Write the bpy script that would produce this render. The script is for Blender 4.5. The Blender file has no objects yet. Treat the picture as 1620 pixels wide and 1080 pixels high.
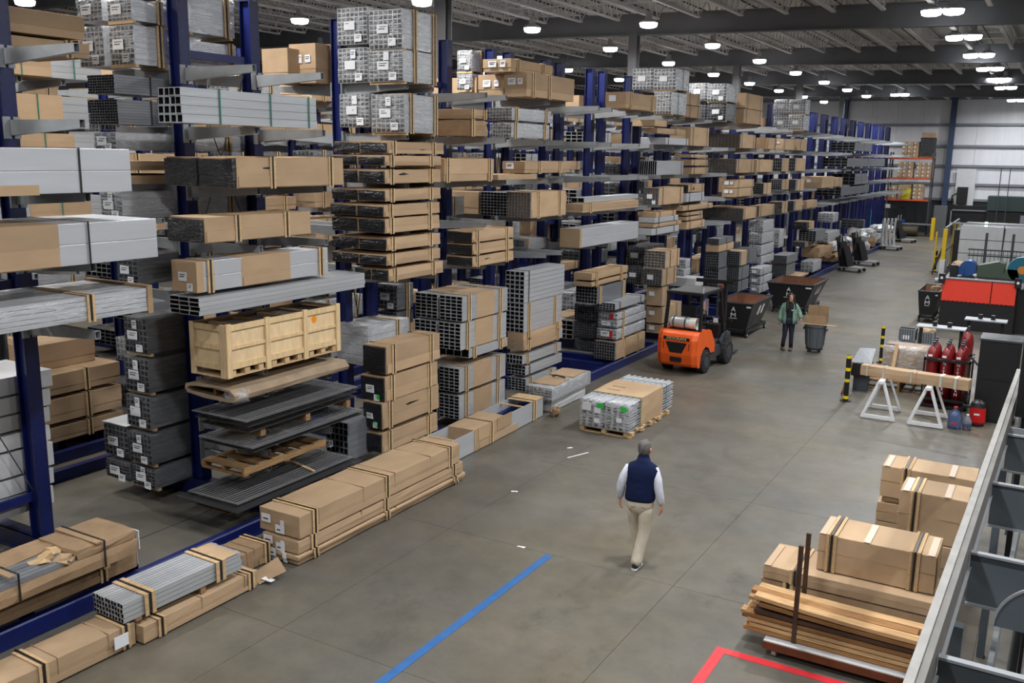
import bpy, math, random
from mathutils import Vector, Matrix
PI = math.pi
random.seed(7)
SC = bpy.context.scene
COL = SC.collection

# ---------------------------------------------------------------- camera, world, exposure
cam = bpy.data.cameras.new('camera')
camo = bpy.data.objects.new('camera', cam); COL.objects.link(camo)
cam.sensor_width = 36.0; cam.lens = 32.72; cam.clip_end = 300
_r = Vector((0.86233, 0.50613, 0.01477)); _u = Vector((-0.11232, 0.16277, 0.98025)); _b = Vector((0.49373, -0.84696, 0.19721))
camo.matrix_world = Matrix(((_r.x, _u.x, _b.x, 0), (_r.y, _u.y, _b.y, 0), (_r.z, _u.z, _b.z, 5.7), (0, 0, 0, 1)))
SC.camera = camo
w = bpy.data.worlds.new('world'); SC.world = w; w.use_nodes = True
w.node_tree.nodes['Background'].inputs[0].default_value = (0.62, 0.68, 0.8, 1)
w.node_tree.nodes['Background'].inputs[1].default_value = 0.015
SC.view_settings.view_transform = 'Standard'
try: SC.view_settings.look = 'None'
except Exception: pass
SC.view_settings.gamma = 1; SC.view_settings.use_curve_mapping = False
SC.view_settings.exposure = -0.28
LAMP_W = 320.0
SC.cycles.use_denoising = True
SC.cycles.max_bounces = 6; SC.cycles.diffuse_bounces = 3; SC.cycles.glossy_bounces = 3
SC.cycles.transmission_bounces = 4; SC.cycles.transparent_max_bounces = 10
SC.cycles.sample_clamp_indirect = 4.0; SC.cycles.caustics_reflective = False; SC.cycles.caustics_refractive = False

# ---------------------------------------------------------------- materials
MATS = {}
def lin(c): return tuple((v / 12.92 if v <= 0.04045 else ((v + 0.055) / 1.055) ** 2.4) for v in (x / 255 for x in c))
def mat(name, rgb, rough=0.6, metal=0.0, var=0.0, scale=6.0, stretch=(1, 1, 1), bump=0.0, bscale=40.0, rnd=0.0, emit=0.0, spec=0.5, coat=0.0, alpha=1.0, trans=0.0, dirt=None):
    if name in MATS: return MATS[name]
    m = bpy.data.materials.new(name); m.use_nodes = True; MATS[name] = m
    nt = m.node_tree; N = nt.nodes; L = nt.links; p = N['Principled BSDF']
    c = lin(rgb) + (1,)
    p.inputs['Base Color'].default_value = c
    p.inputs['Roughness'].default_value = rough; p.inputs['Metallic'].default_value = metal
    p.inputs['Specular IOR Level'].default_value = spec; p.inputs['Coat Weight'].default_value = coat
    p.inputs['Alpha'].default_value = alpha; p.inputs['Transmission Weight'].default_value = trans
    if emit: p.inputs['Emission Color'].default_value = c; p.inputs['Emission Strength'].default_value = emit
    if var or bump or rnd or dirt:
        tc = N.new('ShaderNodeTexCoord'); mp = N.new('ShaderNodeMapping'); mp.inputs['Scale'].default_value = stretch
        L.new(tc.outputs['Object'], mp.inputs['Vector'])
    cur = None
    if var:
        n = N.new('ShaderNodeTexNoise'); n.inputs['Scale'].default_value = scale; n.inputs['Detail'].default_value = 5
        L.new(mp.outputs[0], n.inputs['Vector'])
        r = N.new('ShaderNodeMapRange'); r.inputs[1].default_value = 0.3; r.inputs[2].default_value = 0.7
        r.inputs[3].default_value = 1 - var; r.inputs[4].default_value = 1 + var; L.new(n.outputs[0], r.inputs[0])
        cur = r.outputs[0]
    if rnd:
        oi = N.new('ShaderNodeObjectInfo'); r2 = N.new('ShaderNodeMapRange')
        r2.inputs[3].default_value = 1 - rnd; r2.inputs[4].default_value = 1 + rnd; L.new(oi.outputs['Random'], r2.inputs[0])
        if cur:
            mm = N.new('ShaderNodeMath'); mm.operation = 'MULTIPLY'; L.new(cur, mm.inputs[0]); L.new(r2.outputs[0], mm.inputs[1]); cur = mm.outputs[0]
        else: cur = r2.outputs[0]
    col = None
    if cur:
        mx = N.new('ShaderNodeVectorMath'); mx.operation = 'SCALE'; mx.inputs[0].default_value = c[:3]; L.new(cur, mx.inputs['Scale']); col = mx.outputs[0]
    if dirt:
        dn = N.new('ShaderNodeTexNoise'); dn.inputs['Scale'].default_value = dirt[1]; dn.inputs['Detail'].default_value = 8; dn.inputs['Roughness'].default_value = 0.65
        L.new(mp.outputs[0], dn.inputs['Vector'])
        dr = N.new('ShaderNodeMapRange'); dr.inputs[1].default_value = dirt[2]; dr.inputs[2].default_value = dirt[2] + 0.08; L.new(dn.outputs[0], dr.inputs[0])
        mi = N.new('ShaderNodeMix'); mi.data_type = 'RGBA'; L.new(dr.outputs[0], mi.inputs[0])
        if col: L.new(col, mi.inputs[6])
        else: mi.inputs[6].default_value = c
        mi.inputs[7].default_value = lin(dirt[0]) + (1,); col = mi.outputs[2]
    if col: L.new(col, p.inputs['Base Color'])
    if bump:
        bn = N.new('ShaderNodeTexNoise'); bn.inputs['Scale'].default_value = bscale; bn.inputs['Detail'].default_value = 4
        L.new(mp.outputs[0], bn.inputs['Vector']); b = N.new('ShaderNodeBump'); b.inputs['Strength'].default_value = bump; b.inputs['Distance'].default_value = 0.03
        L.new(bn.outputs[0], b.inputs['Height']); L.new(b.outputs[0], p.inputs['Normal'])
    return m
KRAFT = mat('kraft_cardboard', (176, 149, 119), 0.72, var=0.10, scale=3, stretch=(1, 0.4, 1), rnd=0.14, spec=0.25, bump=0.15, bscale=6)
KRAFT2 = mat('kraft_cardboard_old', (154, 128, 100), 0.78, var=0.14, scale=4, rnd=0.12, spec=0.2, bump=0.4, bscale=5)
KDARK = mat('kraft_inside', (120, 84, 56), 0.8, var=0.1, scale=4)
SILVER = mat('mill_aluminium', (188, 191, 195), 0.36, 0.4, var=0.08, scale=3, stretch=(6, 0.3, 6), rnd=0.08, bump=0.05, bscale=8)
SILVERD = mat('dull_aluminium', (128, 131, 136), 0.42, 0.35, var=0.12, scale=3, stretch=(6, 0.3, 6), rnd=0.15)
SILVERW = mat('anodised_panel', (200, 203, 208), 0.42, 0.45, var=0.06, scale=1.2, stretch=(1, 0.6, 5), bump=0.04, bscale=3)
TUBEIN = mat('tube_inside_shade', (22, 22, 25), 0.7, 0.0)  # shade inside the open tube ends, put into a near-black colour
BLACKFILM = mat('black_film', (30, 31, 35), 0.22, var=0.5, scale=9, stretch=(1, 1, 2), bump=0.9, bscale=14, spec=0.6)
WOOD = mat('softwood', (196, 166, 126), 0.7, var=0.16, scale=5, stretch=(6, 0.6, 6), rnd=0.12, spec=0.25)
PLANKW = mat('plank_wood', (148, 108, 68), 0.75, var=0.28, scale=5, stretch=(0.5, 6, 14), rnd=0.25, spec=0.2)
PLANKL = mat('plank_light', (182, 146, 104), 0.7, var=0.25, scale=5, stretch=(0.5, 6, 14), rnd=0.15, spec=0.2)
WOODD = mat('weathered_wood', (142, 112, 78), 0.75, var=0.25, scale=5, stretch=(6, 0.6, 6), rnd=0.2, spec=0.2)
CRATE = mat('crate_plywood', (220, 194, 154), 0.68, var=0.10, scale=4, stretch=(1, 3, 1), rnd=0.06, spec=0.25, dirt=((150, 112, 74), 9, 0.68))
STRAP = mat('dark_strap', (26, 26, 26), 0.45)
GSTRAP = mat('green_strap', (46, 120, 100), 0.4)
PAPER = mat('paper_label', (226, 228, 232), 0.6, rnd=0.05)
INK = mat('ink', (30, 30, 34), 0.6)
GREENL = mat('green_label', (40, 190, 70), 0.6)
REDL = mat('red_label', (190, 30, 44), 0.6)
YELL = mat('yellow_dot', (206, 214, 40), 0.6)
TAPE = mat('clear_tape', (186, 158, 126), 0.34, spec=0.6)
BLUE = mat('rack_blue', (9, 23, 82), 0.4, var=0.15, scale=2, rnd=0.12, dirt=((70, 78, 110), 7, 0.72))
GRAYP = mat('arm_gray', (150, 153, 156), 0.45, 0.15, var=0.1, scale=4, rnd=0.08)
DARKGREY = mat('dark_steel', (66, 70, 76), 0.5, 0.3, var=0.1, scale=4)
BLACK = mat('black_paint', (20, 20, 22), 0.45, var=0.1)
MESHB = mat('grate_steel', (112, 112, 114), 0.5, 0.15, var=0.12, scale=4, rnd=0.1)
WHITEP = mat('white_paint', (214, 216, 218), 0.5, var=0.04, scale=3)
GRATE_SHADE = mat('grate_steel_shaded', (50, 50, 52), 0.5, 0.15, var=0.12, scale=4)  # lower sheets: same steel coloured darker, so gaps above look shaded
RUBBER = mat('tyre_rubber', (30, 30, 31), 0.75, bump=0.3, bscale=30)
ORANGE = mat('forklift_orange', (232, 92, 24), 0.42, var=0.06, scale=4, dirt=((60, 40, 30), 6, 0.66), coat=0.2)
RUST = mat('rusty_steel', (96, 54, 28), 0.75, var=0.25, scale=5)
PALEBOX = mat('pale_board', (196, 197, 198), 0.6, var=0.06, scale=4, rnd=0.05)
def film_mat(name, rgb, lo, hi, rough):
    m = bpy.data.materials.new(name); m.use_nodes = True; nt = m.node_tree; N = nt.nodes; L = nt.links
    p = N['Principled BSDF']; p.inputs['Base Color'].default_value = lin(rgb) + (1,); p.inputs['Roughness'].default_value = rough; p.inputs['Specular IOR Level'].default_value = 0.9
    tc = N.new('ShaderNodeTexCoord'); mp = N.new('ShaderNodeMapping'); mp.inputs['Rotation'].default_value = (0.5, 0.3, 0.4); mp.inputs['Scale'].default_value = (1, 0.6, 3); L.new(tc.outputs['Object'], mp.inputs[0])
    n = N.new('ShaderNodeTexNoise'); n.inputs['Scale'].default_value = 6; n.inputs['Detail'].default_value = 4; n.inputs['Distortion'].default_value = 1.2; L.new(mp.outputs[0], n.inputs['Vector'])
    r = N.new('ShaderNodeMapRange'); r.inputs[1].default_value = 0.35; r.inputs[2].default_value = 0.66; r.inputs[3].default_value = lo; r.inputs[4].default_value = hi; L.new(n.outputs[0], r.inputs[0])
    b = N.new('ShaderNodeBump'); b.inputs['Strength'].default_value = 0.6; b.inputs['Distance'].default_value = 0.03; L.new(n.outputs[0], b.inputs['Height']); L.new(b.outputs[0], p.inputs['Normal'])
    t = N.new('ShaderNodeBsdfTransparent'); mx = N.new('ShaderNodeMixShader'); L.new(r.outputs[0], mx.inputs[0]); L.new(t.outputs[0], mx.inputs[1]); L.new(p.outputs[0], mx.inputs[2])
    L.new(mx.outputs[0], N['Material Output'].inputs['Surface']); return m
FILM = film_mat('clear_film', (232, 234, 238), 0.1, 0.46, 0.12)
FILMD = film_mat('dusty_film', (112, 114, 118), 0.12, 0.4, 0.3)

# ---------------------------------------------------------------- mesh helpers
class G:
    def __init__(s): s.v = []; s.f = []; s.dark = set()
    def add(s, vs, fs):
        n = len(s.v); s.v += [tuple(p) for p in vs]; s.f += [tuple(i + n for i in q) for q in fs]; return s
    def box(s, x0, x1, y0, y1, z0, z1, j=0.0):
        vs = [(x, y, z) for x in (x0, x1) for y in (y0, y1) for z in (z0, z1)]
        if j: vs = [tuple(c + random.uniform(-j, j) for c in p) for p in vs]
        return s.add(vs, [(0, 1, 3, 2), (4, 6, 7, 5), (0, 4, 5, 1), (2, 3, 7, 6), (0, 2, 6, 4), (1, 5, 7, 3)])
    def bar(s, a, b, wd, ht=None, up=(0, 0, 1)):
        a = Vector(a); b = Vector(b); d = (b - a).normalized(); u = Vector(up)
        if abs(d.dot(u)) > 0.95: u = Vector((0, 1, 0))
        sd = d.cross(u).normalized(); u = sd.cross(d); ht = ht or wd
        vs = [p + sd * (i * wd / 2) + u * (k * ht / 2) for p in (a, b) for i, k in ((-1, -1), (1, -1), (1, 1), (-1, 1))]
        return s.add(vs, [(3, 2, 1, 0), (4, 5, 6, 7), (0, 1, 5, 4), (1, 2, 6, 5), (2, 3, 7, 6), (3, 0, 4, 7)])
    def cyl(s, a, b, r, r2=None, n=16, cap=True):
        return s.loft([(a, r, r), (b, r if r2 is None else r2, r if r2 is None else r2)], n, cap)
    def loft(s, rings, n=14, cap=True, up=(0, 1, 0)):
        """rings: (centre, rx, ry[, power]) along a path"""
        c = [Vector(r[0]) for r in rings]; base = len(s.v); k = len(rings)
        for i, r in enumerate(rings):
            d = (c[min(i + 1, k - 1)] - c[max(i - 1, 0)])
            d = d.normalized() if d.length > 1e-9 else Vector((0, 0, 1))
            u = Vector(up)
            if abs(d.dot(u)) > 0.97: u = Vector((1, 0, 0)) if abs(d.x) < 0.9 else Vector((0, 0, 1))
            X = u.cross(d).normalized(); Y = d.cross(X)
            pw = r[3] if len(r) > 3 else 1.0
            for q in range(n):
                a = 2 * PI * q / n; ca, sa = math.cos(a), math.sin(a)
                ca = math.copysign(abs(ca) ** pw, ca); sa = math.copysign(abs(sa) ** pw, sa)
                s.v.append(tuple(c[i] + X * (ca * r[1]) + Y * (sa * r[2])))
        for i in range(k - 1):
            for q in range(n):
                a = base + i * n + q; b = base + i * n + (q + 1) % n; s.f.append((a, b, b + n, a + n))
        if cap:
            s.f.append(tuple(base + q for q in reversed(range(n)))); s.f.append(tuple(base + (k - 1) * n + q for q in range(n)))
        return s
    def prism(s, prof, y0, y1):
        """profile in x,z extruded along y"""
        n = len(prof); vs = [(x, y0, z) for x, z in prof] + [(x, y1, z) for x, z in prof]
        return s.add(vs, [tuple(range(n)), tuple(reversed(range(n, 2 * n)))] + [(i, i + n, (i + 1) % n + n, (i + 1) % n) for i in range(n)])
    def ball(s, c, rx, ry, rz, n=12, m=8):
        base = len(s.v)
        for i in range(1, m):
            t = PI * i / m
            for q in range(n):
                a = 2 * PI * q / n; s.v.append((c[0] + rx * math.sin(t) * math.cos(a), c[1] + ry * math.sin(t) * math.sin(a), c[2] + rz * math.cos(t)))
        s.v.append((c[0], c[1], c[2] + rz)); s.v.append((c[0], c[1], c[2] - rz)); top = len(s.v) - 2
        for i in range(m - 2):
            for q in range(n):
                a = base + i * n + q; b = base + i * n + (q + 1) % n; s.f.append((a, a + n, b + n, b))
        for q in range(n):
            s.f.append((top, base + q, base + (q + 1) % n)); e = base + (m - 2) * n; s.f.append((top + 1, e + (q + 1) % n, e + q))
        return s
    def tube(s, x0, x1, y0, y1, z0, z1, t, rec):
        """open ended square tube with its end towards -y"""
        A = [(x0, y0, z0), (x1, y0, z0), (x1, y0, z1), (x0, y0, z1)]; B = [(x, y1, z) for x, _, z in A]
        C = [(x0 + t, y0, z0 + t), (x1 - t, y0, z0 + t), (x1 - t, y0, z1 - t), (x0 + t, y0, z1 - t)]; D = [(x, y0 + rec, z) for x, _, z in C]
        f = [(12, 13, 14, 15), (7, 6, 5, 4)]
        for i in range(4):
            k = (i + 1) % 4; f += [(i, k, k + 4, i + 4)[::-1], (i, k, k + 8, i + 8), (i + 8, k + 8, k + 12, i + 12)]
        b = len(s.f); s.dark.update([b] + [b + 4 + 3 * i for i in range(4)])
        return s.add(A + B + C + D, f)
    def mesh(s, name, m, smooth=False):
        me = bpy.data.meshes.new(name); me.from_pydata(s.v, [], s.f)
        me.materials.append(m)
        if s.dark:
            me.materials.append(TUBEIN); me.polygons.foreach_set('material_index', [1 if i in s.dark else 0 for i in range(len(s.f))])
        if smooth: me.polygons.foreach_set('use_smooth', [True] * len(me.polygons))
        me.update(); return me
    def put(s, name, m, parent=None, loc=None, rz=0, smooth=False, bevel=0, kind=None, sub=0, label=None):
        o = bpy.data.objects.new(name, s.mesh(name, m, smooth)); COL.objects.link(o)
        if parent: o.parent = parent
        if loc: o.location = loc
        if rz: o.rotation_euler.z = rz
        if bevel:
            b = o.modifiers.new('bevel', 'BEVEL'); b.width = bevel; b.segments = 2; b.limit_method = 'ANGLE'
        if sub:
            b = o.modifiers.new('sub', 'SUBSURF'); b.levels = sub; b.render_levels = sub
        if kind: o['kind'] = kind
        if label: o['label'] = label
        return o
def inst(name, me, parent=None, loc=(0, 0, 0), rot=None, label=None):
    o = bpy.data.objects.new(name, me); COL.objects.link(o); o.location = loc
    if parent: o.parent = parent
    if rot: o.rotation_euler = rot
    if label: o['label'] = label
    return o
def tag(o, label, cat, group=None, kind=None):
    if label: o['label'] = label
    if cat: o['category'] = cat
    if group: o['group'] = group
    if kind: o['kind'] = kind
    return o
def thing(name, label, cat, loc=(0, 0, 0), rz=0, group=None):
    o = bpy.data.objects.new(name, None); COL.objects.link(o); o.location = loc; o.rotation_euler.z = rz
    o.empty_display_size = 0.1
    return tag(o, label, cat, group)
def struct(name, g, m, **k):
    o = g.put(name, m, **k); o['kind'] = 'structure'; return o
def copy_tree(o, parent=None):
    c = o.copy(); COL.objects.link(c)
    if parent: c.parent = parent
    for ch in list(o.children): copy_tree(ch, c)
    return c
def text(name, s, size, m, parent, loc, rot, ext=0.003, sx=1.0):
    cu = bpy.data.curves.new(name, 'FONT'); cu.body = s; cu.size = size; cu.extrude = ext; cu.align_x = 'CENTER'; cu.align_y = 'CENTER'
    t = bpy.data.objects.new(name, cu); me = bpy.data.meshes.new_from_object(t); me.materials.clear(); me.materials.append(m)
    bpy.data.objects.remove(t); bpy.data.curves.remove(cu)
    o = inst(name, me, parent, loc, rot); o.scale = (sx, 1, 1); return o
def lump(x0, x1, y0, y1, z0, z1, nx, ny, nz, a, seed=0):
    """closed box with subdivided, gently uneven faces"""
    g = G(); rr = random.Random(seed); key = {}
    def vid(i, j, k):
        if (i, j, k) not in key:
            x = x0 + (x1 - x0) * i / nx; y = y0 + (y1 - y0) * j / ny; z = z0 + (z1 - z0) * k / nz
            s = a
            if (i in (0, nx)) + (j in (0, ny)) + (k in (0, nz)) >= 2:
                x += (-1 if i == nx else 1 if i == 0 else 0) * a * 1.5; z += (-1 if k == nz else 0) * a * 1.2; y += (-1 if j == ny else 1 if j == 0 else 0) * a * 1.2
            key[(i, j, k)] = len(g.v); g.v.append((x + rr.uniform(-s, s), y + rr.uniform(-s, s), z + (rr.uniform(-s, s) if k else 0)))
        return key[(i, j, k)]
    for i in range(nx):
        for j in range(ny):
            g.f.append((vid(i, j, 0), vid(i, j + 1, 0), vid(i + 1, j + 1, 0), vid(i + 1, j, 0))); g.f.append((vid(i, j, nz), vid(i + 1, j, nz), vid(i + 1, j + 1, nz), vid(i, j + 1, nz)))
    for i in range(nx):
        for k in range(nz):
            g.f.append((vid(i, 0, k), vid(i + 1, 0, k), vid(i + 1, 0, k + 1), vid(i, 0, k + 1))); g.f.append((vid(i, ny, k), vid(i, ny, k + 1), vid(i + 1, ny, k + 1), vid(i + 1, ny, k)))
    for j in range(ny):
        for k in range(nz):
            g.f.append((vid(0, j, k), vid(0, j, k + 1), vid(0, j + 1, k + 1), vid(0, j + 1, k))); g.f.append((vid(nx, j, k), vid(nx, j + 1, k), vid(nx, j + 1, k + 1), vid(nx, j, k + 1)))
    return g

# ---------------------------------------------------------------- bundles of profiles and long cartons
def ring(g, y, wd, w2, h, e=0.006):
    g.box(-w2 - e, w2 + e, y, y + wd, h, h + e).box(w2, w2 + e, y, y + wd, -0.002, h).box(-w2 - e, -w2, y, y + wd, -0.002, h)
    return g
def pack(nx, nz, w2, y0, y1, h, gap=0.03, two=False):
    g = G(); cw = (2 * w2 - (0.06 if two else 0)) / nx; ch = h / nz; t = min(0.012, 0.11 * min(cw, ch))
    for i in range(nx):
        for k in range(nz):
            a = -w2 + i * cw + (0.06 if i >= nx // 2 else 0) if two else -w2 + i * cw; dy = random.uniform(0, 0.012)
            g.tube(a + cw * gap / 2, a + cw * (1 - gap / 2), y0 + dy, y1, k * ch + ch * gap / 2, (k + 1) * ch - ch * gap / 2, t, 0.1)
    return g
NAMES = dict(carton='long_carton', sleeved='sleeved_bundle', wrapped='wrapped_bundle', tubes='tube_bundle', plain='panel_bundle')
def bundle(kind, X0, X1, Y0, Y1, Z0, Z1, label, group='', o='', rz=0.0, tilt=0.0):
    op = dict(p.split('=') for p in o.split(';') if p)
    w2 = (X1 - X0) / 2; l = Y1 - Y0; h = Z1 - Z0
    r = thing(NAMES[kind], label, 'carton' if kind == 'carton' else 'bundle', ((X0 + X1) / 2, Y0, Z0), rz, group or None)
    if tilt: r.rotation_euler.x = tilt
    sd = int(X1 * 131 + Y0 * 977 + Z0 * 313)
    near = Y0 < 24
    n = [int(v) for v in op.get('n', '6,6').split(',')]
    dk = 'dk' in op
    sm = SILVERD if dk else SILVER
    def core(y0, y1, ww=w2, hh=h):
        if 'ind' in op:
            cw = 2 * ww / n[0]; ch = hh / n[1]
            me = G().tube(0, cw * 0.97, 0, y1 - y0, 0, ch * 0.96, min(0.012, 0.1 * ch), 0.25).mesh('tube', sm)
            for i in range(n[0]):
                for k in range(n[1]):
                    inst('tube', me, r, (-ww + i * cw, y0 + random.uniform(0, 0.025), k * ch))
        else:
            if 'pl' in op:
                for k in range(2): G().box(-ww, ww, y0, y1, k * hh / 2 + 0.002, (k + 1) * hh / 2 - 0.001).put('panel', SILVERW, r, bevel=0.006)
                return
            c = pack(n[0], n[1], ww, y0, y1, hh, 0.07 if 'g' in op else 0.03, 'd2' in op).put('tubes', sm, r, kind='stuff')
    e = 0.004
    if kind == 'carton':
        m = PALEBOX if 'white' in op else (KRAFT2 if 'torn' in op else KRAFT)
        if 'torn' in op:
            lump(-w2, w2, 0, l, 0, h, 4, max(4, int(l * 5)), 3, 0.02, sd).put('carton_body', m, r)
        else:
            lump(-w2, w2, 0, l, 0, h, 2, max(2, int(l * 2)), 2, 0.004, sd).put('carton_body', m, r, bevel=0.006 if near else 0)
            if near and h > 0.16 and 'white' not in op:
                zz = h * (0.28 + 0.1 * ((sd % 7) / 7))
                G().box(-w2 - e, w2 + e, -e, l + e, zz, h + e).put('lid', m, r, bevel=0.005)
    elif kind == 'plain':
        if h > 0.4:
            for k in range(2): G().box(-w2, w2, 0, l, k * h / 2 + 0.002, (k + 1) * h / 2 - 0.001).put('panel', SILVERW, r, bevel=0.006)
        else: G().box(-w2, w2, 0, l, 0, h).put('panel', SILVERW, r, bevel=0.006)
        if 'capk' in op: G().box(-w2 - e, w2 + e, -0.01, 0.16 * l if h < .4 else 0.1, -e, h + e).put('carton_cap', KRAFT, r, bevel=0.005)
        if 'prot' in op: G().box(w2, w2 + 0.012, 0, 0.62 * l, -0.01, h * 0.2).put('edge_board', KRAFT, r)
    elif kind == 'tubes': core(0, l)
    elif kind == 'sleeved':
        if 'dark' in op:
            parts = [(-w2, -0.012), (0.012, w2)] if 'split' in op else [(-w2, w2)]
            for a, b_ in parts: lump(a, b_, 0, l, 0.01, h - 0.01, 3, max(3, int(l * 2)), 3, 0.008, sd).put('film_wrapped_end', BLACKFILM, r, smooth=False)
        else: core(0, l)
        s0, s1 = [float(v) * l for v in op.get('sl', '.1,1').split(',')]
        lump(-w2 - 0.01, w2 + 0.01, s0, s1, -0.004, h + 0.01, 2, max(2, int((s1 - s0) * 3)), 2, 0.005, sd + 1).put('carton_sleeve', KRAFT, r, bevel=0.004 if near else 0)
        if near and (s1 - s0) > 1 and h > 0.14:
            G().box(w2 + 0.008, w2 + 0.016, s0 + 0.03, s1 - 0.02, h * 0.02, h * (0.3 + 0.03 * (sd % 6))).put('flap', KRAFT, r)
        if 'capn' in op: G().box(-w2 - e, w2 + e, -0.012, 0.12, -e, h + e).put('carton_cap', KRAFT, r, bevel=0.006)
    elif kind == 'wrapped':
        if 'clear' in op:
            for k in range(n[1]):
                G().box(-w2 + 0.01, w2 - random.uniform(0.005, 0.02), 0.01, l - random.uniform(0.01, 0.06), k * h / n[1] + 0.004, (k + 1) * h / n[1] - 0.004).put('profile', SILVERW, r)
        else: core(0.015, l - 0.015, w2 - 0.012, h - 0.012)
        lump(-w2, w2, 0, l, 0, h, 5, max(4, int(l * 4)), 5, 0.009, sd).put('film_wrap', FILMD if dk else FILM, r, smooth=True)
        if 'wtop' in op: G().box(-w2, w2, 0, l, h + 0.012, h + 0.025).put('cover_board', WHITEP, r)
        if 'wood' in op or 'sk' in op:
            ff = [0.08, 0.9] if l < 2 else [0.08, 0.5, 0.9]
            for f in ff: G().box(-w2, w2, l * f - 0.03, l * f + 0.03, -0.045, -0.002).put('skid', WOOD, r)
        if 'capk' in op: G().box(-w2 - e, w2 + e, l - 0.02, l + 0.06, -0.03, h + 0.03).put('end_board', KRAFT2, r); G().box(-w2, w2, -.01, .12, 0, h).put('end_board', KRAFT2, r)
    sm_ = GSTRAP if 'gs' in op else STRAP
    for f in [float(v) for v in op.get('s', '').split(',') if v]:
        y = f * l; ex = 0.02 if kind in ('sleeved', 'carton') else 0.008
        g = ring(G(), y, 0.022, w2 + ex, h + ex * 0.6); g.put('strap', sm_, r)
        if near and 'gs' not in op and 'nb' not in op and kind != 'plain' and not (kind == 'tubes' and 'g' in op):
            for d in (-0.046, 0.03):
                a = y + d
                G().box(-w2 * 0.6, w2 + ex, a, a + 0.036, h + ex * 0.3, h + ex * 0.6 + 0.008).box(w2 + ex * 0.4, w2 + ex + 0.008, a, a + 0.036, -0.02, h + ex * 0.6 + 0.008).put('edge_batten', WOOD, r)
    if 'lab' in op or 'capn' in op:
        q = int(op.get('lab', '1')); rr = random.Random(sd)
        for i in range(q):
            pw, ph = ((0.2, 0.15), (0.13, 0.13), (0.09, 0.15))[i % 3]; pw *= min(1, w2 / 0.3) * (1.25 if kind == 'wrapped' else 1); ph = min(ph * min(1, w2 / 0.3), h * 0.5)
            cx = (-0.1, 0.45, 0.1)[i % 3] * w2; cz = (0.5, 0.16, 0.8)[i % 3] * h
            if kind == 'carton': cx = (-0.3, 0.45)[i % 2] * w2; cz = 0.62 * h
            G().box(cx - pw / 2, cx + pw / 2, -0.024, -0.018, cz - ph / 2, cz + ph / 2, 0.004).put('paper_label', PAPER, r)
            if near: G().box(cx - pw * 0.35, cx + pw * 0.2, -0.0255, -0.0235, cz - ph * 0.05, cz + ph * 0.05).box(cx - pw * .35, cx + pw * .35, -.0255, -.0235, cz + ph * .2, cz + ph * .28).put('print', INK, r, kind='stuff')
    if 'gl' in op: G().box(w2 * 0.3, w2 * 0.7, -0.024, -0.018, h * 0.1, h * 0.3).put('green_label', GREENL, r)
    if 'red' in op:
        G().box(0.2 * w2, 0.6 * w2, -0.022, -0.014, h * 0.15, h * 0.85).put('red_label', REDL, r)
    return r

# ---------------------------------------------------------------- floor, walls, roof
def concrete():
    m = bpy.data.materials.new('polished_concrete'); m.use_nodes = True; nt = m.node_tree; N = nt.nodes; L = nt.links; p = N['Principled BSDF']
    g = N.new('ShaderNodeNewGeometry')
    def noise(sc, det, st=(1, 1, 1), rough=0.6):
        mp = N.new('ShaderNodeMapping'); mp.inputs['Scale'].default_value = st; L.new(g.outputs['Position'], mp.inputs[0])
        n = N.new('ShaderNodeTexNoise'); n.inputs['Scale'].default_value = sc; n.inputs['Detail'].default_value = det; n.inputs['Roughness'].default_value = rough; L.new(mp.outputs[0], n.inputs['Vector']); return n.outputs[0]
    def ramp(x, a, b, lo, hi):
        r = N.new('ShaderNodeMapRange'); r.inputs[1].default_value = a; r.inputs[2].default_value = b; r.inputs[3].default_value = lo; r.inputs[4].default_value = hi; L.new(x, r.inputs[0]); return r.outputs[0]
    def mul(a, b):
        q = N.new('ShaderNodeMath'); q.operation = 'MULTIPLY'; L.new(a, q.inputs[0]); L.new(b, q.inputs[1]); return q.outputs[0]
    f = mul(ramp(noise(0.55, 6), 0.3, 0.7, 0.9, 1.1), ramp(noise(2.6, 9, (1, 1, 1), 0.72), 0.3, 0.7, 0.84, 1.16))
    f = mul(f, ramp(noise(1.3, 9, (1, 0.55, 1), 0.75), 0.56, 0.7, 1.0, 0.7))
    f = mul(f, ramp(noise(40, 3), 0.3, 0.7, 0.95, 1.05))
    mi = N.new('ShaderNodeMix'); mi.data_type = 'RGBA'; L.new(ramp(noise(0.3, 4), 0.3, 0.7, 0, 1), mi.inputs[0])
    mi.inputs[6].default_value = lin((90, 89, 86)) + (1,); mi.inputs[7].default_value = lin((102, 95, 81)) + (1,)
    sc = N.new('ShaderNodeVectorMath'); sc.operation = 'SCALE'; L.new(mi.outputs[2], sc.inputs[0]); L.new(f, sc.inputs['Scale']); L.new(sc.outputs[0], p.inputs['Base Color'])
    L.new(ramp(noise(0.9, 5), 0.3, 0.7, 0.34, 0.56), p.inputs['Roughness']); p.inputs['Specular IOR Level'].default_value = 0.35
    return m
CONC = concrete()
JOINT = mat('joint_dark', (62, 61, 58), 0.9)  # dark base that shows through the joints between slabs
floor = struct('floor', G().box(-60, 16, -14, 83, -0.3, -0.006), CONC)
struct('floor_bed', G().box(-11.34, 3.4, 3.95, 40.4, -0.006, -0.0055), JOINT, parent=floor)
SX = [-11.29 + 3.66 * i for i in range(5)]; SY = [3.98 + 3.635 * i for i in range(11)]
for i in range(4):
    for k in range(10):
        G().box(SX[i] + 0.003, SX[i + 1] - 0.003, SY[k] + 0.003, SY[k + 1] - 0.003, -0.0055, 0).put('slab', CONC, floor)
LINER = mat('liner_panel', (232, 234, 240), 0.38, var=0.05, scale=0.8, stretch=(3, 1, 0.4), bump=0.12, bscale=1.5)
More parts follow.
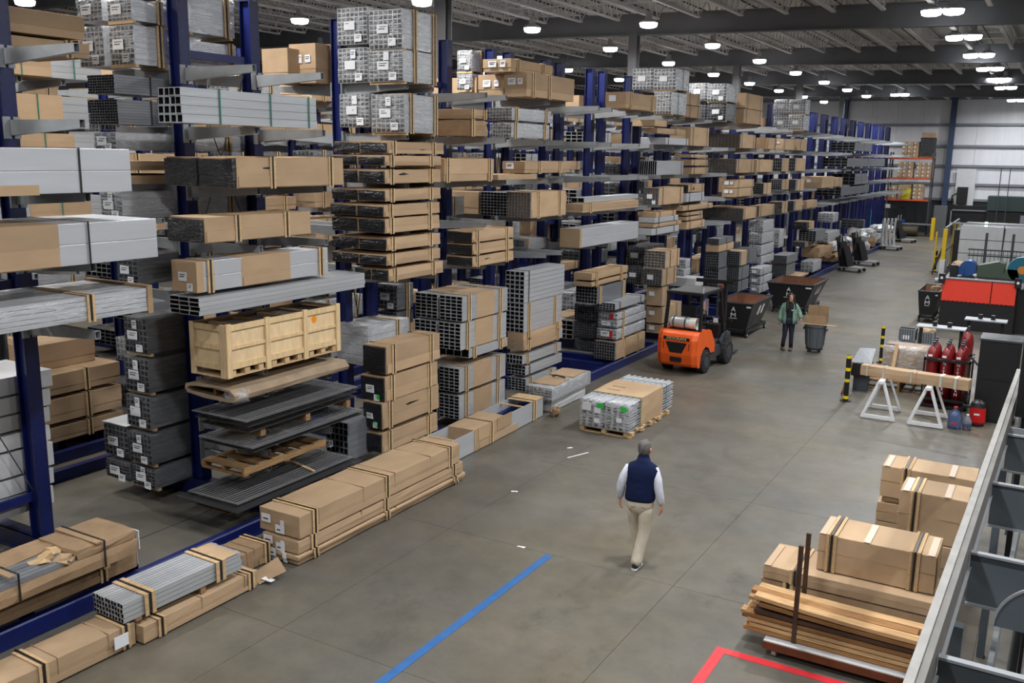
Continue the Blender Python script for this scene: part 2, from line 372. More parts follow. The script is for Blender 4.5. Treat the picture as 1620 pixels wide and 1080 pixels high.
WAIN = mat('dark_wainscot', (44, 46, 50), 0.6, var=0.1, scale=2)
STEELB = mat('column_bluegray', (58, 74, 104), 0.5, 0.1, var=0.08)
STEELD = mat('girder_gray', (98, 100, 104), 0.6, 0.1, var=0.1, scale=1.5)
GIRT = mat('girt_gray', (130, 134, 142), 0.5, 0.2)
wf = struct('wall_far', G().box(-60, 16, 82.0, 82.3, 0, 12), LINER)
for i in range(38):
    a = -59 + i * 1.95
    G().box(a, a + 1.93, 81.95, 82.0, 2.7, 11.6).put('liner_panel', LINER, wf)
G().box(-60, 16, 81.86, 82.0, 0, 2.6).put('dark_wainscot', WAIN, wf)
for z in (10.45, 8.47, 6.83, 5.31, 3.9, 2.7):
    G().box(-60, 16, 81.72, 81.95, z - 0.09, z + 0.09).put('girt', GIRT, wf)
for x in (-40, -32, -24, -16.2, -8.1, 0):
    struct('trim_1', G().box(x - 0.2, x + 0.2, 81.3, 81.34, 0, 11).box(x - 0.2, x + 0.2, 81.66, 81.7, 0, 11).box(x - 0.02, x + 0.02, 81.34, 81.66, 0, 11), STEELB)
WALLP = mat('side_wall_panel', (188, 190, 196), 0.5)
struct('wall_left', G().box(-60.3, -60, -14, 82.3, 0, 12.4), WALLP); struct('wall_right', G().box(16, 16.3, -14, 82.3, 0, 12), WALLP)
struct('wall_back', G().box(-60, 16, -14.3, -14, 0, 12.4), WALLP)
DECK = mat('roof_deck_liner', (206, 205, 202), 0.8, var=0.08, scale=0.6)
JOISTM = mat('joist_gray', (206, 206, 206), 0.55, 0.0)
SL = 0.02
def rz_(x): return 10.0 - SL * (x + 14)          # underside of the girders
g = G()
for i in range(76):
    a = -60 + i
    for x0, x1, dz in ((a, a + 0.45, 0.0), (a + 0.45, a + 1.0, 0.05)):
        g.add([(x0, -14, rz_(x0) + 1.16 + dz), (x1, -14, rz_(x1) + 1.16 + dz), (x1, 82, rz_(x1) + 1.16 + dz), (x0, 82, rz_(x0) + 1.16 + dz)], [(0, 1, 2, 3)])
struct('ceiling', g, DECK)
GY = [-4.1, 8.2, 20.6, 32.9, 45.4, 57.7, 70.0]
for y in GY:
    g = G()
    for z0, z1, yw in ((0, 0.03, 0.14), (0.03, 0.72, 0.012), (0.72, 0.75, 0.14)):
        g.add([(x, y + s * yw, rz_(x) + z) for x in (-60, 16) for s in (-1, 1) for z in (z0, z1)], [(0, 1, 3, 2), (4, 6, 7, 5), (0, 4, 5, 1), (2, 3, 7, 6), (0, 2, 6, 4), (1, 5, 7, 3)])
    struct('roof_girder', g, STEELD)
    for x in (-14.19, -38.0):
        if y > 0: struct('roof_column', G().box(x - 0.16, x + 0.16, y - 0.16, y - 0.13, 0, rz_(x)).box(x - 0.16, x + 0.16, y + 0.13, y + 0.16, 0, rz_(x)).box(x - 0.015, x + 0.015, y - 0.13, y + 0.13, 0, rz_(x)), STEELD)
def joist_mesh(l):
    g = G(); d = 0.62; n = int(l / 0.62); s = (l - 1.6) / n
    g.box(-0.06, 0.06, 0.0, l, d - 0.03, d + 0.03); g.box(-0.07, 0.07, 0.75, l - 0.75, -0.03, 0.03)
    for i in range(n):
        a = 0.8 + i * s
        g.bar((0, a, 0), (0, a + s / 2, d), 0.032); g.bar((0, a + s / 2, d), (0, a + s, 0), 0.032)
    g.bar((0, 0.05, d), (0, 0.8, 0), 0.03); g.bar((0, l - 0.05, d), (0, l - 0.8, 0), 0.03)
    return g.mesh('roof_joist', JOISTM)
JM = {}
for a, b in zip(GY, GY[1:] + [82.0]):
    l = round(b - a, 1)
    if l not in JM: JM[l] = joist_mesh(l)
    for i in range(46):
        x = -55.0 + i * 1.5
        if a < 0 and x < -24: continue
        o = inst('roof_joist', JM[l], None, (x, a, rz_(x) + 0.46)); o['kind'] = 'structure'
    for f in (0.33, 0.67):
        y = a + (b - a) * f
        struct('trim_2', G().add([(x, y + s, rz_(x) + 0.5 + z) for x in (-56, 13) for s in (-.02, .02) for z in (0, .04)], [(0, 1, 3, 2), (4, 6, 7, 5), (0, 4, 5, 1), (2, 3, 7, 6), (0, 2, 6, 4), (1, 5, 7, 3)]), JOISTM)

# ---------------------------------------------------------------- high bay lamps
GLOW = mat('led_lens', (250, 252, 255), 0.4, emit=22.0)
LHOUS = mat('lamp_housing', (170, 172, 176), 0.5)
HM = G().loft([((0, 0, 0.05), 0.3, 0.3), ((0, 0, 0.1), 0.3, 0.3), ((0, 0, 0.2), 0.12, 0.12), ((0, 0, 0.4), 0.1, 0.1)], 16).mesh('housing', LHOUS)
LM = G().loft([((0, 0, -0.09), 0.2, 0.2), ((0, 0, -0.06), 0.27, 0.27), ((0, 0, 0.055), 0.3, 0.3)], 16).mesh('lens', GLOW)
CM = G().box(-0.006, 0.006, -0.006, 0.006, 0.3, 0.75).mesh('hanger', LHOUS)
ld = bpy.data.lights.new('lamp_light', 'AREA'); ld.shape = 'DISK'; ld.size = 0.5; ld.energy = LAMP_W; ld.color = (1.0, 0.985, 0.96); ld.spread = math.radians(165)
lw = bpy.data.lights.new('lamp_light_wall', 'AREA'); lw.shape = 'DISK'; lw.size = 0.5; lw.energy = LAMP_W * 1.5; lw.color = (0.97, 0.985, 1.0); lw.spread = math.radians(170)
ORD = ['first', 'second', 'third', 'fourth', 'fifth', 'sixth', 'seventh', 'eighth', 'ninth', 'tenth', 'eleventh', 'twelfth', 'thirteenth', 'fourteenth', 'fifteenth', 'sixteenth', 'seventeenth', 'eighteenth', 'nineteenth', 'twentieth', 'twenty-first', 'twenty-second', 'twenty-third', 'twenty-fourth']
def lamp(x, y, twin=False, where=''):
    t = thing('high_bay_lamp', where, 'lamp', (x, y, 10.0), 0, 'high bay lamps')
    for dx in ((-0.3, 0.3) if twin else (0,)):
        inst('housing', HM, t, (dx, 0, 0)); inst('lens', LM, t, (dx, 0, 0)); inst('hanger', CM, t, (dx, 0, 0)).scale.z = (rz_(x) + 1.17 - 10) / 0.75
    lo = bpy.data.objects.new('lamp_light', lw if twin else ld); COL.objects.link(lo); lo.location = (x, y, 9.88)
for x, y0, n, tw, wh in ((-3.7, 31.3, 8, True, 'twin lamp in the row over the machines'), (-12.6, 30.35, 7, False, 'round lamp over the rack front'),
                     (-16.8, 29.9, 8, False, 'round lamp over the rear rack'), (-22.9, 24.74, 8, False, 'round lamp in the row beyond the racks'), (-27.9, 18.15, 9, False, 'round lamp in the farthest left row')):
    for i in range(-6, n):
        y = y0 + 6.6 * i
        if y < -8: continue
        lamp(x, y, tw, (ORD[i] + ' ' + wh + ', counted from the near end') if i >= 0 else 'high bay lamp out of view above and behind the photographer')
lamp(-10.28, 69.0, True, 'twin lamp alone near the far wall above the rack end')
for y in (4.9, 11.5, 18.1, 24.7): lamp(4.5, y, True, 'high bay lamp out of view above and behind the photographer')

# ---------------------------------------------------------------- cantilever racks
LV = [6.93, 6.04, 5.15, 4.28, 3.41]
def upright_mesh(h=8.1):
    g = G().box(0.1, 0.12, -0.1, 0.1, 0, h).box(-0.12, -0.1, -0.1, 0.1, 0, h).box(-0.1, 0.1, -0.045, -0.03, 0, h).box(-0.1, 0.1, 0.03, 0.045, 0, h).box(-0.12, 0.12, -0.1, 0.1, h, h + 0.01)
    return g
UPM = upright_mesh().mesh('upright', BLUE)
HOLE = G()
for i in range(60):
    z = 0.5 + i * 0.127
    for y in (-0.075, 0.075): HOLE.box(0.1201, 0.1215, y - 0.009, y + 0.009, z, z + 0.045)
HOLM = HOLE.mesh('slot_holes', BLACK)
BASEM = G().box(-1.92, 1.92, -0.1, -0.085, 0.02, 0.28).box(-1.92, 1.92, 0.085, 0.1, 0.02, 0.28).box(-1.92, 1.92, -0.1, 0.1, 0.265, 0.28).box(-1.92, 1.92, -0.12, 0.12, 0, 0.02).mesh('base', BLUE)
def arm_mesh(L_=1.45):
    g = G(); t = 0.006; w_ = 0.04
    A = [(0, -w_, -0.2), (0, w_, -0.2), (0, w_, 0), (0, -w_, 0)]; B = [(L_, -w_, -0.105), (L_, w_, -0.105), (L_, w_, 0), (L_, -w_, 0)]
    C = [(L_, -w_ + t, -0.105 + t), (L_, w_ - t, -0.105 + t), (L_, w_ - t, -t), (L_, -w_ + t, -t)]; D = [(L_ - 0.2, y, z) for _, y, z in C]
    f = [(0, 1, 2, 3), (12, 13, 14, 15)]
    for i in range(4):
        k = (i + 1) % 4; f += [(i, k, k + 4, i + 4), (i + 4, k + 4, k + 8, i + 8), (i + 8, k + 8, k + 12, i + 12)]
    g.add(A + B + C + D, f); return g.mesh('arm', GRAYP)
ARMM = arm_mesh()
BRKM = G().box(-0.012, 0.02, -0.11, -0.02, -0.24, 0.04).box(-0.012, 0.02, 0.02, 0.11, -0.24, 0.04).mesh('bracket', GRAYP)
BOLTM = G().cyl((0.02, -0.065, -0.03), (0.035, -0.065, -0.03), 0.025, n=8).cyl((0.02, 0.065, -0.03), (0.035, 0.065, -0.03), 0.025, n=8).mesh('bolts', BLACK)
def rack(xc, ys, label, near=False, group=None, extra=(), far_side=True):
    r = thing('cantilever_rack', label, 'rack', (xc, ys[0], 0), 0, group)
    for i, y in enumerate(ys):
        dy = y - ys[0]
        u = inst('upright', UPM, r, (0, dy, 0))
        if near: inst('slot_holes', HOLM, u)['kind'] = 'stuff'; inst('slot_holes', HOLM, u, (0, 0, 0), (0, 0, PI / 2)) if False else None
        inst('base', BASEM, r, (0, dy, 0))
        for z in list(LV) + list(extra):
            for sgn in (1, -1):
                if sgn < 0 and (z in extra or not far_side): continue
                a = inst('arm', ARMM, r, (0.12 * sgn, dy, z), (0, 0, 0 if sgn > 0 else PI))
                if near and sgn > 0 or (near and xc > -13):
                    b = inst('bracket', BRKM, a)
                    inst('bolts', BOLTM, b) if False else None
    if len(ys) > 1:
        a, b = 0.0, ys[-1] - ys[0]
        for z in (0.9, 3.9, 7.15): G().box(-0.03, 0.03, a + 0.1, b - 0.1, z - 0.06, z + 0.06).put('tie_beam', BLUE, r)
        for z0, z1 in ((4.0, 7.05), (1.0, 3.8)):
            G().bar((-0.02, a + 0.1, z0), (-0.02, b - 0.1, z1), 0.014).put('cross_brace', DARKGREY, r); G().bar((0.02, a + 0.1, z1), (0.02, b - 0.1, z0), 0.014).put('cross_brace', DARKGREY, r)
    return r
XA, XB, XC = -12.0, -17.75, -23.6
rack(XA, [5.93, 7.4], 'blue cantilever rack upright with gray arms at the left edge of the photo', True)
rack(XA, [10.28, 11.75], 'two tall blue rack uprights with cross bracing, gray arms and the wooden crate', True, extra=(2.38, 2.02, 1.38, 1.04, 0.8))
PY = [14.0 + 2.7 * i for i in range(24)]
for i, y in enumerate(PY):
    lb = ['blue rack upright pair carrying the tall wrapped stack', 'blue rack upright pair right of the tall wrapped stack', 'blue rack upright pair behind the big labelled cartons', 'blue rack upright pair above the stack left of the forklift', 'blue rack upright pair above the forklift'][i] if i < 5 else ('blue rack upright pair farther along the front rack row' if y < 45 else 'blue rack upright pair with empty arms toward the far wall')
    if i >= 5: lb = 'blue rack upright pair in the front row, ' + ORD[23 - i] + ' from its far end'
    rack(XA, [y, y + 0.8], lb, i < 5, 'front rack pairs')
for i in range(19):
    y = 7.4 + 2.9 * i if i < 3 else 16.1 + 2.7 * (i - 3)
    rack(XB, [y, y + 0.85], 'blue upright pair of the rear rack, ' + ORD[i] + ' from the left', False, 'rear rack pairs')
for i in range(17):
    y = 9.0 + 2.7 * i
    rack(XC, [y, y + 0.85], 'blue upright pair of the third rack row, ' + ORD[i] + ' from the left', False, 'third row pairs')
tag(G().prism([(-0.06, 0), (0.06, 0), (0.06, 0.22), (0.045, 0.24), (-0.045, 0.24), (-0.06, 0.22)], -2, 76).put('floor_guide_rail', BLUE, loc=(-9.99, 0, 0)), 'long blue steel guide rail on the floor along the aisle front of the racks', 'rail')
tag(G().prism([(-0.07, 0), (0.07, 0), (0.07, 0.2), (-0.07, 0.2)], 2, 70).put('floor_guide_rail', BLUE, loc=(-14.55, 0, 0)), 'blue floor rail behind the front rack, past the gap at left', 'rail')
tag(G().prism([(-0.07, 0), (0.07, 0), (0.07, 0.2), (-0.07, 0.2)], 2, 70).put('floor_guide_rail', BLUE, loc=(-15.45, 0, 0)), 'blue floor rail under the long brown rear stack', 'rail')

# ---------------------------------------------------------------- loads on the racks
DATA = [
    ('plain', -11.6, -10.3, 4.6, 7.95, 5.16, 5.69, 'long smooth silver panel bundle on the left arms, one dark strap', '', 's=.22,.78;prot=1'),
    ('sleeved', -11.6, -10.3, 4.6, 8.29, 4.29, 4.8, 'silver bundle half covered by brown carton, below the smooth silver panels', '', 'sl=0,.62;s=.35,.72;pl=1;nb=1'),
    ('wrapped', -11.6, -10.3, 4.6, 8.1, 3.59, 3.9, 'bubble wrapped silver profile bundle with wooden edge strips, lowest on the left arms', '', 's=.25,.75;n=6,5;capk=1;clear=1'),
    ('carton', -13.4, -12.2, 5.5, 8.8, 7.19, 7.5, 'dark brown taped carton topmost at the left edge', 'dark cartons top left', 's=.6'),
    ('carton', -13.4, -12.2, 5.5, 8.85, 6.94, 7.14, 'dark brown carton under the gray arm at top left', 'dark cartons top left', 's=.9'),
    ('tubes', -10.76, -10.3, 8.8, 11.44, 6.05, 6.52, 'bare silver square tube bundle tied with green straps on an upper arm', '', 'n=4,4;g=1;s=.25,.62,.93;ind=1;gs=1'),
    ('sleeved', -11.76, -10.3, 9.65, 12.06, 5.16, 5.59, 'long brown carton with two black film wrapped ends, above another such carton', '', 'sl=.03,1;s=.32,.86;n=2,1;dark=1;split=1'),
    ('sleeved', -10.99, -10.3, 9.02, 11.24, 4.41, 4.76, 'single brown carton with one black film wrapped end on middle arm', '', 'sl=.03,1;s=.3,.75;n=1,1;dark=1'),
    ('sleeved', -10.8, -10.3, 8.92, 11.63, 3.73, 4.16, 'silver boxed bundle with brown middle sleeve and labelled brown end', '', 'sl=.3,.68;s=.08,.93;pl=1;capn=1;lab=2'),
    ('tubes', -10.81, -10.2, 8.84, 12.44, 3.42, 3.67, 'thin bundle of silver channels laid above the wooden crate', '', 'n=3,4;ind=1;s='),
    ('wrapped', -12.7, -12.15, 9.46, 10.62, 2.52, 3.1, 'dark wrapped tube bundle topmost of the tower left of the upright', 'dark wrapped tube tower', 'n=6,6;dk=1;lab=3;s=.88;sk=1'),
    ('wrapped', -12.74, -12.15, 9.45, 10.62, 1.89, 2.44, 'second dark wrapped tube bundle from the top of the left tower', 'dark wrapped tube tower', 'n=6,6;dk=1;lab=3;s=.88;sk=1'),
    ('wrapped', -12.74, -12.15, 9.44, 10.62, 1.3, 1.83, 'third dark wrapped tube bundle from the top of the left tower', 'dark wrapped tube tower', 'n=6,6;dk=1;lab=3;s=.88;sk=1'),
    ('wrapped', -12.69, -12.15, 9.41, 10.62, 0.7, 1.22, 'dark wrapped tube bundle fourth from top of the left tower', 'dark wrapped tube tower', 'n=6,6;dk=1;lab=3;s=.88;sk=1'),
    ('wrapped', -12.71, -12.15, 9.45, 10.62, 0.285, 0.63, 'dark wrapped tube bundle at the bottom right of the left tower', 'dark wrapped tube tower', 'n=6,6;dk=1;lab=3;s=.9;sk=1'),
    ('wrapped', -13.47, -12.85, 9.51, 10.62, 0.66, 1.2, 'dark wrapped tube bundle behind the left tower with a white board on top', 'dark wrapped tube tower', 'n=6,6;dk=1;lab=2;s=;wtop=1'),
    ('wrapped', -13.42, -12.8, 9.47, 10.62, 0.285, 0.6, 'dark wrapped tube bundle lowest at the back left of the tower', 'dark wrapped tube tower', 'n=6,6;dk=1;lab=2;s='),
    ('wrapped', -12.76, -12.2, 9.59, 10.3, 7.57, 7.88, 'shiny wrapped tube bundle upper right in the top left corner stack', 'wrapped tubes top left', 'n=6,6;lab=1;s=.72;sk=1'),
    ('wrapped', -12.78, -12.2, 9.6, 10.26, 6.94, 7.52, 'shiny wrapped tube bundle lower right in the top left corner stack', 'wrapped tubes top left', 'n=6,7;lab=2;s=.72;sk=1;ind=1'),
    ('wrapped', -13.62, -13.0, 9.69, 11.8, 7.62, 7.95, 'shiny wrapped tube bundle upper left in the top left corner stack', 'wrapped tubes top left', 'n=6,6;lab=1;s='),
    ('wrapped', -13.62, -13.0, 9.68, 11.8, 6.94, 7.55, 'shiny wrapped tube bundle lower left in the top left corner stack', 'wrapped tubes top left', 'n=6,7;lab=2;s='),
    ('wrapped', -12.9, -12.2, 10.62, 11.64, 7.52, 8.2, 'large clear wrapped tube bundle between the two tall blue uprights', '', 'n=6,7;s=.8;sk=1'),
    ('wrapped', -12.9, -12.2, 10.65, 11.65, 6.94, 7.41, 'clear wrapped tube bundle behind the X brace between two uprights', '', 'n=6,7;s=.85'),
    ('tubes', -12.81, -12.2, 9.22, 10.27, 6.49, 6.76, 'bundle of thin dark gray bars upper of two beside the upright', 'thin bar bundles', 'n=11,7;g=1;dk=1;s=.6'),
    ('tubes', -12.85, -12.2, 9.25, 10.24, 6.05, 6.41, 'bundle of thin dark gray bars lower of two beside the upright', 'thin bar bundles', 'n=11,9;g=1;dk=1;s=.6'),
    ('wrapped', -12.72, -12.2, 9.18, 11.9, 5.67, 5.94, 'wrapped silver box bundle with two white labels behind the smooth panels', '', 'n=3,4;lab=2;s=.8'),
    ('wrapped', -12.73, -12.2, 9.22, 11.9, 4.65, 5.06, 'wrapped silver box bundle with three white labels above brown and silver bundle', '', 'n=3,4;lab=3;s=.8'),
    ('wrapped', -12.69, -12.2, 9.41, 11.5, 3.62, 4.08, 'gray wrapped tube bundle behind the end of the bubble wrapped profiles', '', 'n=4,6;lab=2;dk=1;g=1;s=.7'),
    ('carton', -13.4, -12.3, 9.4, 10.9, 5.37, 5.51, 'short brown carton beside the black film wrapped ends, upper', '', 's='),
    ('carton', -13.4, -12.3, 9.4, 10.9, 5.16, 5.3, 'short brown carton beside the black film wrapped ends, lower', '', 's='),
    ('carton', -12.85, -12.2, 13.57, 14.12, 6.94, 7.65, 'tall brown carton with two white tags right of the second tall upright', '', 's=.8;lab=2'),
    ('carton', -13.24, -12.6, 13.26, 14.96, 6.94, 7.55, 'pair of plain brown cartons left of the tall tagged carton', '', 's='),
    ('wrapped', -11.06, -10.3, 13.69, 14.73, 7.5, 8.17, 'shiny wrapped tube bundle, upper right of the tall wrapped stack', 'tall wrapped stack', 'n=7,8;lab=2;s=.35,.93;sk=1;wood=1'),
    ('wrapped', -11.87, -11.15, 13.78, 15.3, 7.62, 8.27, 'shiny wrapped tube bundle, upper left of the tall wrapped stack', 'tall wrapped stack', 'n=7,8;lab=2;s='),
    ('wrapped', -11.09, -10.3, 13.71, 14.73, 6.94, 7.49, 'shiny wrapped tube bundle, middle right of the tall wrapped stack', 'tall wrapped stack', 'n=7,8;lab=3;s=.35,.93;sk=1;wood=1'),
    ('wrapped', -11.87, -11.15, 13.78, 15.3, 6.94, 7.57, 'shiny wrapped tube bundle, middle left of the tall wrapped stack', 'tall wrapped stack', 'n=7,8;lab=3;s='),
    ('wrapped', -11.07, -10.3, 13.74, 14.77, 6.05, 6.73, 'shiny wrapped tube bundle, right one below the tall wrapped stack', 'tall wrapped stack', 'n=7,8;lab=3;s=.2,.93;sk=1;wood=1'),
    ('wrapped', -11.87, -11.15, 13.8, 15.3, 6.15, 6.76, 'shiny wrapped tube bundle, left one below the tall wrapped stack', 'tall wrapped stack', 'n=7,8;lab=3;s='),
    ('sleeved', -11.49, -10.3, 13.19, 14.97, 5.68, 5.88, 'brown sleeved carton with two black wrapped ends, top in the upper set of three', 'black ended cartons upper set', 'sl=.02,1;s=.12,.8;n=2,1;dark=1;split=1;b=1'),
    ('sleeved', -11.51, -10.3, 13.13, 14.89, 5.47, 5.64, 'brown sleeved carton with two black wrapped ends, second in the upper set of three', 'black ended cartons upper set', 'sl=.02,1;s=.12,.8;n=2,1;dark=1;split=1;b=1'),
    ('sleeved', -11.48, -10.3, 13.12, 14.87, 5.16, 5.39, 'brown sleeved carton with two black wrapped ends, third in the upper set of three', 'black ended cartons upper set', 'sl=.02,1;s=.12,.8;n=2,1;dark=1;split=1;b=1'),
    ('sleeved', -11.51, -10.3, 13.13, 14.87, 4.85, 5.05, 'brown sleeved carton with two black wrapped ends, top in the middle set of three', 'black ended cartons middle set', 'sl=.02,1;s=.12,.8;n=2,1;dark=1;split=1;b=1'),
    ('sleeved', -11.52, -10.3, 13.08, 14.83, 4.58, 4.78, 'brown sleeved carton with two black wrapped ends, second in the middle set of three', 'black ended cartons middle set', 'sl=.02,1;s=.12,.8;n=2,1;dark=1;split=1;b=1'),
    ('sleeved', -11.51, -10.3, 13.11, 14.83, 4.29, 4.54, 'brown sleeved carton with two black wrapped ends, third in the middle set of three', 'black ended cartons middle set', 'sl=.02,1;s=.12,.8;n=2,1;dark=1;split=1;b=1'),
    ('sleeved', -11.54, -10.3, 13.15, 14.85, 3.98, 4.19, 'brown sleeved carton with two black wrapped ends, top in the lower set of three', 'black ended cartons lower set', 'sl=.02,1;s=.12,.8;n=2,1;dark=1;split=1;b=1'),
    ('sleeved', -11.55, -10.3, 13.15, 14.85, 3.71, 3.9, 'brown sleeved carton with two black wrapped ends, second in the lower set of three', 'black ended cartons lower set', 'sl=.02,1;s=.12,.8;n=2,1;dark=1;split=1;b=1'),
    ('sleeved', -11.07, -10.3, 13.2, 14.95, 3.42, 3.63, 'brown sleeved carton with two black wrapped ends, third in the lower set of three', 'black ended cartons lower set', 'sl=.02,1;s=.12,.8;n=2,1;dark=1;split=1;b=1'),
    ('sleeved', -10.63, -10.12, 12.86, 14.58, 1.79, 2.29, 'fat brown carton with black film wrapped end, top of the floor stack of four', 'fat black ended cartons', 'sl=.02,1;s=.14,.82;n=1,1;dark=1;b=1'),
    ('sleeved', -10.66, -10.12, 12.82, 14.5, 1.29, 1.74, 'fat brown carton with black film wrapped end, second of the floor stack of four', 'fat black ended cartons', 'sl=.02,1;s=.14,.82;n=1,1;dark=1;b=1;lab=2;gl=1'),
    ('sleeved', -10.55, -10.12, 12.73, 14.54, 0.8, 1.28, 'fat brown carton with black film wrapped end, third of the floor stack of four', 'fat black ended cartons', 'sl=.02,1;s=.14,.82;n=1,1;dark=1;b=1;lab=2;gl=1'),
    ('sleeved', -10.69, -10.12, 12.72, 14.5, 0.36, 0.71, 'fat brown carton with black film wrapped end, bottom of the floor stack of four', 'fat black ended cartons', 'sl=.02,1;s=.14,.82;n=1,1;dark=1;b=1'),
    ('wrapped', -12.0, -11.2, 13.73, 15.06, 1.64, 2.42, 'silver wrapped profile bundle behind the top fat brown carton', '', 'n=3,4;s=.7;clear=1'),
    ('wrapped', -12.05, -11.5, 15.04, 15.63, 2.53, 3.06, 'gray wrapped tube bundle, upper of two beside the blue upright', 'gray tubes beside upright', 'n=6,6;dk=1;lab=2;s=.6'),
    ('wrapped', -12.06, -11.5, 15.03, 15.62, 2.2, 2.49, 'gray wrapped tube bundle, lower of two beside the blue upright', 'gray tubes beside upright', 'n=6,4;dk=1;lab=1;s=.6'),
    ('sleeved', -11.47, -10.3, 15.63, 17.45, 2.33, 2.84, 'silver tube bundle with brown middle sleeve, topmost of the floor stack', 'silver tubes with brown sleeves', 'sl=.3,.7;s=.14,.82;n=8,7;b=1;d2=1'),
    ('sleeved', -11.45, -10.3, 15.57, 17.41, 1.74, 2.29, 'silver tube bundle with brown middle sleeve, second of the floor stack', 'silver tubes with brown sleeves', 'sl=.3,.7;s=.14,.82;n=8,7;b=1;d2=1'),
    ('sleeved', -11.36, -10.3, 15.53, 17.4, 0.86, 1.36, 'silver tube bundle with brown middle sleeve, third of the floor stack', 'silver tubes with brown sleeves', 'sl=.3,.7;s=.14,.82;n=8,7;b=1;d2=1'),
    ('sleeved', -11.36, -10.3, 15.53, 17.39, 0.285, 0.78, 'silver tube bundle with brown middle sleeve, bottom of the floor stack', 'silver tubes with brown sleeves', 'sl=.3,.7;s=.14,.82;n=8,7;b=1;d2=1'),
    ('sleeved', -11.07, -10.3, 15.9, 17.47, 1.52, 1.72, 'flat gray channel bundle between the sleeved silver tube bundles', '', 'sl=.9,.98;s=.12,.8;n=4,1;b=1'),
    ('tubes', -10.8, -10.3, 18.18, 20.17, 2.38, 3.1, 'bare silver tube bundle topmost of its floor stack, one dark strap', 'silver stack', 'n=4,7;g=1;s=.1'),
    ('tubes', -10.78, -10.3, 18.18, 20.07, 1.69, 2.37, 'smooth silver tube bundle second in its floor stack with two straps', 'silver stack', 'n=4,7;s=.13,.8'),
    ('sleeved', -10.74, -10.3, 18.19, 20.14, 1.28, 1.53, 'flat bundle with brown side, third in the silver floor stack', 'silver stack', 'sl=0,.9;s=.12,.85;n=4,2;b=1'),
    ('tubes', -10.73, -10.3, 18.15, 20.09, 0.96, 1.17, 'flat silver tube bundle fourth in the silver floor stack', 'silver stack', 'n=5,2;s=.12,.85'),
    ('tubes', -10.78, -10.3, 18.3, 20.14, 0.67, 0.89, 'crinkled silver bundle fifth in the silver floor stack', 'silver stack', 'n=5,3;g=1;s=.1'),
    ('tubes', -10.78, -10.3, 18.32, 19.86, 0.285, 0.58, 'silver tube bundle at the bottom of the silver floor stack', 'silver stack', 'n=5,5;s=.15,.8'),
    ('carton', -10.74, -10.3, 18.19, 20.13, 1.53, 1.69, 'thin brown carton pressed in the middle of the silver floor stack', 'silver stack', 's=.12,.85'),
    ('carton', -10.82, -10.3, 21.72, 24.04, 2.52, 2.7, 'flat brown carton topmost of the stack left of the forklift', 'left of forklift', 's=.12,.8'),
    ('carton', -10.83, -10.3, 21.73, 24.06, 2.35, 2.47, 'thin brown carton second in the stack left of the forklift', 'left of forklift', 's=.12,.8'),
    ('sleeved', -10.92, -10.3, 22.07, 23.96, 1.86, 2.3, 'silver tube bundle third in the stack left of the forklift', 'left of forklift', 'sl=.9,.93;s=.1,.9;n=7,5;dk=1'),
    ('tubes', -10.49, -9.95, 22.48, 24.52, 1.67, 1.848, 'flat silver tube bundle on top of the front column left of the forklift', 'front column', 'n=6,3;s=.15,.85;g=1'),
    ('wrapped', -10.53, -9.95, 22.67, 24.6, 1.38, 1.56, 'white wrapped bundle with red label, second in the front column', 'front column', 'n=6,2;s=.2;red=1'),
    ('wrapped', -10.53, -9.95, 22.65, 24.72, 1.16, 1.37, 'white wrapped bundle with white label, third in the front column', 'front column', 'n=6,2;s=.2;lab=1'),
    ('wrapped', -10.55, -9.95, 22.64, 24.66, 0.84, 1.12, 'white wrapped bundle with red and white labels, fourth in the front column', 'front column', 'n=6,3;s=.2;red=1;lab=1'),
    ('sleeved', -10.56, -9.95, 22.56, 24.66, 0.29, 0.77, 'dark tube bundle with brown sleeve, bottom of the front column', 'front column', 'sl=.04,1;s=.3,.75;n=8,6;dk=1'),
    ('wrapped', -11.48, -10.85, 23.12, 24.82, 1.17, 1.66, 'upper dark wrapped tube bundle left of the front column', 'dark column left', 'n=8,7;dk=1;s='),
    ('wrapped', -11.48, -10.85, 23.16, 24.86, 0.65, 1.14, 'middle dark wrapped tube bundle left of the front column', 'dark column left', 'n=8,7;dk=1;s='),
    ('wrapped', -11.49, -10.85, 23.2, 24.9, 0.285, 0.61, 'lower dark wrapped tube bundle left of the front column', 'dark column left', 'n=8,7;dk=1;s='),
    ('sleeved', -10.99, -10.3, 26.91, 28.14, 2.34, 2.85, 'tube bundle with white speckled end and brown sides above labelled cartons', '', 'sl=.05,1;s=.3,.8;n=6,6'),
    ('wrapped', -11.71, -11.1, 27.19, 28.89, 2.36, 2.92, 'dark tube bundle left of the white speckled tube end', '', 'n=6,6;dk=1;lab=1;s='),
    ('sleeved', -10.97, -10.3, 26.67, 27.93, 1.81, 2.32, 'dark tube bundle with brown sides under the white speckled tube end', '', 'sl=.05,1;s=.3,.8;n=7,7;dk=1;lab=1'),
    ('wrapped', -11.63, -11.1, 27.0, 28.7, 1.76, 2.34, 'dark tube bundle with label, lower left above the cartons', '', 'n=7,7;dk=1;lab=1;s='),
    ('carton', -10.83, -10.3, 26.8, 27.3, 1.18, 1.76, 'top brown carton with white label in the stack beside the forklift', 'cartons beside forklift', 's=.7;lab=1'),
    ('carton', -10.83, -10.3, 26.87, 28.57, 0.62, 1.12, 'middle brown carton with white label in the stack beside the forklift', 'cartons beside forklift', 's=.7;lab=1'),
    ('carton', -10.84, -10.3, 26.94, 28.64, 0.285, 0.56, 'bottom brown carton with white label in the stack beside the forklift', 'cartons beside forklift', 's=.7;lab=1'),
    ('wrapped', -11.1, -10.3, 28.78, 29.23, 2.16, 2.46, 'white wrapped bundle above the forklift roof, upper', '', 'n=4,2;s='),
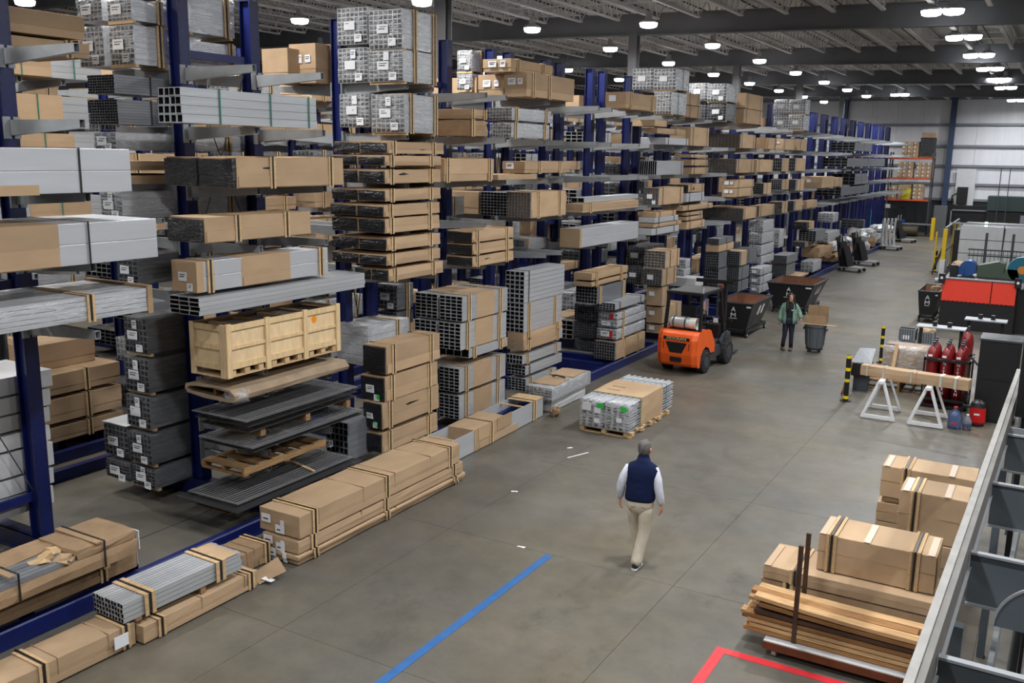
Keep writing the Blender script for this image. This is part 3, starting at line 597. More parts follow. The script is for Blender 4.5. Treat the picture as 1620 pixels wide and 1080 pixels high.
    ('wrapped', -11.1, -10.3, 28.64, 29.28, 1.91, 2.16, 'white wrapped bundle above the forklift roof, lower', '', 'n=4,2;s='),
    ('carton', -11.4, -10.3, 29.8, 30.61, 1.41, 1.71, 'white flat carton behind the forklift roof', '', 's=;white=1'),
    ('wrapped', -12.62, -12.2, 18.87, 19.42, 7.58, 8.06, 'wrapped tube bundle behind the upright, upper', '', 'n=6,7;lab=2;s=.8;sk=1'),
    ('wrapped', -12.63, -12.2, 18.88, 19.43, 7.16, 7.54, 'wrapped tube bundle behind the upright, lower', '', 'n=6,6;lab=2;s=.8;sk=1'),
    ('carton', -10.87, -10.3, 18.14, 20.41, 6.94, 7.45, 'big brown carton with two white labels topmost row, right one', 'big labelled cartons', 's=.12,.45;lab=2;sk=1'),
    ('carton', -11.73, -11.05, 18.43, 20.2, 6.94, 7.438, 'big brown carton with two white labels topmost row, left one', 'big labelled cartons', 's=;lab=2'),
    ('carton', -11.31, -10.6, 17.96, 19.87, 7.45, 7.72, 'smaller brown carton lying on the big labelled cartons', 'big labelled cartons', 's=.15,.75;lab=2'),
    ('carton', -11.6, -10.3, 15.9, 16.51, 6.39, 6.55, 'brown carton above torn brown paper, second level from top', '', 's=.1,.85'),
    ('carton', -11.6, -10.3, 15.9, 16.61, 6.05, 6.37, 'torn brown paper carton patched with tape on second level', '', 's=.1;torn=1'),
    ('wrapped', -10.97, -10.3, 17.53, 19.32, 6.41, 6.68, 'white wrapped tube bundle, upper of two, second level from top', 'white pair', 'n=8,4;s=.1,.85'),
    ('wrapped', -10.86, -10.3, 17.51, 19.25, 6.05, 6.37, 'white wrapped tube bundle, lower of two, second level from top', 'white pair', 'n=8,4;s=.1,.85'),
    ('carton', -11.6, -10.3, 15.0, 16.8, 5.16, 5.59, 'plain brown carton right of the black ended stack', '', 's=.05,.9'),
    ('carton', -11.05, -10.3, 16.99, 18.69, 5.16, 5.278, 'narrow brown carton with gray label beside the plain brown one', '', 's=;lab=1'),
    ('carton', -10.87, -10.3, 18.11, 20.32, 5.29, 5.54, 'dark ended brown carton sagging on third level', '', 's=.3,.75;lab=1'),
    ('carton', -12.8, -11.9, 18.75, 20.45, 4.29, 4.81, 'squat brown carton in the shadow beside the tube ends', '', 's=.9'),
    ('sleeved', -10.93, -10.3, 18.4, 20.13, 4.29, 4.86, 'pair half of dark tube ends with brown sides, right', 'dark tube pair', 'sl=.02,1;s=.2,.8;n=8,8;dk=1'),
    ('tubes', -11.75, -11.05, 18.61, 20.6, 4.29, 4.83, 'pair half of dark tube ends without sleeve, left', 'dark tube pair', 'n=8,8;dk=1;s='),
    ('sleeved', -10.92, -10.3, 15.97, 17.65, 3.92, 4.14, 'top brown sleeved carton with black end, right of the black ended sets', 'black ended trio', 'sl=.02,1;s=.12,.82;n=1,1;dark=1;b=1'),
    ('sleeved', -10.93, -10.3, 15.98, 17.66, 3.67, 3.88, 'middle brown sleeved carton with black end, right of the black ended sets', 'black ended trio', 'sl=.02,1;s=.12,.82;n=1,1;dark=1;b=1'),
    ('sleeved', -10.93, -10.3, 15.98, 17.67, 3.42, 3.62, 'bottom brown sleeved carton with black end, right of the black ended sets', 'black ended trio', 'sl=.02,1;s=.12,.82;n=1,1;dark=1;b=1'),
    ('wrapped', -12.4, -11.6, 20.47, 21.67, 3.3, 3.59, 'white wrapped bundle right of the black ended trio', '', 'n=5,3;s=.1'),
    ('carton', -10.78, -10.3, 21.08, 24.61, 4.29, 4.5, 'long brown carton under a silver channel', '', 's=.12'),
    ('tubes', -10.88, -10.5, 21.54, 25.07, 4.51, 4.64, 'silver channel lying on a long brown carton', '', 'n=2,1;s='),
    ('plain', -10.86, -10.3, 20.96, 24.69, 3.42, 3.89, 'big smooth silver box beam with brown end', '', 's=;capk=1'),
    ('sleeved', -10.82, -10.3, 25.85, 28.08, 5.16, 5.58, 'silver box bundle with ribbed dark end on fourth level', '', 'sl=.97,.99;s=.9;n=8,1'),
    ('carton', -10.89, -10.3, 28.78, 30.35, 5.68, 5.78, 'upper of three thin brown cartons on the fourth level', 'thin carton trio', 's=.12,.85'),
    ('carton', -10.9, -10.3, 28.81, 30.39, 5.43, 5.62, 'middle of three thin brown cartons on the fourth level', 'thin carton trio', 's=.12,.85'),
    ('carton', -10.9, -10.3, 28.85, 30.43, 5.16, 5.37, 'lower of three thin brown cartons on the fourth level', 'thin carton trio', 's=.12,.85'),
    ('sleeved', -10.79, -10.3, 26.1, 28.2, 4.29, 4.78, 'brown carton with dark labelled end on fifth level', '', 'sl=.02,1;s=.15,.85;n=6,6;dk=1;lab=2'),
    ('sleeved', -11.0, -10.3, 28.59, 30.14, 4.6, 4.84, 'small brown carton over a silver box on the fifth level', '', 'sl=.02,1;s=.15,.85;n=6,3;dark=1'),
    ('plain', -11.0, -10.3, 28.51, 30.19, 4.29, 4.56, 'silver box under the small brown carton', '', 's=.15,.85'),
    ('carton', -10.86, -10.3, 26.0, 27.66, 3.93, 4.08, 'top thin bundle in the mixed pile under fifth level', 'mixed thin pile', 's=.15,.8'),
    ('plain', -10.82, -10.3, 25.92, 27.85, 3.77, 3.92, 'second thin bundle in the mixed pile under fifth level', 'mixed thin pile', 's=.15,.8'),
    ('carton', -10.78, -10.3, 25.84, 28.15, 3.64, 3.75, 'third thin bundle in the mixed pile under fifth level', 'mixed thin pile', 's=.15,.8'),
    ('plain', -10.72, -10.3, 25.71, 27.95, 3.42, 3.61, 'bottom thin bundle in the mixed pile under fifth level', 'mixed thin pile', 's=.15,.8'),
    ('carton', -11.0, -10.3, 28.22, 31.16, 4.02, 4.18, 'top thin brown carton in the pile of four beside the mixed pile', 'thin carton pile', 's=.15,.8'),
    ('carton', -11.0, -10.3, 28.59, 30.15, 3.86, 3.96, 'second thin brown carton in the pile of four beside the mixed pile', 'thin carton pile', 's=.15,.8'),
    ('carton', -11.0, -10.3, 28.61, 30.18, 3.7, 3.82, 'third thin brown carton in the pile of four beside the mixed pile', 'thin carton pile', 's=.15,.8'),
    ('carton', -11.0, -10.3, 28.65, 30.4, 3.42, 3.66, 'bottom thin brown carton in the pile of four beside the mixed pile', 'thin carton pile', 's=.15,.8'),
    ('wrapped', -11.02, -10.3, 27.1, 28.25, 7.66, 8.27, 'wrapped tube bundle upper right on top level near the column', 'wrapped quad by column', 'n=6,6;lab=1;s=.5;sk=1'),
    ('wrapped', -11.82, -11.1, 27.34, 29.04, 7.7, 8.32, 'wrapped tube bundle upper left on top level near the column', 'wrapped quad by column', 'n=6,6;lab=1;s='),
    ('wrapped', -10.87, -10.3, 26.82, 28.13, 6.94, 7.59, 'wrapped tube bundle lower right on top level near the column', 'wrapped quad by column', 'n=6,6;s=.4;sk=1'),
    ('carton', -10.9, -10.3, 23.49, 25.61, 6.94, 7.36, 'brown carton with white label in front of the wrapped quad', '', 's=.15,.85;lab=1'),
    ('carton', -11.3, -10.6, 28.89, 30.17, 7.32, 7.688, 'upper brown carton just behind the wrapped quad', '', 's=.2,.8'),
    ('carton', -11.3, -10.6, 28.95, 30.24, 6.94, 7.3, 'lower brown carton just behind the wrapped quad', '', 's=.2,.8'),
    ('wrapped', -10.99, -10.3, 31.94, 33.17, 7.58, 8.18, 'wrapped tube bundle upper right on top level beyond the column', 'wrapped quad beyond column', 'n=6,6;lab=2;s=.8;sk=1'),
    ('wrapped', -11.75, -11.05, 32.17, 33.87, 7.62, 8.23, 'wrapped tube bundle upper left on top level beyond the column', 'wrapped quad beyond column', 'n=6,6;lab=1;s='),
    ('wrapped', -10.97, -10.3, 32.0, 33.16, 6.94, 7.53, 'wrapped tube bundle lower right on top level beyond the column', 'wrapped quad beyond column', 'n=6,6;dk=1;lab=2;s=.8;sk=1'),
    ('wrapped', -11.75, -11.05, 32.28, 33.98, 6.94, 7.58, 'wrapped tube bundle lower left on top level beyond the column', 'wrapped quad beyond column', 'n=6,6;dk=1;s='),
    ('carton', -11.1, -10.3, 34.17, 36.41, 7.46, 8.0, 'upper brown labelled carton of the top level pair', 'far labelled pair', 's=.1,.85;lab=1'),
    ('carton', -11.1, -10.3, 34.06, 36.46, 6.94, 7.44, 'lower brown labelled carton of the top level pair', 'far labelled pair', 's=.1,.85;lab=1'),
    ('wrapped', -11.05, -10.3, 43.2, 44.05, 7.64, 8.28, 'farthest wrapped tube bundle on the top level, upper right', 'farthest wrapped quad', 'n=6,6;lab=1;s=;sk=1'),
    ('wrapped', -11.75, -11.05, 43.3, 46.0, 7.65, 8.3, 'farthest wrapped tube bundle on the top level, upper left', 'farthest wrapped quad', 'n=6,6;lab=1;s='),
    ('wrapped', -10.99, -10.3, 43.06, 44.15, 6.94, 7.6, 'farthest wrapped tube bundle on the top level, lower right', 'farthest wrapped quad', 'n=6,6;lab=1;s=;sk=1'),
    ('wrapped', -11.75, -11.05, 43.39, 46.0, 6.94, 7.62, 'farthest wrapped tube bundle on the top level, lower left', 'farthest wrapped quad', 'n=6,6;lab=1;s='),
    ('carton', -11.0, -10.3, 25.59, 26.56, 6.55, 6.73, 'short brown carton on ribs above crossed planks', '', 's=.9'),
    ('carton', -10.69, -10.3, 25.8, 28.15, 6.35, 6.51, 'thin brown carton with a plank, second level', '', 's=.6'),
    ('plain', -11.1, -10.3, 26.49, 28.42, 6.05, 6.25, 'small silver bundle under the thin planks', '', 's=.1,.9'),
    ('carton', -11.0, -10.3, 28.6, 30.37, 6.05, 6.63, 'square brown carton on the second level', '', 's=.1,.85'),
    ('sleeved', -11.7, -10.3, 33.78, 35.73, 6.05, 6.53, 'dark double tube ends with brown sides beside the square brown carton', '', 'sl=.03,1;n=11,7;dk=1;s=.1,.85'),
    ('carton', -10.72, -10.3, 37.27, 38.61, 6.05, 6.49, 'brown carton with dark end, second level farther on', '', 's=.1,.85'),
    ('carton', -10.58, -10.3, 39.75, 41.8, 6.05, 6.5, 'brown carton with white label second level beyond dark end', '', 's=.1,.9;lab=1'),
    ('carton', -11.0, -10.3, 42.18, 43.95, 6.05, 6.55, 'last brown carton on the second level', '', 's=.3'),
    ('sleeved', -11.7, -10.3, 33.51, 35.68, 5.16, 5.64, 'dark double tube ends with brown sides on the third level', '', 'sl=.03,1;n=11,6;dk=1;s=.1,.85'),
    ('carton', -10.9, -10.3, 36.15, 38.45, 5.16, 5.64, 'plain brown carton third level, next in the row', '', 's=.1,.9'),
    ('sleeved', -10.66, -10.3, 39.78, 40.96, 5.16, 5.7, 'gray ended brown carton third level', '', 'sl=.1,1;s=;n=4,4;dk=1'),
    ('sleeved', -10.59, -10.3, 42.0, 43.95, 5.16, 5.71, 'last gray ended brown carton third level', '', 'sl=.1,1;s=;n=4,4;dk=1'),
    ('carton', -10.8, -10.3, 33.55, 35.92, 4.62, 4.9, 'upper labelled brown carton of two on the fourth level', 'far flat pair', 's=.15,.9;lab=2'),
    ('carton', -10.78, -10.3, 33.53, 35.82, 4.29, 4.6, 'lower labelled brown carton of two on the fourth level', 'far flat pair', 's=.15,.9;lab=2'),
    ('sleeved', -10.69, -10.3, 37.25, 38.4, 4.29, 4.71, 'dark ended brown carton beyond the labelled pair', '', 'sl=.1,1;s=.4;n=6,5;dk=1'),
    ('sleeved', -10.82, -10.3, 40.01, 41.2, 4.4, 4.82, 'dark ended taller brown carton on the fourth level', '', 'sl=.1,1;s=.5;n=6,5;dk=1'),
    ('sleeved', -10.62, -10.3, 42.38, 43.95, 4.29, 4.78, 'last dark ended brown carton on the fourth level', '', 'sl=.2,1;s=.5;n=6,5;dk=1'),
    ('carton', -11.3, -10.3, 47.64, 50.4, 4.29, 4.83, 'brown labelled carton at the quiet end of fourth level', '', 's=;lab=1'),
    ('carton', -10.63, -10.3, 50.7, 52.53, 4.29, 4.75, 'last brown carton at the quiet end of the fourth level', '', 's=.5'),
    ('sleeved', -11.88, -10.3, 34.73, 36.52, 3.42, 3.83, 'long dark double ended tubes with brown sides, fifth level', '', 'sl=.05,1;s=.1,.9;n=12,6;dk=1'),
    ('sleeved', -10.69, -10.3, 36.83, 39.11, 3.42, 3.84, 'brown carton with dark end, fifth level', '', 'sl=.02,1;s=.1,.9;n=6,6;dk=1'),
    ('sleeved', -10.88, -10.3, 40.28, 41.27, 3.42, 3.87, 'ribbed dark box with brown side, fifth level', '', 'sl=.1,1;s=.5;n=6,5;dk=1'),
    ('sleeved', -10.56, -10.3, 42.3, 43.95, 3.42, 3.85, 'last ribbed dark box with brown side, fifth level', '', 'sl=.2,1;s=;n=6,5;dk=1'),
    ('carton', -10.6, -10.3, 44.78, 46.93, 3.42, 3.76, 'white topped brown carton, fifth level end', '', 's=;lab=1'),
    ('tubes', -10.74, -10.3, 32.03, 33.69, 2.68, 2.88, 'dark tube bundle topmost of the stack behind the hopper', 'behind hopper', 'n=8,3;dk=1;s=.5'),
    ('carton', -10.79, -10.3, 32.08, 33.82, 2.41, 2.66, 'brown sleeved bundle second in the stack behind the hopper', 'behind hopper', 's=.5'),
    ('tubes', -10.8, -10.3, 32.12, 33.08, 1.82, 2.37, 'black tube bundle third in the stack behind the hopper', 'behind hopper', 'n=8,6;dk=1;s='),
    ('tubes', -10.83, -10.3, 32.18, 33.2, 1.13, 1.78, 'black tube bundle fourth in the stack behind the hopper', 'behind hopper', 'n=8,6;dk=1;s='),
    ('sleeved', -10.51, -9.95, 33.45, 35.67, 1.81, 2.33, 'dark tube bundle with a small brown patch, front stack behind hopper', 'front of behind hopper', 'sl=.1,.4;s=.5;n=7,7;dk=1'),
    ('tubes', -10.56, -9.95, 33.48, 34.78, 1.29, 1.75, 'dark tube bundle with silver sides, middle of front stack behind hopper', 'front of behind hopper', 'n=8,8;dk=1;s=.3'),
    ('tubes', -10.55, -9.95, 33.49, 34.81, 0.85, 1.23, 'dark tube bundle with silver sides, bottom of front stack behind hopper', 'front of behind hopper', 'n=8,8;dk=1;s=.3'),
    ('wrapped', -10.91, -10.3, 37.63, 39.28, 2.74, 3.23, 'topmost gray wrapped bundle in the tall pale column', 'tall pale column', 'n=5,5;s='),
    ('wrapped', -10.85, -10.3, 37.56, 39.41, 2.29, 2.73, 'second gray wrapped bundle in the tall pale column', 'tall pale column', 'n=5,5;s='),
    ('wrapped', -10.83, -10.3, 37.58, 39.53, 1.83, 2.25, 'third gray wrapped bundle in the tall pale column', 'tall pale column', 'n=5,5;s='),
    ('wrapped', -10.83, -10.3, 37.67, 39.64, 1.46, 1.8, 'lowest gray wrapped bundle in the tall pale column', 'tall pale column', 'n=5,5;s='),
    ('wrapped', -10.41, -9.95, 36.41, 38.11, 1.15, 1.448, 'upper white wrapped bundle with dark label beside the hopper', 'white trio beside hopper', 'n=4,3;s=.2;lab=1'),
    ('wrapped', -10.41, -9.95, 36.49, 38.22, 0.79, 1.1, 'middle white wrapped bundle with dark label beside the hopper', 'white trio beside hopper', 'n=4,3;s=.2;lab=1'),
    ('wrapped', -10.36, -9.95, 36.4, 38.31, 0.45, 0.76, 'lower white wrapped bundle with dark label beside the hopper', 'white trio beside hopper', 'n=4,3;s=.2;lab=1'),
    ('tubes', -10.98, -10.3, 41.78, 43.78, 1.08, 1.45, 'silver tube bundle, upper, right of the white trio', 'right of white trio', 'n=10,5;dk=1;s='),
    ('tubes', -10.99, -10.3, 41.83, 43.45, 0.54, 1.03, 'silver tube bundle, lower, right of the white trio', 'right of white trio', 'n=10,7;dk=1;s='),
    ('wrapped', -11.0, -10.3, 40.27, 41.11, 1.93, 2.72, 'upright brown and gray wrapped block behind the tall column', '', 'n=3,5;s='),
    ('sleeved', -10.99, -10.3, 45.13, 46.62, 2.39, 2.75, 'black film ended carton right of the pale column', '', 'sl=.3,1;s=.5;n=2,1;dark=1'),
    ('sleeved', -10.9, -10.3, 45.02, 46.49, 1.59, 1.828, 'dark tube end with brown side, lower right of the pale column', '', 'sl=.3,1;s=.5;n=8,5;dk=1'),
    ('carton', -10.85, -9.95, 46.69, 49.76, 0.96, 1.47, 'torn brown carton on the low far shelf', '', 's=;torn=1'),
    ('tubes', -10.75, -9.95, 45.58, 47.67, 1.84, 2.33, 'gray dark ended bundle on the low far shelf', '', 'n=5,5;dk=1;s='),
    ('wrapped', -10.75, -9.95, 48.44, 51.07, 1.57, 2.09, 'crumpled white wrapped bundle on the low far shelf', '', 'n=4,4;s='),
    ('wrapped', -10.4, -9.8, 44.88, 46.64, 0.44, 0.96, 'white boxed bundle near the far floor rail', '', 'n=3,3;s='),
    ('carton', -10.6, -9.8, 42.2, 44.06, 0.45, 0.528, 'small brown flat carton near the far floor rail', '', 's='),
    ('wrapped', -11.0, -10.2, 50.49, 51.8, 2.46, 2.95, 'small white striped bundle on the far low arm', '', 'n=4,4;s='),
    ('wrapped', -11.4, -10.1, 58.77, 59.26, 1.67, 2.17, 'gray wrapped pair of bundles on the far low arm', '', 'n=4,3;dk=1;s='),
    ('tubes', -11.6, -10.3, 55.1, 60.5, 6.18, 6.62, 'long gray tube bundle at the far end, top level', 'far gray bundles', 'n=4,3;dk=1;s=.5'),
    ('tubes', -11.6, -10.3, 53.39, 65.57, 5.29, 5.76, 'long gray tube bundle at the far end, second level', 'far gray bundles', 'n=4,3;dk=1;s=.5'),
    ('tubes', -11.6, -10.3, 55.92, 59.7, 4.29, 4.89, 'long gray tube bundle at the far end, third level', 'far gray bundles', 'n=4,3;dk=1;s=.5'),
    ('tubes', -11.6, -10.3, 52.36, 60.65, 3.76, 4.2, 'long gray tube bundle at the far end, lowest level', 'far gray bundles', 'n=4,3;dk=1;s=.5'),
    ('sleeved', -17.4, -16.1, 9.2, 11.91, 6.94, 7.37, 'brown and silver bundle with green straps glimpsed at upper left', '', 'sl=0,.62;s=.4,.78;n=6,4;gs=1'),
    ('sleeved', -17.4, -16.1, 9.5, 11.57, 6.05, 6.62, 'brown and silver bundle glimpsed on the second level at left', '', 'sl=0,.75;s=.5;n=6,4;gs=1'),
    ('sleeved', -17.4, -16.1, 9.6, 11.65, 5.67, 5.94, 'brown and silver bundle glimpsed just above the smooth silver panels', '', 'sl=.1,.8;s=.5;n=6,4;gs=1'),
    ('sleeved', -17.4, -16.1, 9.6, 11.7, 4.29, 4.81, 'brown and silver bundle with green strap above the half covered bundle', '', 'sl=.3,.9;s=.1,.6;n=6,4;gs=1'),
    ('carton', -16.95, -15.75, 8.6, 11.6, 1.18, 1.568, 'top long brown carton stacked on the rear rack seen past the tower', 'rear brown stack', 's=.1,.75;lid=1'),
    ('carton', -16.95, -15.75, 8.6, 11.6, 0.65, 1.1, 'middle long brown carton stacked on the rear rack seen past the tower', 'rear brown stack', 's=.1,.75;lid=1'),
    ('carton', -16.95, -15.75, 8.6, 11.6, 0.285, 0.56, 'bottom long brown carton stacked on the rear rack seen past the tower', 'rear brown stack', 's=.1,.75;lid=1'),
    ('carton', -17.5, -16.2, 10.0, 11.4, 1.58, 2.06, 'pale board covered carton above the long rear brown stack', 'rear brown stack', 's='),
    ('carton', -13.3, -12.2, 6.4, 7.88, 2.35, 2.6, 'pale gray boxed bundle end right of the left upright, topmost', 'pale boxes', 's=;white=1'),
    ('carton', -13.3, -12.2, 6.4, 7.83, 2.08, 2.32, 'pale gray boxed bundle end right of the left upright, second', 'pale boxes', 's=;white=1'),
    ('carton', -13.3, -12.2, 6.4, 7.8, 1.84, 2.06, 'pale gray boxed bundle end right of the left upright, third', 'pale boxes', 's=;white=1'),
    ('carton', -13.3, -12.2, 6.4, 7.78, 1.57, 1.79, 'pale gray boxed bundle end right of the left upright, fourth', 'pale boxes', 's=;white=1'),
    ('carton', -13.3, -12.2, 6.4, 7.8, 1.19, 1.53, 'pale gray boxed bundle end right of the left upright, fifth', 'pale boxes', 's=;white=1'),
    ('carton', -13.3, -12.2, 6.4, 7.78, 0.92, 1.15, 'pale gray boxed bundle end right of the left upright, sixth', 'pale boxes', 's=;white=1'),
    ('carton', -13.3, -12.2, 6.4, 7.75, 0.62, 0.89, 'pale gray boxed bundle end right of the left upright, lowest', 'pale boxes', 's=;white=1'),
]
for d in DATA: bundle(*d)
# loads glimpsed deeper inside the racks: rear side of the front rack, and the rear rack
rr = random.Random(3)
def lvn(z): return 'top level' if z > 6.5 else 'second level' if z > 5.8 else 'third level' if z > 4.8 else 'fourth level' if z > 4 else 'fifth level' if z > 3 else 'upper low stack' if z > 1.8 else 'lower low stack' if z > 0.8 else 'floor level'
def glimpse(xc, side, y, z, lab, grp, i):
    k = rr.choice(['carton', 'carton', 'sleeved', 'wrapped', 'tubes', 'wrapped'])
    h = rr.choice([0.3, 0.42, 0.5, 0.56]); wd = rr.choice([0.6, 0.72, 1.1, 1.25]); l = rr.uniform(1.5, 2.2)
    x1 = xc + (1.42 if side > 0 else -0.14)
    word = dict(carton='brown carton', sleeved='brown sleeved tube bundle', wrapped='wrapped tube bundle', tubes='gray tube bundle')[k]
    bundle(k, x1 - wd, x1, y, y + l, z, z + h, word + lab, word + 's' + grp, 'n=5,4;s=.2,.8;sl=.2,1' + (';dk=1' if rr.random() < 0.4 else ''))
for i, y in enumerate([16.3 + 2.7 * i for i in range(19)]):
    for z in LV + [0.3, 1.2]:
        if rr.random() < (0.6 if y < 45 else 0.25) and not (y < 19 and z > 6): glimpse(XA, -1, y, z + 0.015, ' behind the front uprights, ' + lvn(z) + ', ' + ORD[i] + ' bay from near end', ' behind front uprights', 0)
for i, y in enumerate([12.4] + [15.3 + 2.7 * i for i in range(15)]):
    for z in LV + [0.3, 1.3, 2.2]:
        if rr.random() < 0.85 and not (y < 12 and z > 5): glimpse(XB, 1, y, z + 0.015, ' on the rear rack, ' + lvn(z) + ', ' + ORD[i] + ' bay from left', ' on rear rack', 0)
for i, y in enumerate([8.2 + 2.7 * i for i in range(17)]):
    for z in LV + [0.3, 1.3, 2.2]:
        if rr.random() < 0.7: glimpse(XC, 1, y, z + 0.015, ' on the third rack row, ' + lvn(z) + ', ' + ORD[i] + ' bay from left', ' on third rack row', 0)

# ---------------------------------------------------------------- crate, torn carton and steel grates in the second bay
cr = thing('wooden_crate', 'pale plywood shipping crate with three bays and an orange sticker', 'crate', (-10.68, 9.38, 2.395))
CW, CL, CH = 0.37, 2.5, 0.8
POSTW = mat('crate_post', (218, 190, 146), 0.65, var=0.14, scale=5, stretch=(6, 6, 0.6), spec=0.25)
for i in range(3):
    a = i * CL / 3
    G().box(CW - 0.03, CW - 0.012, a + 0.02, a + CL / 3 - 0.02, 0.12, CH - 0.02).put('side_panel', CRATE, cr)
G().box(-CW, CW - 0.03, 0.02, 0.04, 0.12, CH - 0.02).put('end_panel', CRATE, cr)
G().box(-CW, -CW + 0.02, 0.02, CL, 0.12, CH - 0.02).put('side_panel', CRATE, cr); G().box(-CW, CW, CL - 0.03, CL - 0.01, 0.12, CH - 0.02).put('end_panel', CRATE, cr)
G().box(-CW + 0.02, CW - 0.03, 0.03, CL - 0.03, CH - 0.1, CH - 0.08).put('lid_panel', mat('crate_lid', (92, 84, 76), 0.8, var=0.2), cr)
for y in (0.0, CL / 3 - 0.05, 2 * CL / 3 - 0.05, CL - 0.1):
    G().box(CW - 0.012, CW + 0.03, y, y + 0.1, 0, CH + 0.01).put('post', POSTW, cr, bevel=0.004)
for z in (0.12, 0.42, CH - 0.1):
    for i in range(3): G().box(CW - 0.012, CW + 0.016, i * CL / 3 + 0.05, (i + 1) * CL / 3 - 0.05, z, z + (0.05 if z == 0.42 else 0.09)).put('rail', POSTW, cr)
    G().box(-CW, CW - 0.02, -0.006, 0.02, z, z + 0.08).put('rail', POSTW, cr)
G().box(-CW, -CW + 0.09, -0.012, 0.02, 0.0, CH).put('post', CRATE, cr); G().box(CW - 0.11, CW - 0.015, -0.012, 0.02, 0.0, CH).put('post', CRATE, cr)
for i in range(9): G().box(CW - 0.1, CW + 0.004, 0.08 + i * 0.28, 0.18 + i * 0.28, 0.02, 0.1).put('block', WOOD, cr)
G().box(-CW, CW, 0.0, CL, 0.0, 0.02).put('bottom_board', WOOD, cr)
for y in (0.3, 0.8, 1.3, 1.8, 2.3): G().box(-CW + 0.04, CW - 0.04, y, y + 0.1, CH - 0.08, CH - 0.05).put('lid_slat', WOODD, cr)
ST = mat('orange_sticker', (240, 140, 20), 0.5)
G().cyl((CW - 0.012, 1.9, 0.62), (CW - 0.009, 1.9, 0.62), 0.06, n=16).put('sticker', ST, cr)
tc_ = thing('torn_carton', 'flattened torn carton with an open mouth under the wooden crate', 'carton', (-10.72, 9.4, 2.03))
g = G(); P_ = [(-0.55, 0.1), (-0.5, 0.04), (-0.1, -0.0), (0.35, -0.0), (0.52, 0.03), (0.54, 0.1), (0.45, 0.19), (0.1, 0.2), (-0.3, 0.2), (-0.5, 0.17)]
g2 = [(x * 0.88, 0.1 + (z - 0.1) * 0.7) for x, z in P_]
n = len(P_); vs = []
for y, q, sc in ((0, P_, 1), (0, g2, 1), (0.9, g2, 1), (0.8, P_, 1.02), (1.7, P_, 0.97), (2.55, P_, 1.0)):
    vs += [(x * sc + random.uniform(-.01, .01), y + random.uniform(-.02, .02), z + random.uniform(-.008, .008)) for x, z in q]
f = []
for a, b in ((0, 1), (1, 2), (0, 3), (3, 4), (4, 5)):
    f += [(a * n + i, a * n + (i + 1) % n, b * n + (i + 1) % n, b * n + i) for i in range(n)]
f += [tuple(2 * n + i for i in range(n)), tuple(5 * n + i for i in range(n))]
g.add(vs, f).put('carton_shell', mat('dusty_carton', (150, 131, 108), 0.8, var=0.2, scale=4, bump=0.4, bscale=5), tc_); G().box(-0.02, 0.03, 0.1, 0.3, 0.04, 0.17).put('inner_flap', KDARK, tc_)
lump(0.25, 0.56, 0.02, 0.3, -0.02, 0.17, 3, 3, 3, 0.02, 4).put('plastic_wrap', FILM, tc_, smooth=True)
def grate(name, label, x0, x1, y0, y1, z, nb, m=MESHB, margin=0.06, tilt=0.0, rz=0.0, group='black steel grates', plate=False):
    t = thing(name, label, 'grate', (x0, y0, z), rz, group); t.rotation_euler.x = tilt
    W_ = x1 - x0; L_ = y1 - y0
    e = 0.22 if plate else margin
    for nm_, a in (('end_bar', (0, W_, 0, e, 0.012, 0.026)), ('end_bar', (0, W_, L_ - e, L_, 0.012, 0.026)), ('side_bar', (0, e, e, L_ - e, 0.012, 0.026)), ('side_bar', (W_ - e, W_, e, L_ - e, 0.012, 0.026))):
        G().box(*a).put(nm_, m, t)
    p = (W_ - 2 * e) / nb
    me = G().box(0, p * 0.38, e, L_ - e, 0.014, 0.024).mesh('slat', m)
    for i in range(nb): inst('slat', me, t, (e + p * (i + 0.25), 0, 0))
    return t
for i in range(3): grate('slotted_grate', ['top', 'second', 'third'][i] + ' black slotted grate in the upper pile under the torn carton', -11.27 + .02 * i, -10.1 - .03 * i, 9.52 + .05 * i, 12.1 + .03 * i, 1.72 - i * 0.1, 14, GRATE_SHADE if i else MESHB, rz=0.01 * i)
for i in range(2): grate('slotted_grate', ['upper', 'lower'][i] + ' black slotted grate of the middle pair above the pallet', -11.27, -10.1 - 0.02 * i, 9.62 + .04 * i, 12.22, 1.28 - i * 0.07, 14, GRATE_SHADE if i else MESHB)
for i in range(3): G().box(-11.2, -10.2, 9.9 + i, 10.0 + i, 1.405, 1.515).put('spacer_beam', WOODD); tag(bpy.data.objects[-1] if False else COL.objects[-1], ['near', 'middle', 'far'][i] + ' wooden spacer beam under the upper pile of grates', 'beam', 'grate spacers')
def pallet(label, x, y, z, w_, l_, rz=0, m=WOODD, group=None, nb=6, h=0.13):
    t = thing('wooden_pallet', label, 'pallet', (x, y, z), rz, group)
    for i in range(nb):
        a = i * l_ / nb; G().box(0, w_, a + 0.01, a + l_ / nb * 0.72, h - 0.02, h).put('deck_board', m, t)
    for xx in (0, w_ / 2 - 0.025, w_ - 0.05): G().box(xx, xx + 0.05, 0, l_, 0.022, h - 0.02).put('stringer', m, t)
    for yy in (0.0, l_ / 2 - .05, l_ - 0.1): G().box(0, w_, yy, yy + 0.1, 0, 0.02).put('bottom_board', m, t)
    return t
pallet('weathered wooden pallet lying on the lowest rack arms among the grates', -11.2, 9.6, 0.815, 0.92, 1.85)
pallet('wooden pallet under the lowest black grate on the floor', -11.1, 9.35, 0.29, 0.8, 2.3)
grate('slotted_grate', 'lowest wide black plate grate lying on the wooden floor pallet', -11.3, -9.98, 9.15, 12.05, 0.43, 13, GRATE_SHADE, plate=True)
grate('slotted_grate', 'open black bar grate lying loose on the lowest wide plate', -11.2, -10.12, 9.3, 11.95, 0.49, 14, margin=0.035, tilt=0.0)
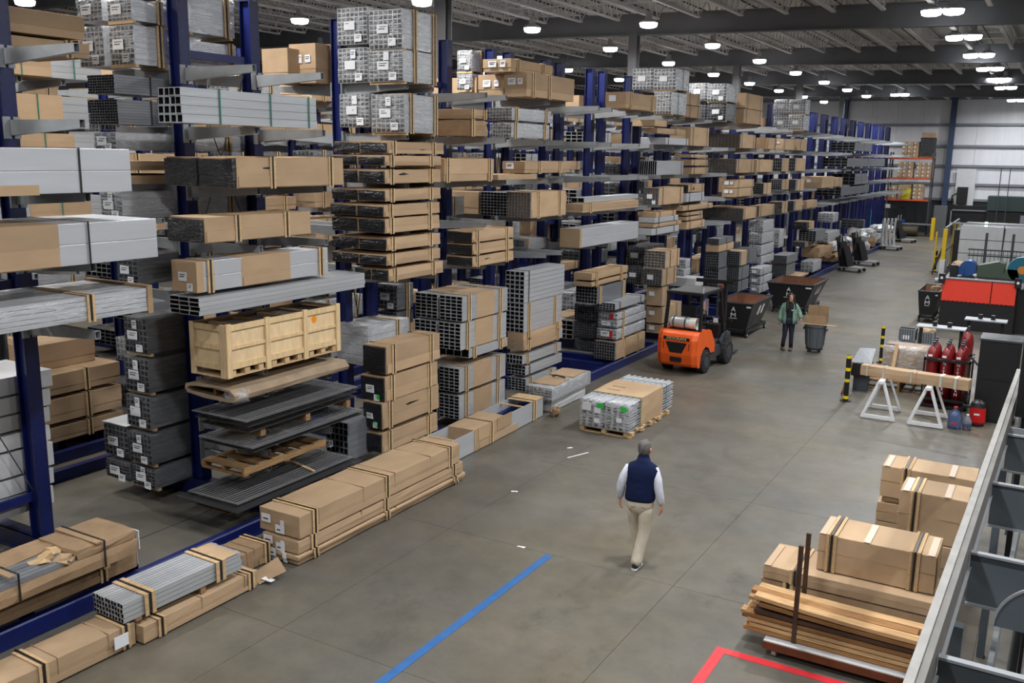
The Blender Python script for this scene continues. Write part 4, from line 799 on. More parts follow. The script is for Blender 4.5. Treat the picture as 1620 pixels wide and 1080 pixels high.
tag(G().bar((-10.9, 11.2, 0.53), (-10.15, 11.0, 0.53), 0.05, 0.02).put('wood_stick', WOOD), 'short pale wooden stick lying across the loose black bar grate', 'stick')
bundle('tubes', -10.95, -10.45, 12.2, 13.4, 0.3, 1.0, 'dark gray tube stack beside the grates and the fat brown cartons', '', 'n=5,6;dk=1')

# ---------------------------------------------------------------- bundles lying on the floor along the aisle
def floor_carton(label, x1, w_, y0, y1, z0, z1, straps, labels=0, group=None, m=KRAFT, rz=0.0, seams=6, flute=True, battw=0.034):
    t = thing('long_carton', label, 'carton', (x1 - w_ / 2, y0, z0), rz, group); l_ = y1 - y0; h = z1 - z0; w2 = w_ / 2
    k = max(2, int(l_ * 2.5)); lump(-w2, w2, 0, l_, 0, h, 3, k, 2, 0.006, int(y0 * 100 + z0 * 31)).put('carton_body', m, t, bevel=0.008)
    if flute: G().box(w2, w2 + 0.006, 0.3, l_ - 0.05, 0.01, h * 0.3).put('flap', m, t)
    for i in range(1, seams):
        y = l_ * i / seams + random.uniform(-.1, .1); G().box(-w2 * 0.98, w2 + 0.002, y, y + 0.006, h * 0.05, h + 0.0055).put('crease', KRAFT2, t) if i % 2 else None
    for y in straps:
        ring(G(), y, 0.022, w2 + 0.012, h + 0.012).put('strap', STRAP, t)
        for d in (-0.046, 0.03):
            G().box(-w2 * 0.95, w2 + 0.012, y + d, y + d + battw, h + 0.002, h + 0.012).put('edge_batten', WOOD, t); G().box(w2 + 0.006, w2 + 0.016, y + d, y + d + battw, -0.01 if z0 > 0.04 else 0.0, h + 0.01).put('edge_batten', WOOD, t)
    for i in range(labels):
        a = (-0.62, 0.05)[i % 2] * w2; zz = (0.55, 0.2)[i % 2] * h
        G().box(a - 0.08, a + 0.09, -0.014, -0.008, zz - 0.05, zz + 0.07).put('paper_label', PAPER, t); G().box(a - 0.05, a + 0.05, -0.0155, -0.014, zz - 0.01, zz + 0.01).put('print', INK, t)
        if i == 0: G().box(0.1 * w2, 0.1 * w2 + 0.07, -0.02, -0.012, h * 0.5 - 0.14 if z0 > 0.15 else 0.0, h * 0.5 + 0.05).put('hang_tag', PAPER, t)
    return t
# long lower cartons with the silver tubes on top
floor_carton('long brown floor carton at the bottom left with a white side label', -8.84, 0.5, 4.3, 6.45, 0.02, 0.3, (1.0, 2.0), rz=-0.03)
G().box(-8.815, -8.808, 6.12, 6.3, 0.08, 0.23).put('paper_label', PAPER, bpy.data.objects['long_carton.%03d' % max(int(o.name.split('.')[1]) for o in bpy.data.objects if o.name.startswith('long_carton.'))]).matrix_parent_inverse = Matrix.Identity(4)
COL.objects[-1].location = (8.84 + 0.25 + 0.03, -4.3, 0)
floor_carton('long sagging brown floor carton under the bare silver tube bundle', -8.68, 0.42, 6.46, 8.28, 0.02, 0.24, (0.25, 1.68), m=KRAFT)
t = thing('tube_bundle', 'bare silver tube bundle strapped on top of the long brown floor carton', 'bundle', (-9.05, 6.28, 0.34), -0.03)
me = G().tube(0, 0.046, 0, 1.75, 0, 0.054, 0.004, 0.25).mesh('tube', SILVER)
for i in range(10):
    for k in range(4): inst('tube', me, t, (-0.28 + i * 0.057, random.uniform(0, 0.015), k * 0.06))
for y in (0.35, 1.4):
    ring(G(), y, 0.022, 0.3, 0.245).put('strap', STRAP, t)
    for d in (-0.07, 0.03): G().box(-0.3, 0.31, y + d, y + d + 0.055, 0.24, 0.252).put('edge_batten', WOOD, t); G().box(0.295, 0.31, y + d, y + d + 0.05, -0.02, 0.245).put('edge_batten', WOOD, t)
G().box(-0.27, 0.29, 1.45, 1.7, 0.24, 0.247).put('kraft_pad', KRAFT, t)
for y in (0.15, 1.1): tag(G().box(-9.3, -8.75, 6.28 + y, 6.36 + y, 0.302 if y < 0.2 else 0.245, 0.338).put('spacer_board', WOODD), ('near' if y < 0.2 else 'far') + ' wooden spacer board under the bare silver floor tubes', 'board', 'spacer boards under silver tubes')
# torn cartons on the base beams, lower left
b1 = floor_carton('lower brown carton with yellow dot on the rack base at the left edge', -9.98, 0.85, 4.6, 7.42, 0.3, 0.62, (0.5, 2.3), m=KRAFT2, group='damaged cartons on the rack base')
G().cyl((0.3, 2.826, 0.22), (0.3, 2.83, 0.22), 0.03, n=12).put('yellow_dot', YELL, b1); G().box(0.18, 0.42, 2.822, 2.826, 0.03, 0.3).put('paper_label', PAPER, b1)
b2 = thing('torn_carton', 'upper torn open carton with crumpled kraft paper at the left edge', 'carton', (-10.05, 4.6, 0.66), 0.0, 'damaged cartons on the rack base')
lump(-0.4, 0.4, 0, 2.62, 0, 0.2, 4, 9, 2, 0.012, 5).put('carton_tray', KRAFT2, b2)
lump(-0.4, 0.395, 1.75, 2.6, 0.2, 0.33, 3, 4, 2, 0.012, 6).put('carton_lid', KRAFT2, b2); lump(-0.42, -0.05, 0, 1.8, 0.2, 0.31, 3, 6, 2, 0.02, 8).put('carton_lid', KRAFT2, b2)
for i in range(5): G().box(-0.05 + i * 0.085, 0.02 + i * 0.085, 0.0, 1.75, 0.19, 0.25).put('profile', SILVERD, b2)
for i, (x, y, s_) in enumerate(((0.12, 1.5, 0.14), (0.3, 1.65, 0.12), (0.2, 0.4, 0.16), (0.33, 0.3, 0.12), (0.0, 1.7, 0.12), (0.28, 0.55, 0.1))):
    g = lump(-s_, s_, -s_, s_, 0, s_ * 0.8, 3, 3, 2, s_ * 0.25, 20 + i); g.put('crumpled_paper', KRAFT if i % 2 else WOOD, b2, (x, y, 0.2), i * 0.7)
for y in (1.0, 2.1): ring(G(), y, 0.025, 0.41, 0.34).put('strap', STRAP, b2); G().box(-0.4, 0.42, y - 0.1, y - 0.02, 0.335, 0.35).put('edge_board', KRAFT2, b2)
G().cyl((0.3, 2.635, 0.2), (0.3, 2.64, 0.2), 0.03, n=12).put('yellow_dot', YELL, b2); G().box(0.22, 0.38, 2.625, 2.634, 0.03, 0.28).put('paper_label', PAPER, b2)
tag(G().box(-10.5, -9.6, 4.9, 4.98, 0.622, 0.655).put('spacer_board', WOODD), 'near spacer board between the two damaged cartons', 'board'); tag(G().box(-10.45, -9.65, 6.7, 6.78, 0.622, 0.655).put('spacer_board', WOODD), 'far spacer board between the two damaged cartons', 'board')
# four layer stack in the middle of the front
gg = 'four layer floor stack'
floor_carton('big long brown carton topmost of the floor stack by the grates', -8.62, 0.78, 9.02, 13.05, 0.4, 0.74, (0.3, 1.95, 3.7), 2, gg, seams=9)
floor_carton('long brown carton second in the floor stack by the grates', -8.62, 0.7, 8.98, 13.15, 0.19, 0.385, (0.3, 1.95, 3.85), 2, gg, seams=3)
floor_carton('flat brown carton third in the floor stack by the grates', -8.6, 0.62, 8.95, 13.2, 0.105, 0.175, (0.35, 2.0, 3.9), 1, gg, seams=2, flute=False)
t = floor_carton('rounded brown tube carton at the bottom of the floor stack by the grates', -8.64, 0.6, 9.0, 13.22, 0.02, 0.09, (0.35, 2.0, 3.95), 1, gg, seams=2, flute=False)
fl = thing('carton_scrap', 'bent brown carton flap with silver tape on the floor between the bundles', 'scrap', (-8.75, 8.55, 0))
g = G().add([(-0.25, -0.1, 0.01), (0.05, -0.25, 0.01), (0.25, 0.05, 0.13), (-0.05, 0.2, 0.2), (-0.25, -0.09, 0.02), (0.05, -0.24, 0.02), (0.25, 0.06, 0.14), (-0.05, 0.21, 0.21)], [(0, 1, 2, 3), (4, 7, 6, 5), (0, 4, 5, 1), (1, 5, 6, 2), (2, 6, 7, 3), (3, 7, 4, 0)]); g.put('flap', KRAFT, fl)
G().box(0.02, 0.2, -0.18, -0.1, 0.05, 0.06).put('silver_tape', PAPER, fl)
floor_carton('short end of a brown strapped carton behind the bent flap', -9.1, 0.5, 8.4, 8.95, 0.02, 0.3, (0.45,), m=KRAFT2)
tag(lump(-9.5, -9.05, 8.25, 8.4, 0.02, 0.25, 3, 2, 2, .01, 3).put('foil_bundle', SILVERD), 'small dull metal bundle end beside the bent carton flap', 'bundle')
# open channel
oc = thing('channel_box', 'open silver channel trough with a brown carton sleeve on the floor', 'channel', (-9.6, 13.5, 0.02), 0.035)
L_, W_, H_ = 4.1, 0.3, 0.42
for a in ((-W_, W_, 0, L_, 0, 0.015), (-W_, -W_ + 0.015, 0, L_, 0.015, H_), (W_ - 0.015, W_, 0, L_, 0.015, H_)): G().box(*a).put('channel_side' if a[4] else 'channel_floor', SILVERW, oc)
lump(-W_ - 0.012, W_ + 0.012, 1.1, 2.35, -0.003, H_ + 0.014, 2, 3, 2, 0.004, 9).put('carton_sleeve', KRAFT, oc)
G().box(W_ + 0.008, W_ + 0.02, 1.25, 1.75, H_ * 0.4, H_ + 0.02).put('flap', KRAFT, oc); G().box(W_ + 0.01, W_ + 0.022, 2.0, 2.6, H_ * 0.45, H_ + 0.03).put('flap', KRAFT, oc); G().box(W_ + 0.004, W_ + 0.012, 1.3, 2.9, 0, H_ * 0.35).put('flap', KRAFT, oc)
for y in (0.4, 3.2): G().box(-W_ + 0.02, W_ - 0.02, y, y + 0.06, H_ - 0.04, H_ - 0.02).put('brace', WOOD, oc)
G().box(-W_ - 0.01, W_ + 0.01, 3.55, L_, H_, H_ + 0.012).put('end_board', WOOD, oc)
for y in (1.75, 3.65):
    ring(G(), y, 0.022, W_ + 0.02, H_ + 0.02).put('strap', STRAP, oc)
    for d in (-0.06, 0.04): G().box(W_ + 0.014, W_ + 0.028, y + d, y + d + 0.05, 0, H_ + 0.02).put('edge_batten', WOOD, oc)
# wrapped dark tubes at the rail end
wt = bundle('wrapped', -9.98, -9.3, 17.75, 19.85, 0.3, 0.62, 'clear wrapped dark tube bundle with kraft pads on top near the rail end', '', 'n=7,6;clear0=1', rz=0.02)
for y in (0.25, 1.2): G().box(-0.3, 0.31, y, y + 0.75, 0.325, 0.335).put('kraft_pad', KRAFT, wt, rz=0.03)
G().loft([((0.2, 0.95, 0.36), .02, .02), ((0.0, 0.9, 0.4), .02, .02), ((-0.15, 1.0, 0.35), .02, .02)], 8).put('strap_loop', BLACK, wt)
tag(lump(-9.95, -9.4, 17.95, 19.7, 0.02, 0.285, 3, 6, 2, 0.01, 31).put('wrapped_bundle', PALEBOX), 'pale wrapped bundle under the clear wrapped dark tubes', 'bundle')
tag(lump(-9.3, -9.12, 17.6, 17.9, 0.0, 0.22, 3, 3, 3, 0.03, 12).put('paper_wad', KRAFT2), 'crumpled kraft and plastic wad on the floor at the channel end', 'scrap')
# pallet pack with green labels
PX, PYY = -8.28, 17.1
pp = thing('wooden_pallet', 'new pale wooden pallet under the green labelled silver bundle', 'pallet', (PX, PYY, 0), 0.0)
for i in range(3): G().box(i * 0.5, i * 0.5 + 0.1, 0, 2.15, 0.022, 0.1).put('stringer', WOOD, pp)
for i in range(7): G().box(-0.02, 1.16, 0.02 + i * 0.34, 0.12 + i * 0.34, 0.1, 0.12).put('deck_board', WOOD, pp); G().box(-0.02, 1.16, 0.02 + i * 0.34, 0.1 + i * 0.34, 0, 0.02).put('bottom_board', WOOD, pp) if i % 2 == 0 else None
for i in range(5): G().box(1.1, 1.17, 0.05 + i * 0.5, 0.2 + i * 0.5, 0.022, 0.1).put('block', WOOD, pp)
pk = thing('profile_bundle', 'silver profile bundle with kraft cover and two green labels on a pallet', 'bundle', (PX, PYY, 0.125))
cw = 1.12 / 8; H8 = 0.6
me = G().box(0, cw * 0.42, 0, 2.5, 0, H8 / 5 - 0.01).box(cw * 0.42, cw * 0.94, 0, 2.5, 0, 0.012).box(cw * 0.42, cw * 0.94, 0, 2.5, H8 / 5 - 0.05, H8 / 5 - 0.035).mesh('profile', SILVERW)
for i in range(8):
    for k in range(5): inst('profile', me, pk, (i * cw, random.uniform(-0.03, 0.03), k * H8 / 5))
lump(-0.012, 1.135, 0.62, 1.85, 0.0, H8 + 0.012, 4, 5, 3, 0.005, 15).put('kraft_cover', KRAFT, pk)
for y in (0.9, 1.2): G().box(0.2, 0.5, y, y + 0.012, H8 + 0.014, H8 + 0.018).put('slit', STRAP, pk)
lump(-0.02, 0.55, -0.05, 0.45, 0, H8 + 0.01, 5, 3, 5, 0.012, 16).put('film_wrap', FILM, pk, smooth=True); lump(0.57, 1.14, -0.05, 0.45, 0, H8 + 0.01, 5, 3, 5, 0.012, 17).put('film_wrap', FILM, pk, smooth=True)
for y in (0.5, 2.0): ring(G(), y, 0.02, 0.575, H8 + 0.01).put('strap', GSTRAP, pk, (0.56, 0, 0))
for x in (0.42, 0.95): G().box(x, x + 0.13, -0.075, -0.065, 0.44, 0.55).put('green_label', GREENL, pk)
for x, z, s_ in ((0.08, 0.36, 0.2), (0.36, 0.33, 0.14), (0.86, 0.2, 0.12), (0.36, 0.12, 0.12)): G().box(x, x + s_, -0.075, -0.067, z, z + s_ * 0.8).put('paper_label', PAPER, pk)
# floor markings
tag(G().box(-5.92, -5.8, 5.0, 11.22, 0.001, 0.004).put('blue_tape', mat('blue_tape_', (40, 92, 150), 0.6, var=0.12, scale=5)), 'straight blue tape line on the concrete aisle floor', 'tape')
RT = mat('red_tape_', (206, 40, 48), 0.55, var=0.1, scale=6)
tag(G().box(-2.95, 0.9, 9.9, 10.02, 0.001, 0.004).box(-2.95, -2.83, 6.0, 9.9, 0.001, 0.004).put('red_tape', RT), 'red tape corner on the floor beside the plank cart', 'tape')
for i, (x, y) in enumerate(((-6.35, 11.25), (-7.6, 13.2), (-7.9, 15.9), (-7.55, 15.6))):
    g = lump(-0.07, 0.07, -0.03, 0.03, 0.001, 0.012, 3, 2, 1, 0.008, 60 + i) if i < 3 else G().box(-0.3, 0.25, -0.015, 0.015, 0.001, 0.003)
    tag(g.put('plastic_scrap', PAPER, None, (x, y, 0), 0.4 * i), ['small white plastic scrap on the floor beside the blue tape end', 'tiny white scrap on the floor near the long front carton', 'white scrap beside the channel trough', 'thin white film strip on the floor before the green labelled bundle'][i], 'scrap')

# ---------------------------------------------------------------- forklift
def forklift():
    t = thing('forklift', 'orange forklift seen from behind with a silver gas tank', 'forklift', (-8.42, 23.15, 0), -0.06)
    # counterweight
    g = G(); prof = [(0.0, 0.3), (-0.06, 0.55), (-0.05, 0.95), (0.02, 1.1), (0.12, 1.16), (0.75, 1.16), (0.95, 1.1), (1.25, 0.72), (1.25, 0.5), (0.98, 0.52), (0.86, 0.66), (0.62, 0.74), (0.42, 0.66), (0.3, 0.5), (0.26, 0.22), (0.06, 0.22)]
    n = len(prof); vs = []
    for x, sy in ((-0.56, 0.1), (-0.44, 0.0), (0.44, 0.0), (0.56, 0.1)):
        vs += [(x, y + (sy if y < 0.2 else 0), z) for y, z in prof]
    f = [tuple(range(n)), tuple(reversed(range(3 * n, 4 * n)))]
    for k in range(3): f += [(k * n + i, k * n + (i + 1) % n, (k + 1) * n + (i + 1) % n, (k + 1) * n + i) for i in range(n)]
    cwt = g.add(vs, f).put('counterweight', ORANGE, t, bevel=0.02)
    g = G(); g.add([(-0.3, -0.063, 0.88), (0.3, -0.063, 0.88), (0.17, -0.07, 0.6), (-0.17, -0.07, 0.6), (-0.3, 0.0, 0.88), (0.3, 0.0, 0.88), (0.17, 0.0, 0.6), (-0.17, 0.0, 0.6)], [(0, 3, 2, 1), (0, 1, 5, 4), (1, 2, 6, 5), (2, 3, 7, 6), (3, 0, 4, 7)]); g.put('radiator_grille', BLACK, cwt)
    for s in (-1, 1): G().add([(s * 0.36, -0.062, 0.87), (s * 0.5, 0.012, 0.87), (s * 0.46, 0.0, 0.66), (s * 0.35, -0.066, 0.68), (s * 0.36, .03, .87), (s * .5, .05, .87), (s * .46, .05, .66), (s * .35, .03, .68)], [(0, 1, 2, 3), (0, 4, 5, 1), (1, 5, 6, 2), (2, 6, 7, 3), (3, 7, 4, 0)]).put('side_vent', BLACK, cwt)
    G().box(-0.37, 0.37, -0.064, -0.04, 0.94, 1.02).put('name_stripe', BLACK, cwt)
    text('lettering', 'DOOSAN', 0.098, mat('cream_letters', (222, 208, 160), 0.5), cwt, (0, -0.066, 0.98), (PI / 2, 0, 0), sx=1.35)
    G().box(-0.16, 0.16, -0.062, -0.03, 0.36, 0.48).put('tow_slot', BLACK, cwt)
    G().box(0.48, 0.53, 0.1, 1.9, 0.3, 0.62).box(-0.53, -0.48, 0.1, 1.9, 0.3, 0.62).box(-0.48, 0.48, 0.4, 2.1, 0.34, 0.7).put('chassis', DARKGREY, t, bevel=0.01)
    G().box(-0.5, 0.5, 1.2, 1.95, 0.7, 0.76).put('floor_plate', DARKGREY, t)
    # wheels
    def wheel(x, y, r, wd):
        w_ = G().loft([((x - wd / 2, y, r), r * 0.9, r * 0.9), ((x - wd / 2 + 0.03, y, r), r, r), ((x + wd / 2 - 0.03, y, r), r, r), ((x + wd / 2, y, r), r * 0.9, r * 0.9)], 28).put('wheel', RUBBER, t, smooth=False)
        s = 1 if x > 0 else -1
        G().cyl((x + s * (wd / 2 - 0.02), y, r), (x + s * (wd / 2 + 0.006), y, r), r * 0.58, r * 0.5, 20).put('hub', DARKGREY, w_)
        me = G().box(-wd / 2 + 0.01, wd / 2 - 0.01, -0.018, 0.018, 0, 0.012).mesh('tread_lug', RUBBER)
        for k in range(16):
            a = 2 * PI * k / 16; inst('tread_lug', me, w_, (x, y + (r - 0.004) * math.sin(a), r + (r - 0.004) * math.cos(a)), (-a, 0, 0))
    for s in (-1, 1): wheel(s * 0.5, 0.62, 0.29, 0.22); wheel(s * 0.53, 2.12, 0.34, 0.26)
    for s in (-1, 1): G().loft([((s * 0.53, 1.72, 0.62), .14, .03), ((s * 0.53, 1.9, 0.76), .14, .03), ((s * 0.53, 2.2, 0.8), .14, .03), ((s * .53, 2.4, .72), .14, .03)], 8, up=(1, 0, 0)).put('fender', DARKGREY, t)
    # guard
    for s in (-1, 1):
        G().bar((s * 0.5, 0.3, 1.12), (s * 0.47, 0.42, 2.12), 0.07, 0.09).put('guard_post', BLACK, t)
        G().bar((s * 0.5, 2.05, 0.75), (s * 0.47, 1.72, 2.12), 0.06, 0.08).put('guard_post', BLACK, t)
    rf = G().box(-0.52, 0.52, 0.34, 0.42, 2.1, 2.17).box(-0.52, 0.52, 1.7, 1.78, 2.1, 2.17).box(-0.52, -0.45, 0.42, 1.7, 2.1, 2.17).box(0.45, 0.52, 0.42, 1.7, 2.1, 2.17).put('guard_roof', BLACK, t, bevel=0.01)
    G().box(-0.47, 0.47, 0.4, 1.72, 2.165, 2.185).put('roof_plate', mat('guard_gray', (92, 92, 92), 0.6), rf)
    # seat, wheel, levers
    G().loft([((0, 1.0, 1.18), 0.24, 0.22, 0.5), ((0, 1.0, 1.26), 0.25, 0.23, 0.5)], 16).put('seat', BLACK, t); G().box(-0.22, 0.22, 0.72, 0.82, 1.25, 1.78).put('seat_back', BLACK, t, bevel=0.04)
    G().box(-0.3, 0.3, 0.55, 1.2, 1.0, 1.18).put('hood', BLACK, t); G().bar((0, 1.75, 1.0), (0, 1.5, 1.42), 0.06).put('steering_column', BLACK, t)
    g = G(); k = 20
    ringp = [Vector((0.17 * math.cos(2 * PI * i / k), 1.48 + 0.13 * math.sin(2 * PI * i / k), 1.45 + 0.1 * math.sin(2 * PI * i / k))) for i in range(k)]
    for i in range(k): g.bar(ringp[i], ringp[(i + 1) % k], 0.028)
    g.put('steering_wheel', BLACK, t)
    G().box(-0.48, 0.48, 1.72, 1.95, 0.76, 1.15).put('dashboard', BLACK, t, bevel=0.02)
    G().box(-0.1, 0.14, 1.7, 1.71, 1.4, 1.85).put('notice_sheet', WHITEP, t)
    G().box(-0.36, -0.24, 1.72, 1.76, 1.7, 1.8).put('work_lamp', DARKGREY, t); G().box(0.3, 0.42, 1.72, 1.76, 1.2, 1.32).put('gauge', WHITEP, t)
    # tank
    TK = mat('tank_gray', (188, 188, 186), 0.4, 0.3)
    tk = G().loft([((-0.42, 0.42, 1.34), 0.1, 0.1), ((-0.4, 0.42, 1.34), 0.14, 0.14), ((-0.34, 0.42, 1.34), 0.165, 0.165), ((0.12, 0.42, 1.34), 0.165, 0.165), ((0.18, 0.42, 1.34), 0.14, 0.14), ((0.2, 0.42, 1.34), 0.1, 0.1)], 22).put('gas_tank', TK, t, smooth=True)
    G().cyl((0.17, 0.42, 1.34), (0.38, 0.42, 1.34), 0.15, 0.16, 20, cap=False).put('tank_collar', mat('collar_white', (224, 222, 216), .4), tk); G().cyl((0.2, .42, 1.34), (0.3, .42, 1.34), .05, n=10).put('valve', RUST, tk)
    for x in (-0.28, 0.05): G().cyl((x, 0.42, 1.34), (x + 0.04, 0.42, 1.34), 0.17, n=20).put('tank_strap', DARKGREY, tk)
    G().box(-0.42, 0.42, 0.3, 0.56, 1.15, 1.18).put('tank_cradle', BLACK, t)
    # mast, carriage, forks
    for s in (-1, 1): G().box(s * 0.3 - 0.05, s * 0.3 + 0.05, 2.45, 2.58, 0.1, 2.25).put('mast_rail', BLACK, t); G().box(s * 0.28 - 0.05, s * 0.28 + 0.05, 2.7, 3.75, 0.05, 0.09).put('fork', DARKGREY, t)
    G().box(-0.5, 0.5, 2.6, 2.68, 0.1, 0.6).box(-0.5, 0.5, 2.6, 2.64, 1.1, 1.16).put('carriage', BLACK, t)
    for x in (-0.45, -0.15, 0.15, 0.45): G().box(x - 0.015, x + 0.015, 2.6, 2.63, 0.6, 1.1).put('backrest_bar', BLACK, t)
    G().cyl((0.1, 2.5, 0.3), (0.1, 2.5, 2.1), 0.03, n=10).put('lift_chain', DARKGREY, t); G().box(-0.35, .35, 2.45, 2.58, 2.2, 2.28).put('mast_cross', BLACK, t)
    # flag, whip, lamp
    fg = G().cyl((0.5, 0.42, 1.1), (0.5, 0.42, 2.32), 0.008, n=6).put('flag_pole', WHITEP, t)
    FR = mat('flag_red', (190, 50, 66), .7); FB = mat('flag_blue', (40, 50, 110), .7)
    for i in range(5): G().box(0.5 + i * .016, 0.512 + i * .016, 0.412, 0.418, 1.78 - .02 * i, 2.1 - 0.03 * i).put('flag_stripe', FR if i % 2 == 0 else WHITEP, fg)
    G().box(0.498, .545, .409, .421, 1.98, 2.11).put('flag_canton', FB, fg)
    G().cyl((0.56, 2.0, 0.6), (0.6, 2.0, 1.75), 0.007, n=6).put('whip', BLACK, t)
    G().box(0.4, 0.52, 1.7, 1.8, 2.18, 2.26).put('beacon', mat('beacon_brown', (110, 60, 50), .4), t)
    G().box(-0.55, 0.56, 2.4, 2.46, 2.2, 2.3).put('mast_crossbar', BLACK, t)
forklift()

# ---------------------------------------------------------------- self dumping hoppers
def hopper(label, x0, x1, y0, y1, fill=None):
    t = thing('dump_hopper', label, 'hopper', ((x0 + x1) / 2, (y0 + y1) / 2, 0))
    W_ = (x1 - x0) / 2; D = (y1 - y0) / 2; zt, zb = 1.12, 0.26
    T = [(-W_, -D, zt), (W_, -D, zt), (W_, D, zt), (-W_, D, zt)]; B = [(-W_ * 0.72, -D * 0.93, zb), (W_ * 0.66, -D * 0.93, zb), (W_ * 0.66, D * 0.5, zb), (-W_ * 0.72, D * 0.5, zb)]
    e = 0.02; Ti = [(x * (1 - e / W_), y * (1 - e / D), z) for x, y, z in T]; Bi = [(x * 0.95, y * 0.97, z + 0.02) for x, y, z in B]
    q = [(i, (i + 1) % 4, (i + 1) % 4 + 4, i + 4) for i in range(4)]
    body = G().add(T + B, q + [(7, 6, 5, 4)]).put('bin_shell', BLACK, t)
    G().add(Ti + Bi, [f[::-1] for f in q] + [(4, 5, 6, 7)]).put('rusty_liner', RUST, t)
    r_ = G()
    for i in range(4): r_.bar(T[i], T[(i + 1) % 4], 0.05, 0.04)
    r_.put('rim', DARKGREY, t)
    g = G()
    for s in (-1, 1): g.box(s * W_ * 0.66 - 0.04, s * W_ * 0.66 + 0.04, -D, D, 0.16, 0.24)
    for y in (-D, D - 0.08): g.box(-W_ * 0.66, W_ * 0.66, y, y + 0.08, 0.16, 0.24)
    g.put('base_frame', BLACK, t)
    for s in (-1, 1):
        for y in (-D + 0.1, D - 0.1):
            c = G().cyl((s * W_ * 0.7 - 0.03, y, 0.08), (s * W_ * 0.7 + 0.03, y, 0.08), 0.08, n=16).put('caster', RUBBER, t); G().cyl((s * W_ * .7 + .03 * s, y, .08), (s * W_ * .7 + .034 * s, y, .08), .035, n=10).put('caster_hub', WHITEP, c)
    for y in (-D * 0.6, D * 0.45): G().bar((W_ * 0.62, y, 0.24), (W_ * 0.86, y + 0.1, 0.95), 0.04).put('side_strut', DARKGREY, t)
    G().bar((W_ * 0.7, -D * 0.3, 0.3), (W_ * 0.8, D * 0.2, 0.75), 0.03).put('latch_bar', DARKGREY, t)
    for k in range(2):
        y = -D * 0.15 + k * D * 0.35; a = W_ * 0.9 + 0.012
        G().add([(W_ * 0.93 + .01, y, 0.95), (W_ * 0.93 + .01, y + 0.16, 0.95), (W_ * 0.82 + .012, y + 0.06, 0.66), (W_ * 0.82 + .012, y - 0.1, 0.66), (W_ * 0.93, y, .95), (W_ * .93, y + .16, .95), (W_ * .82, y + .06, .66), (W_ * .82, y - .1, .66)], [(0, 1, 2, 3), (0, 4, 5, 1), (2, 6, 7, 3), (1, 5, 6, 2), (3, 7, 4, 0)]).put('white_mark', WHITEP, t)
    for s_, z, w_ in (('A', 0.9, 1.05), ('M', 0.71, 1.2)):
        text('logo_' + ('a' if s_ == 'A' else 'm'), s_, 0.21, WHITEP, t, (-W_ * 0.05, -D * (0.985 if z > 0.8 else 0.972) - 0.012, z), (PI / 2 + 0.06, 0, 0), sx=w_)
    G().box(-W_ * .26, W_ * .16, -D * .965 - .012, -D * .965 - .006, 0.6, 0.615).put('logo_bar', WHITEP, t)
    G().box(W_ * 0.66, W_ * 0.9, -D * 1.0 - 0.006, -D * 0.99, 0.98, 1.03).put('plate_label', PALEBOX, t)
    G().bar((-W_ * 0.9, -D * 0.2, 1.05), (-W_ * 1.02, -D * 0.2, 0.9), 0.03).put('release_lever', BLACK, t)
    return t
hopper('black dump hopper with white emblem standing right behind the forklift', -9.35, -8.15, 29.2, 31.5)
hopper('wide black dump hopper behind the standing woman', -9.28, -7.55, 34.95, 37.3)
h3 = hopper('black dump hopper left of the orange guarded machine', -4.12, -3.42, 35.9, 38.0)
lump(-0.25, 0.15, 0.0, 0.5, 0.7, 1.2, 3, 3, 3, 0.03, 77).put('scrap_carton', KRAFT2, tag(thing('scrap_carton', 'loose cardboard scrap sticking out of the hopper by the orange machine', 'scrap', (-3.6, 36.9, 0)), None, None))
# gray waste bin with an open carton
wb = thing('waste_bin', 'round gray waste bin on a wheeled dolly beside the woman', 'bin', (-5.98, 28.35, 0))
BING = mat('bin_gray', (84, 90, 96), 0.5, var=0.05)
G().loft([((0, 0, 0.12), 0.235, 0.235), ((0, 0, 0.16), 0.25, 0.25), ((0, 0, 0.75), 0.3, 0.3), ((0, 0, 0.78), 0.325, 0.325), ((0, 0, 0.84), 0.33, 0.33), ((0, 0, 0.84), 0.3, 0.3), ((0, 0, 0.3), 0.24, 0.24)], 24).put('bin_body', BING, wb)
for i in range(6):
    a = i * PI / 3; G().bar((0.262 * math.cos(a), 0.262 * math.sin(a), 0.2), (0.305 * math.cos(a), 0.305 * math.sin(a), 0.74), 0.03).put('rib', BING, wb)
for s in (-1, 1): G().box(s * 0.33 - 0.02, s * 0.33 + 0.02, -0.08, 0.08, 0.66, 0.74).put('handle', BING, wb)
G().cyl((0, 0, 0.09), (0, 0, 0.12), 0.25, n=20).put('dolly', BLACK, wb)
for i in range(4):
    a = PI / 4 + i * PI / 2; G().cyl((0.2 * math.cos(a) - 0.015, 0.2 * math.sin(a), 0.045), (0.2 * math.cos(a) + 0.015, 0.2 * math.sin(a), 0.045), 0.045, n=12).put('caster', RUBBER, wb)
tag(G().bar((-6.45, 28.12, 0.86), (-5.35, 28.2, 0.86), 0.08, 0.02).put('wood_board', WOOD), 'thin pale board laid across the gray waste bin', 'board')
ob = thing('open_carton', 'open brown carton sitting on the gray waste bin', 'carton', (-5.98, 28.38, 0.875))
for a in ((-0.3, 0.3, -0.2, -0.19, 0, 0.24), (-0.3, 0.3, 0.19, 0.2, 0, 0.5), (-0.3, -0.29, -0.19, 0.19, 0, 0.24), (0.29, 0.3, -0.19, 0.19, 0, 0.3), (-0.29, 0.29, -0.19, 0.19, 0, 0.01)): G().box(*a).put('carton_side', KRAFT2, ob)
G().box(-0.003, 0.003, 0.186, 0.19, 0.0, 0.5).put('seam', KDARK, ob)

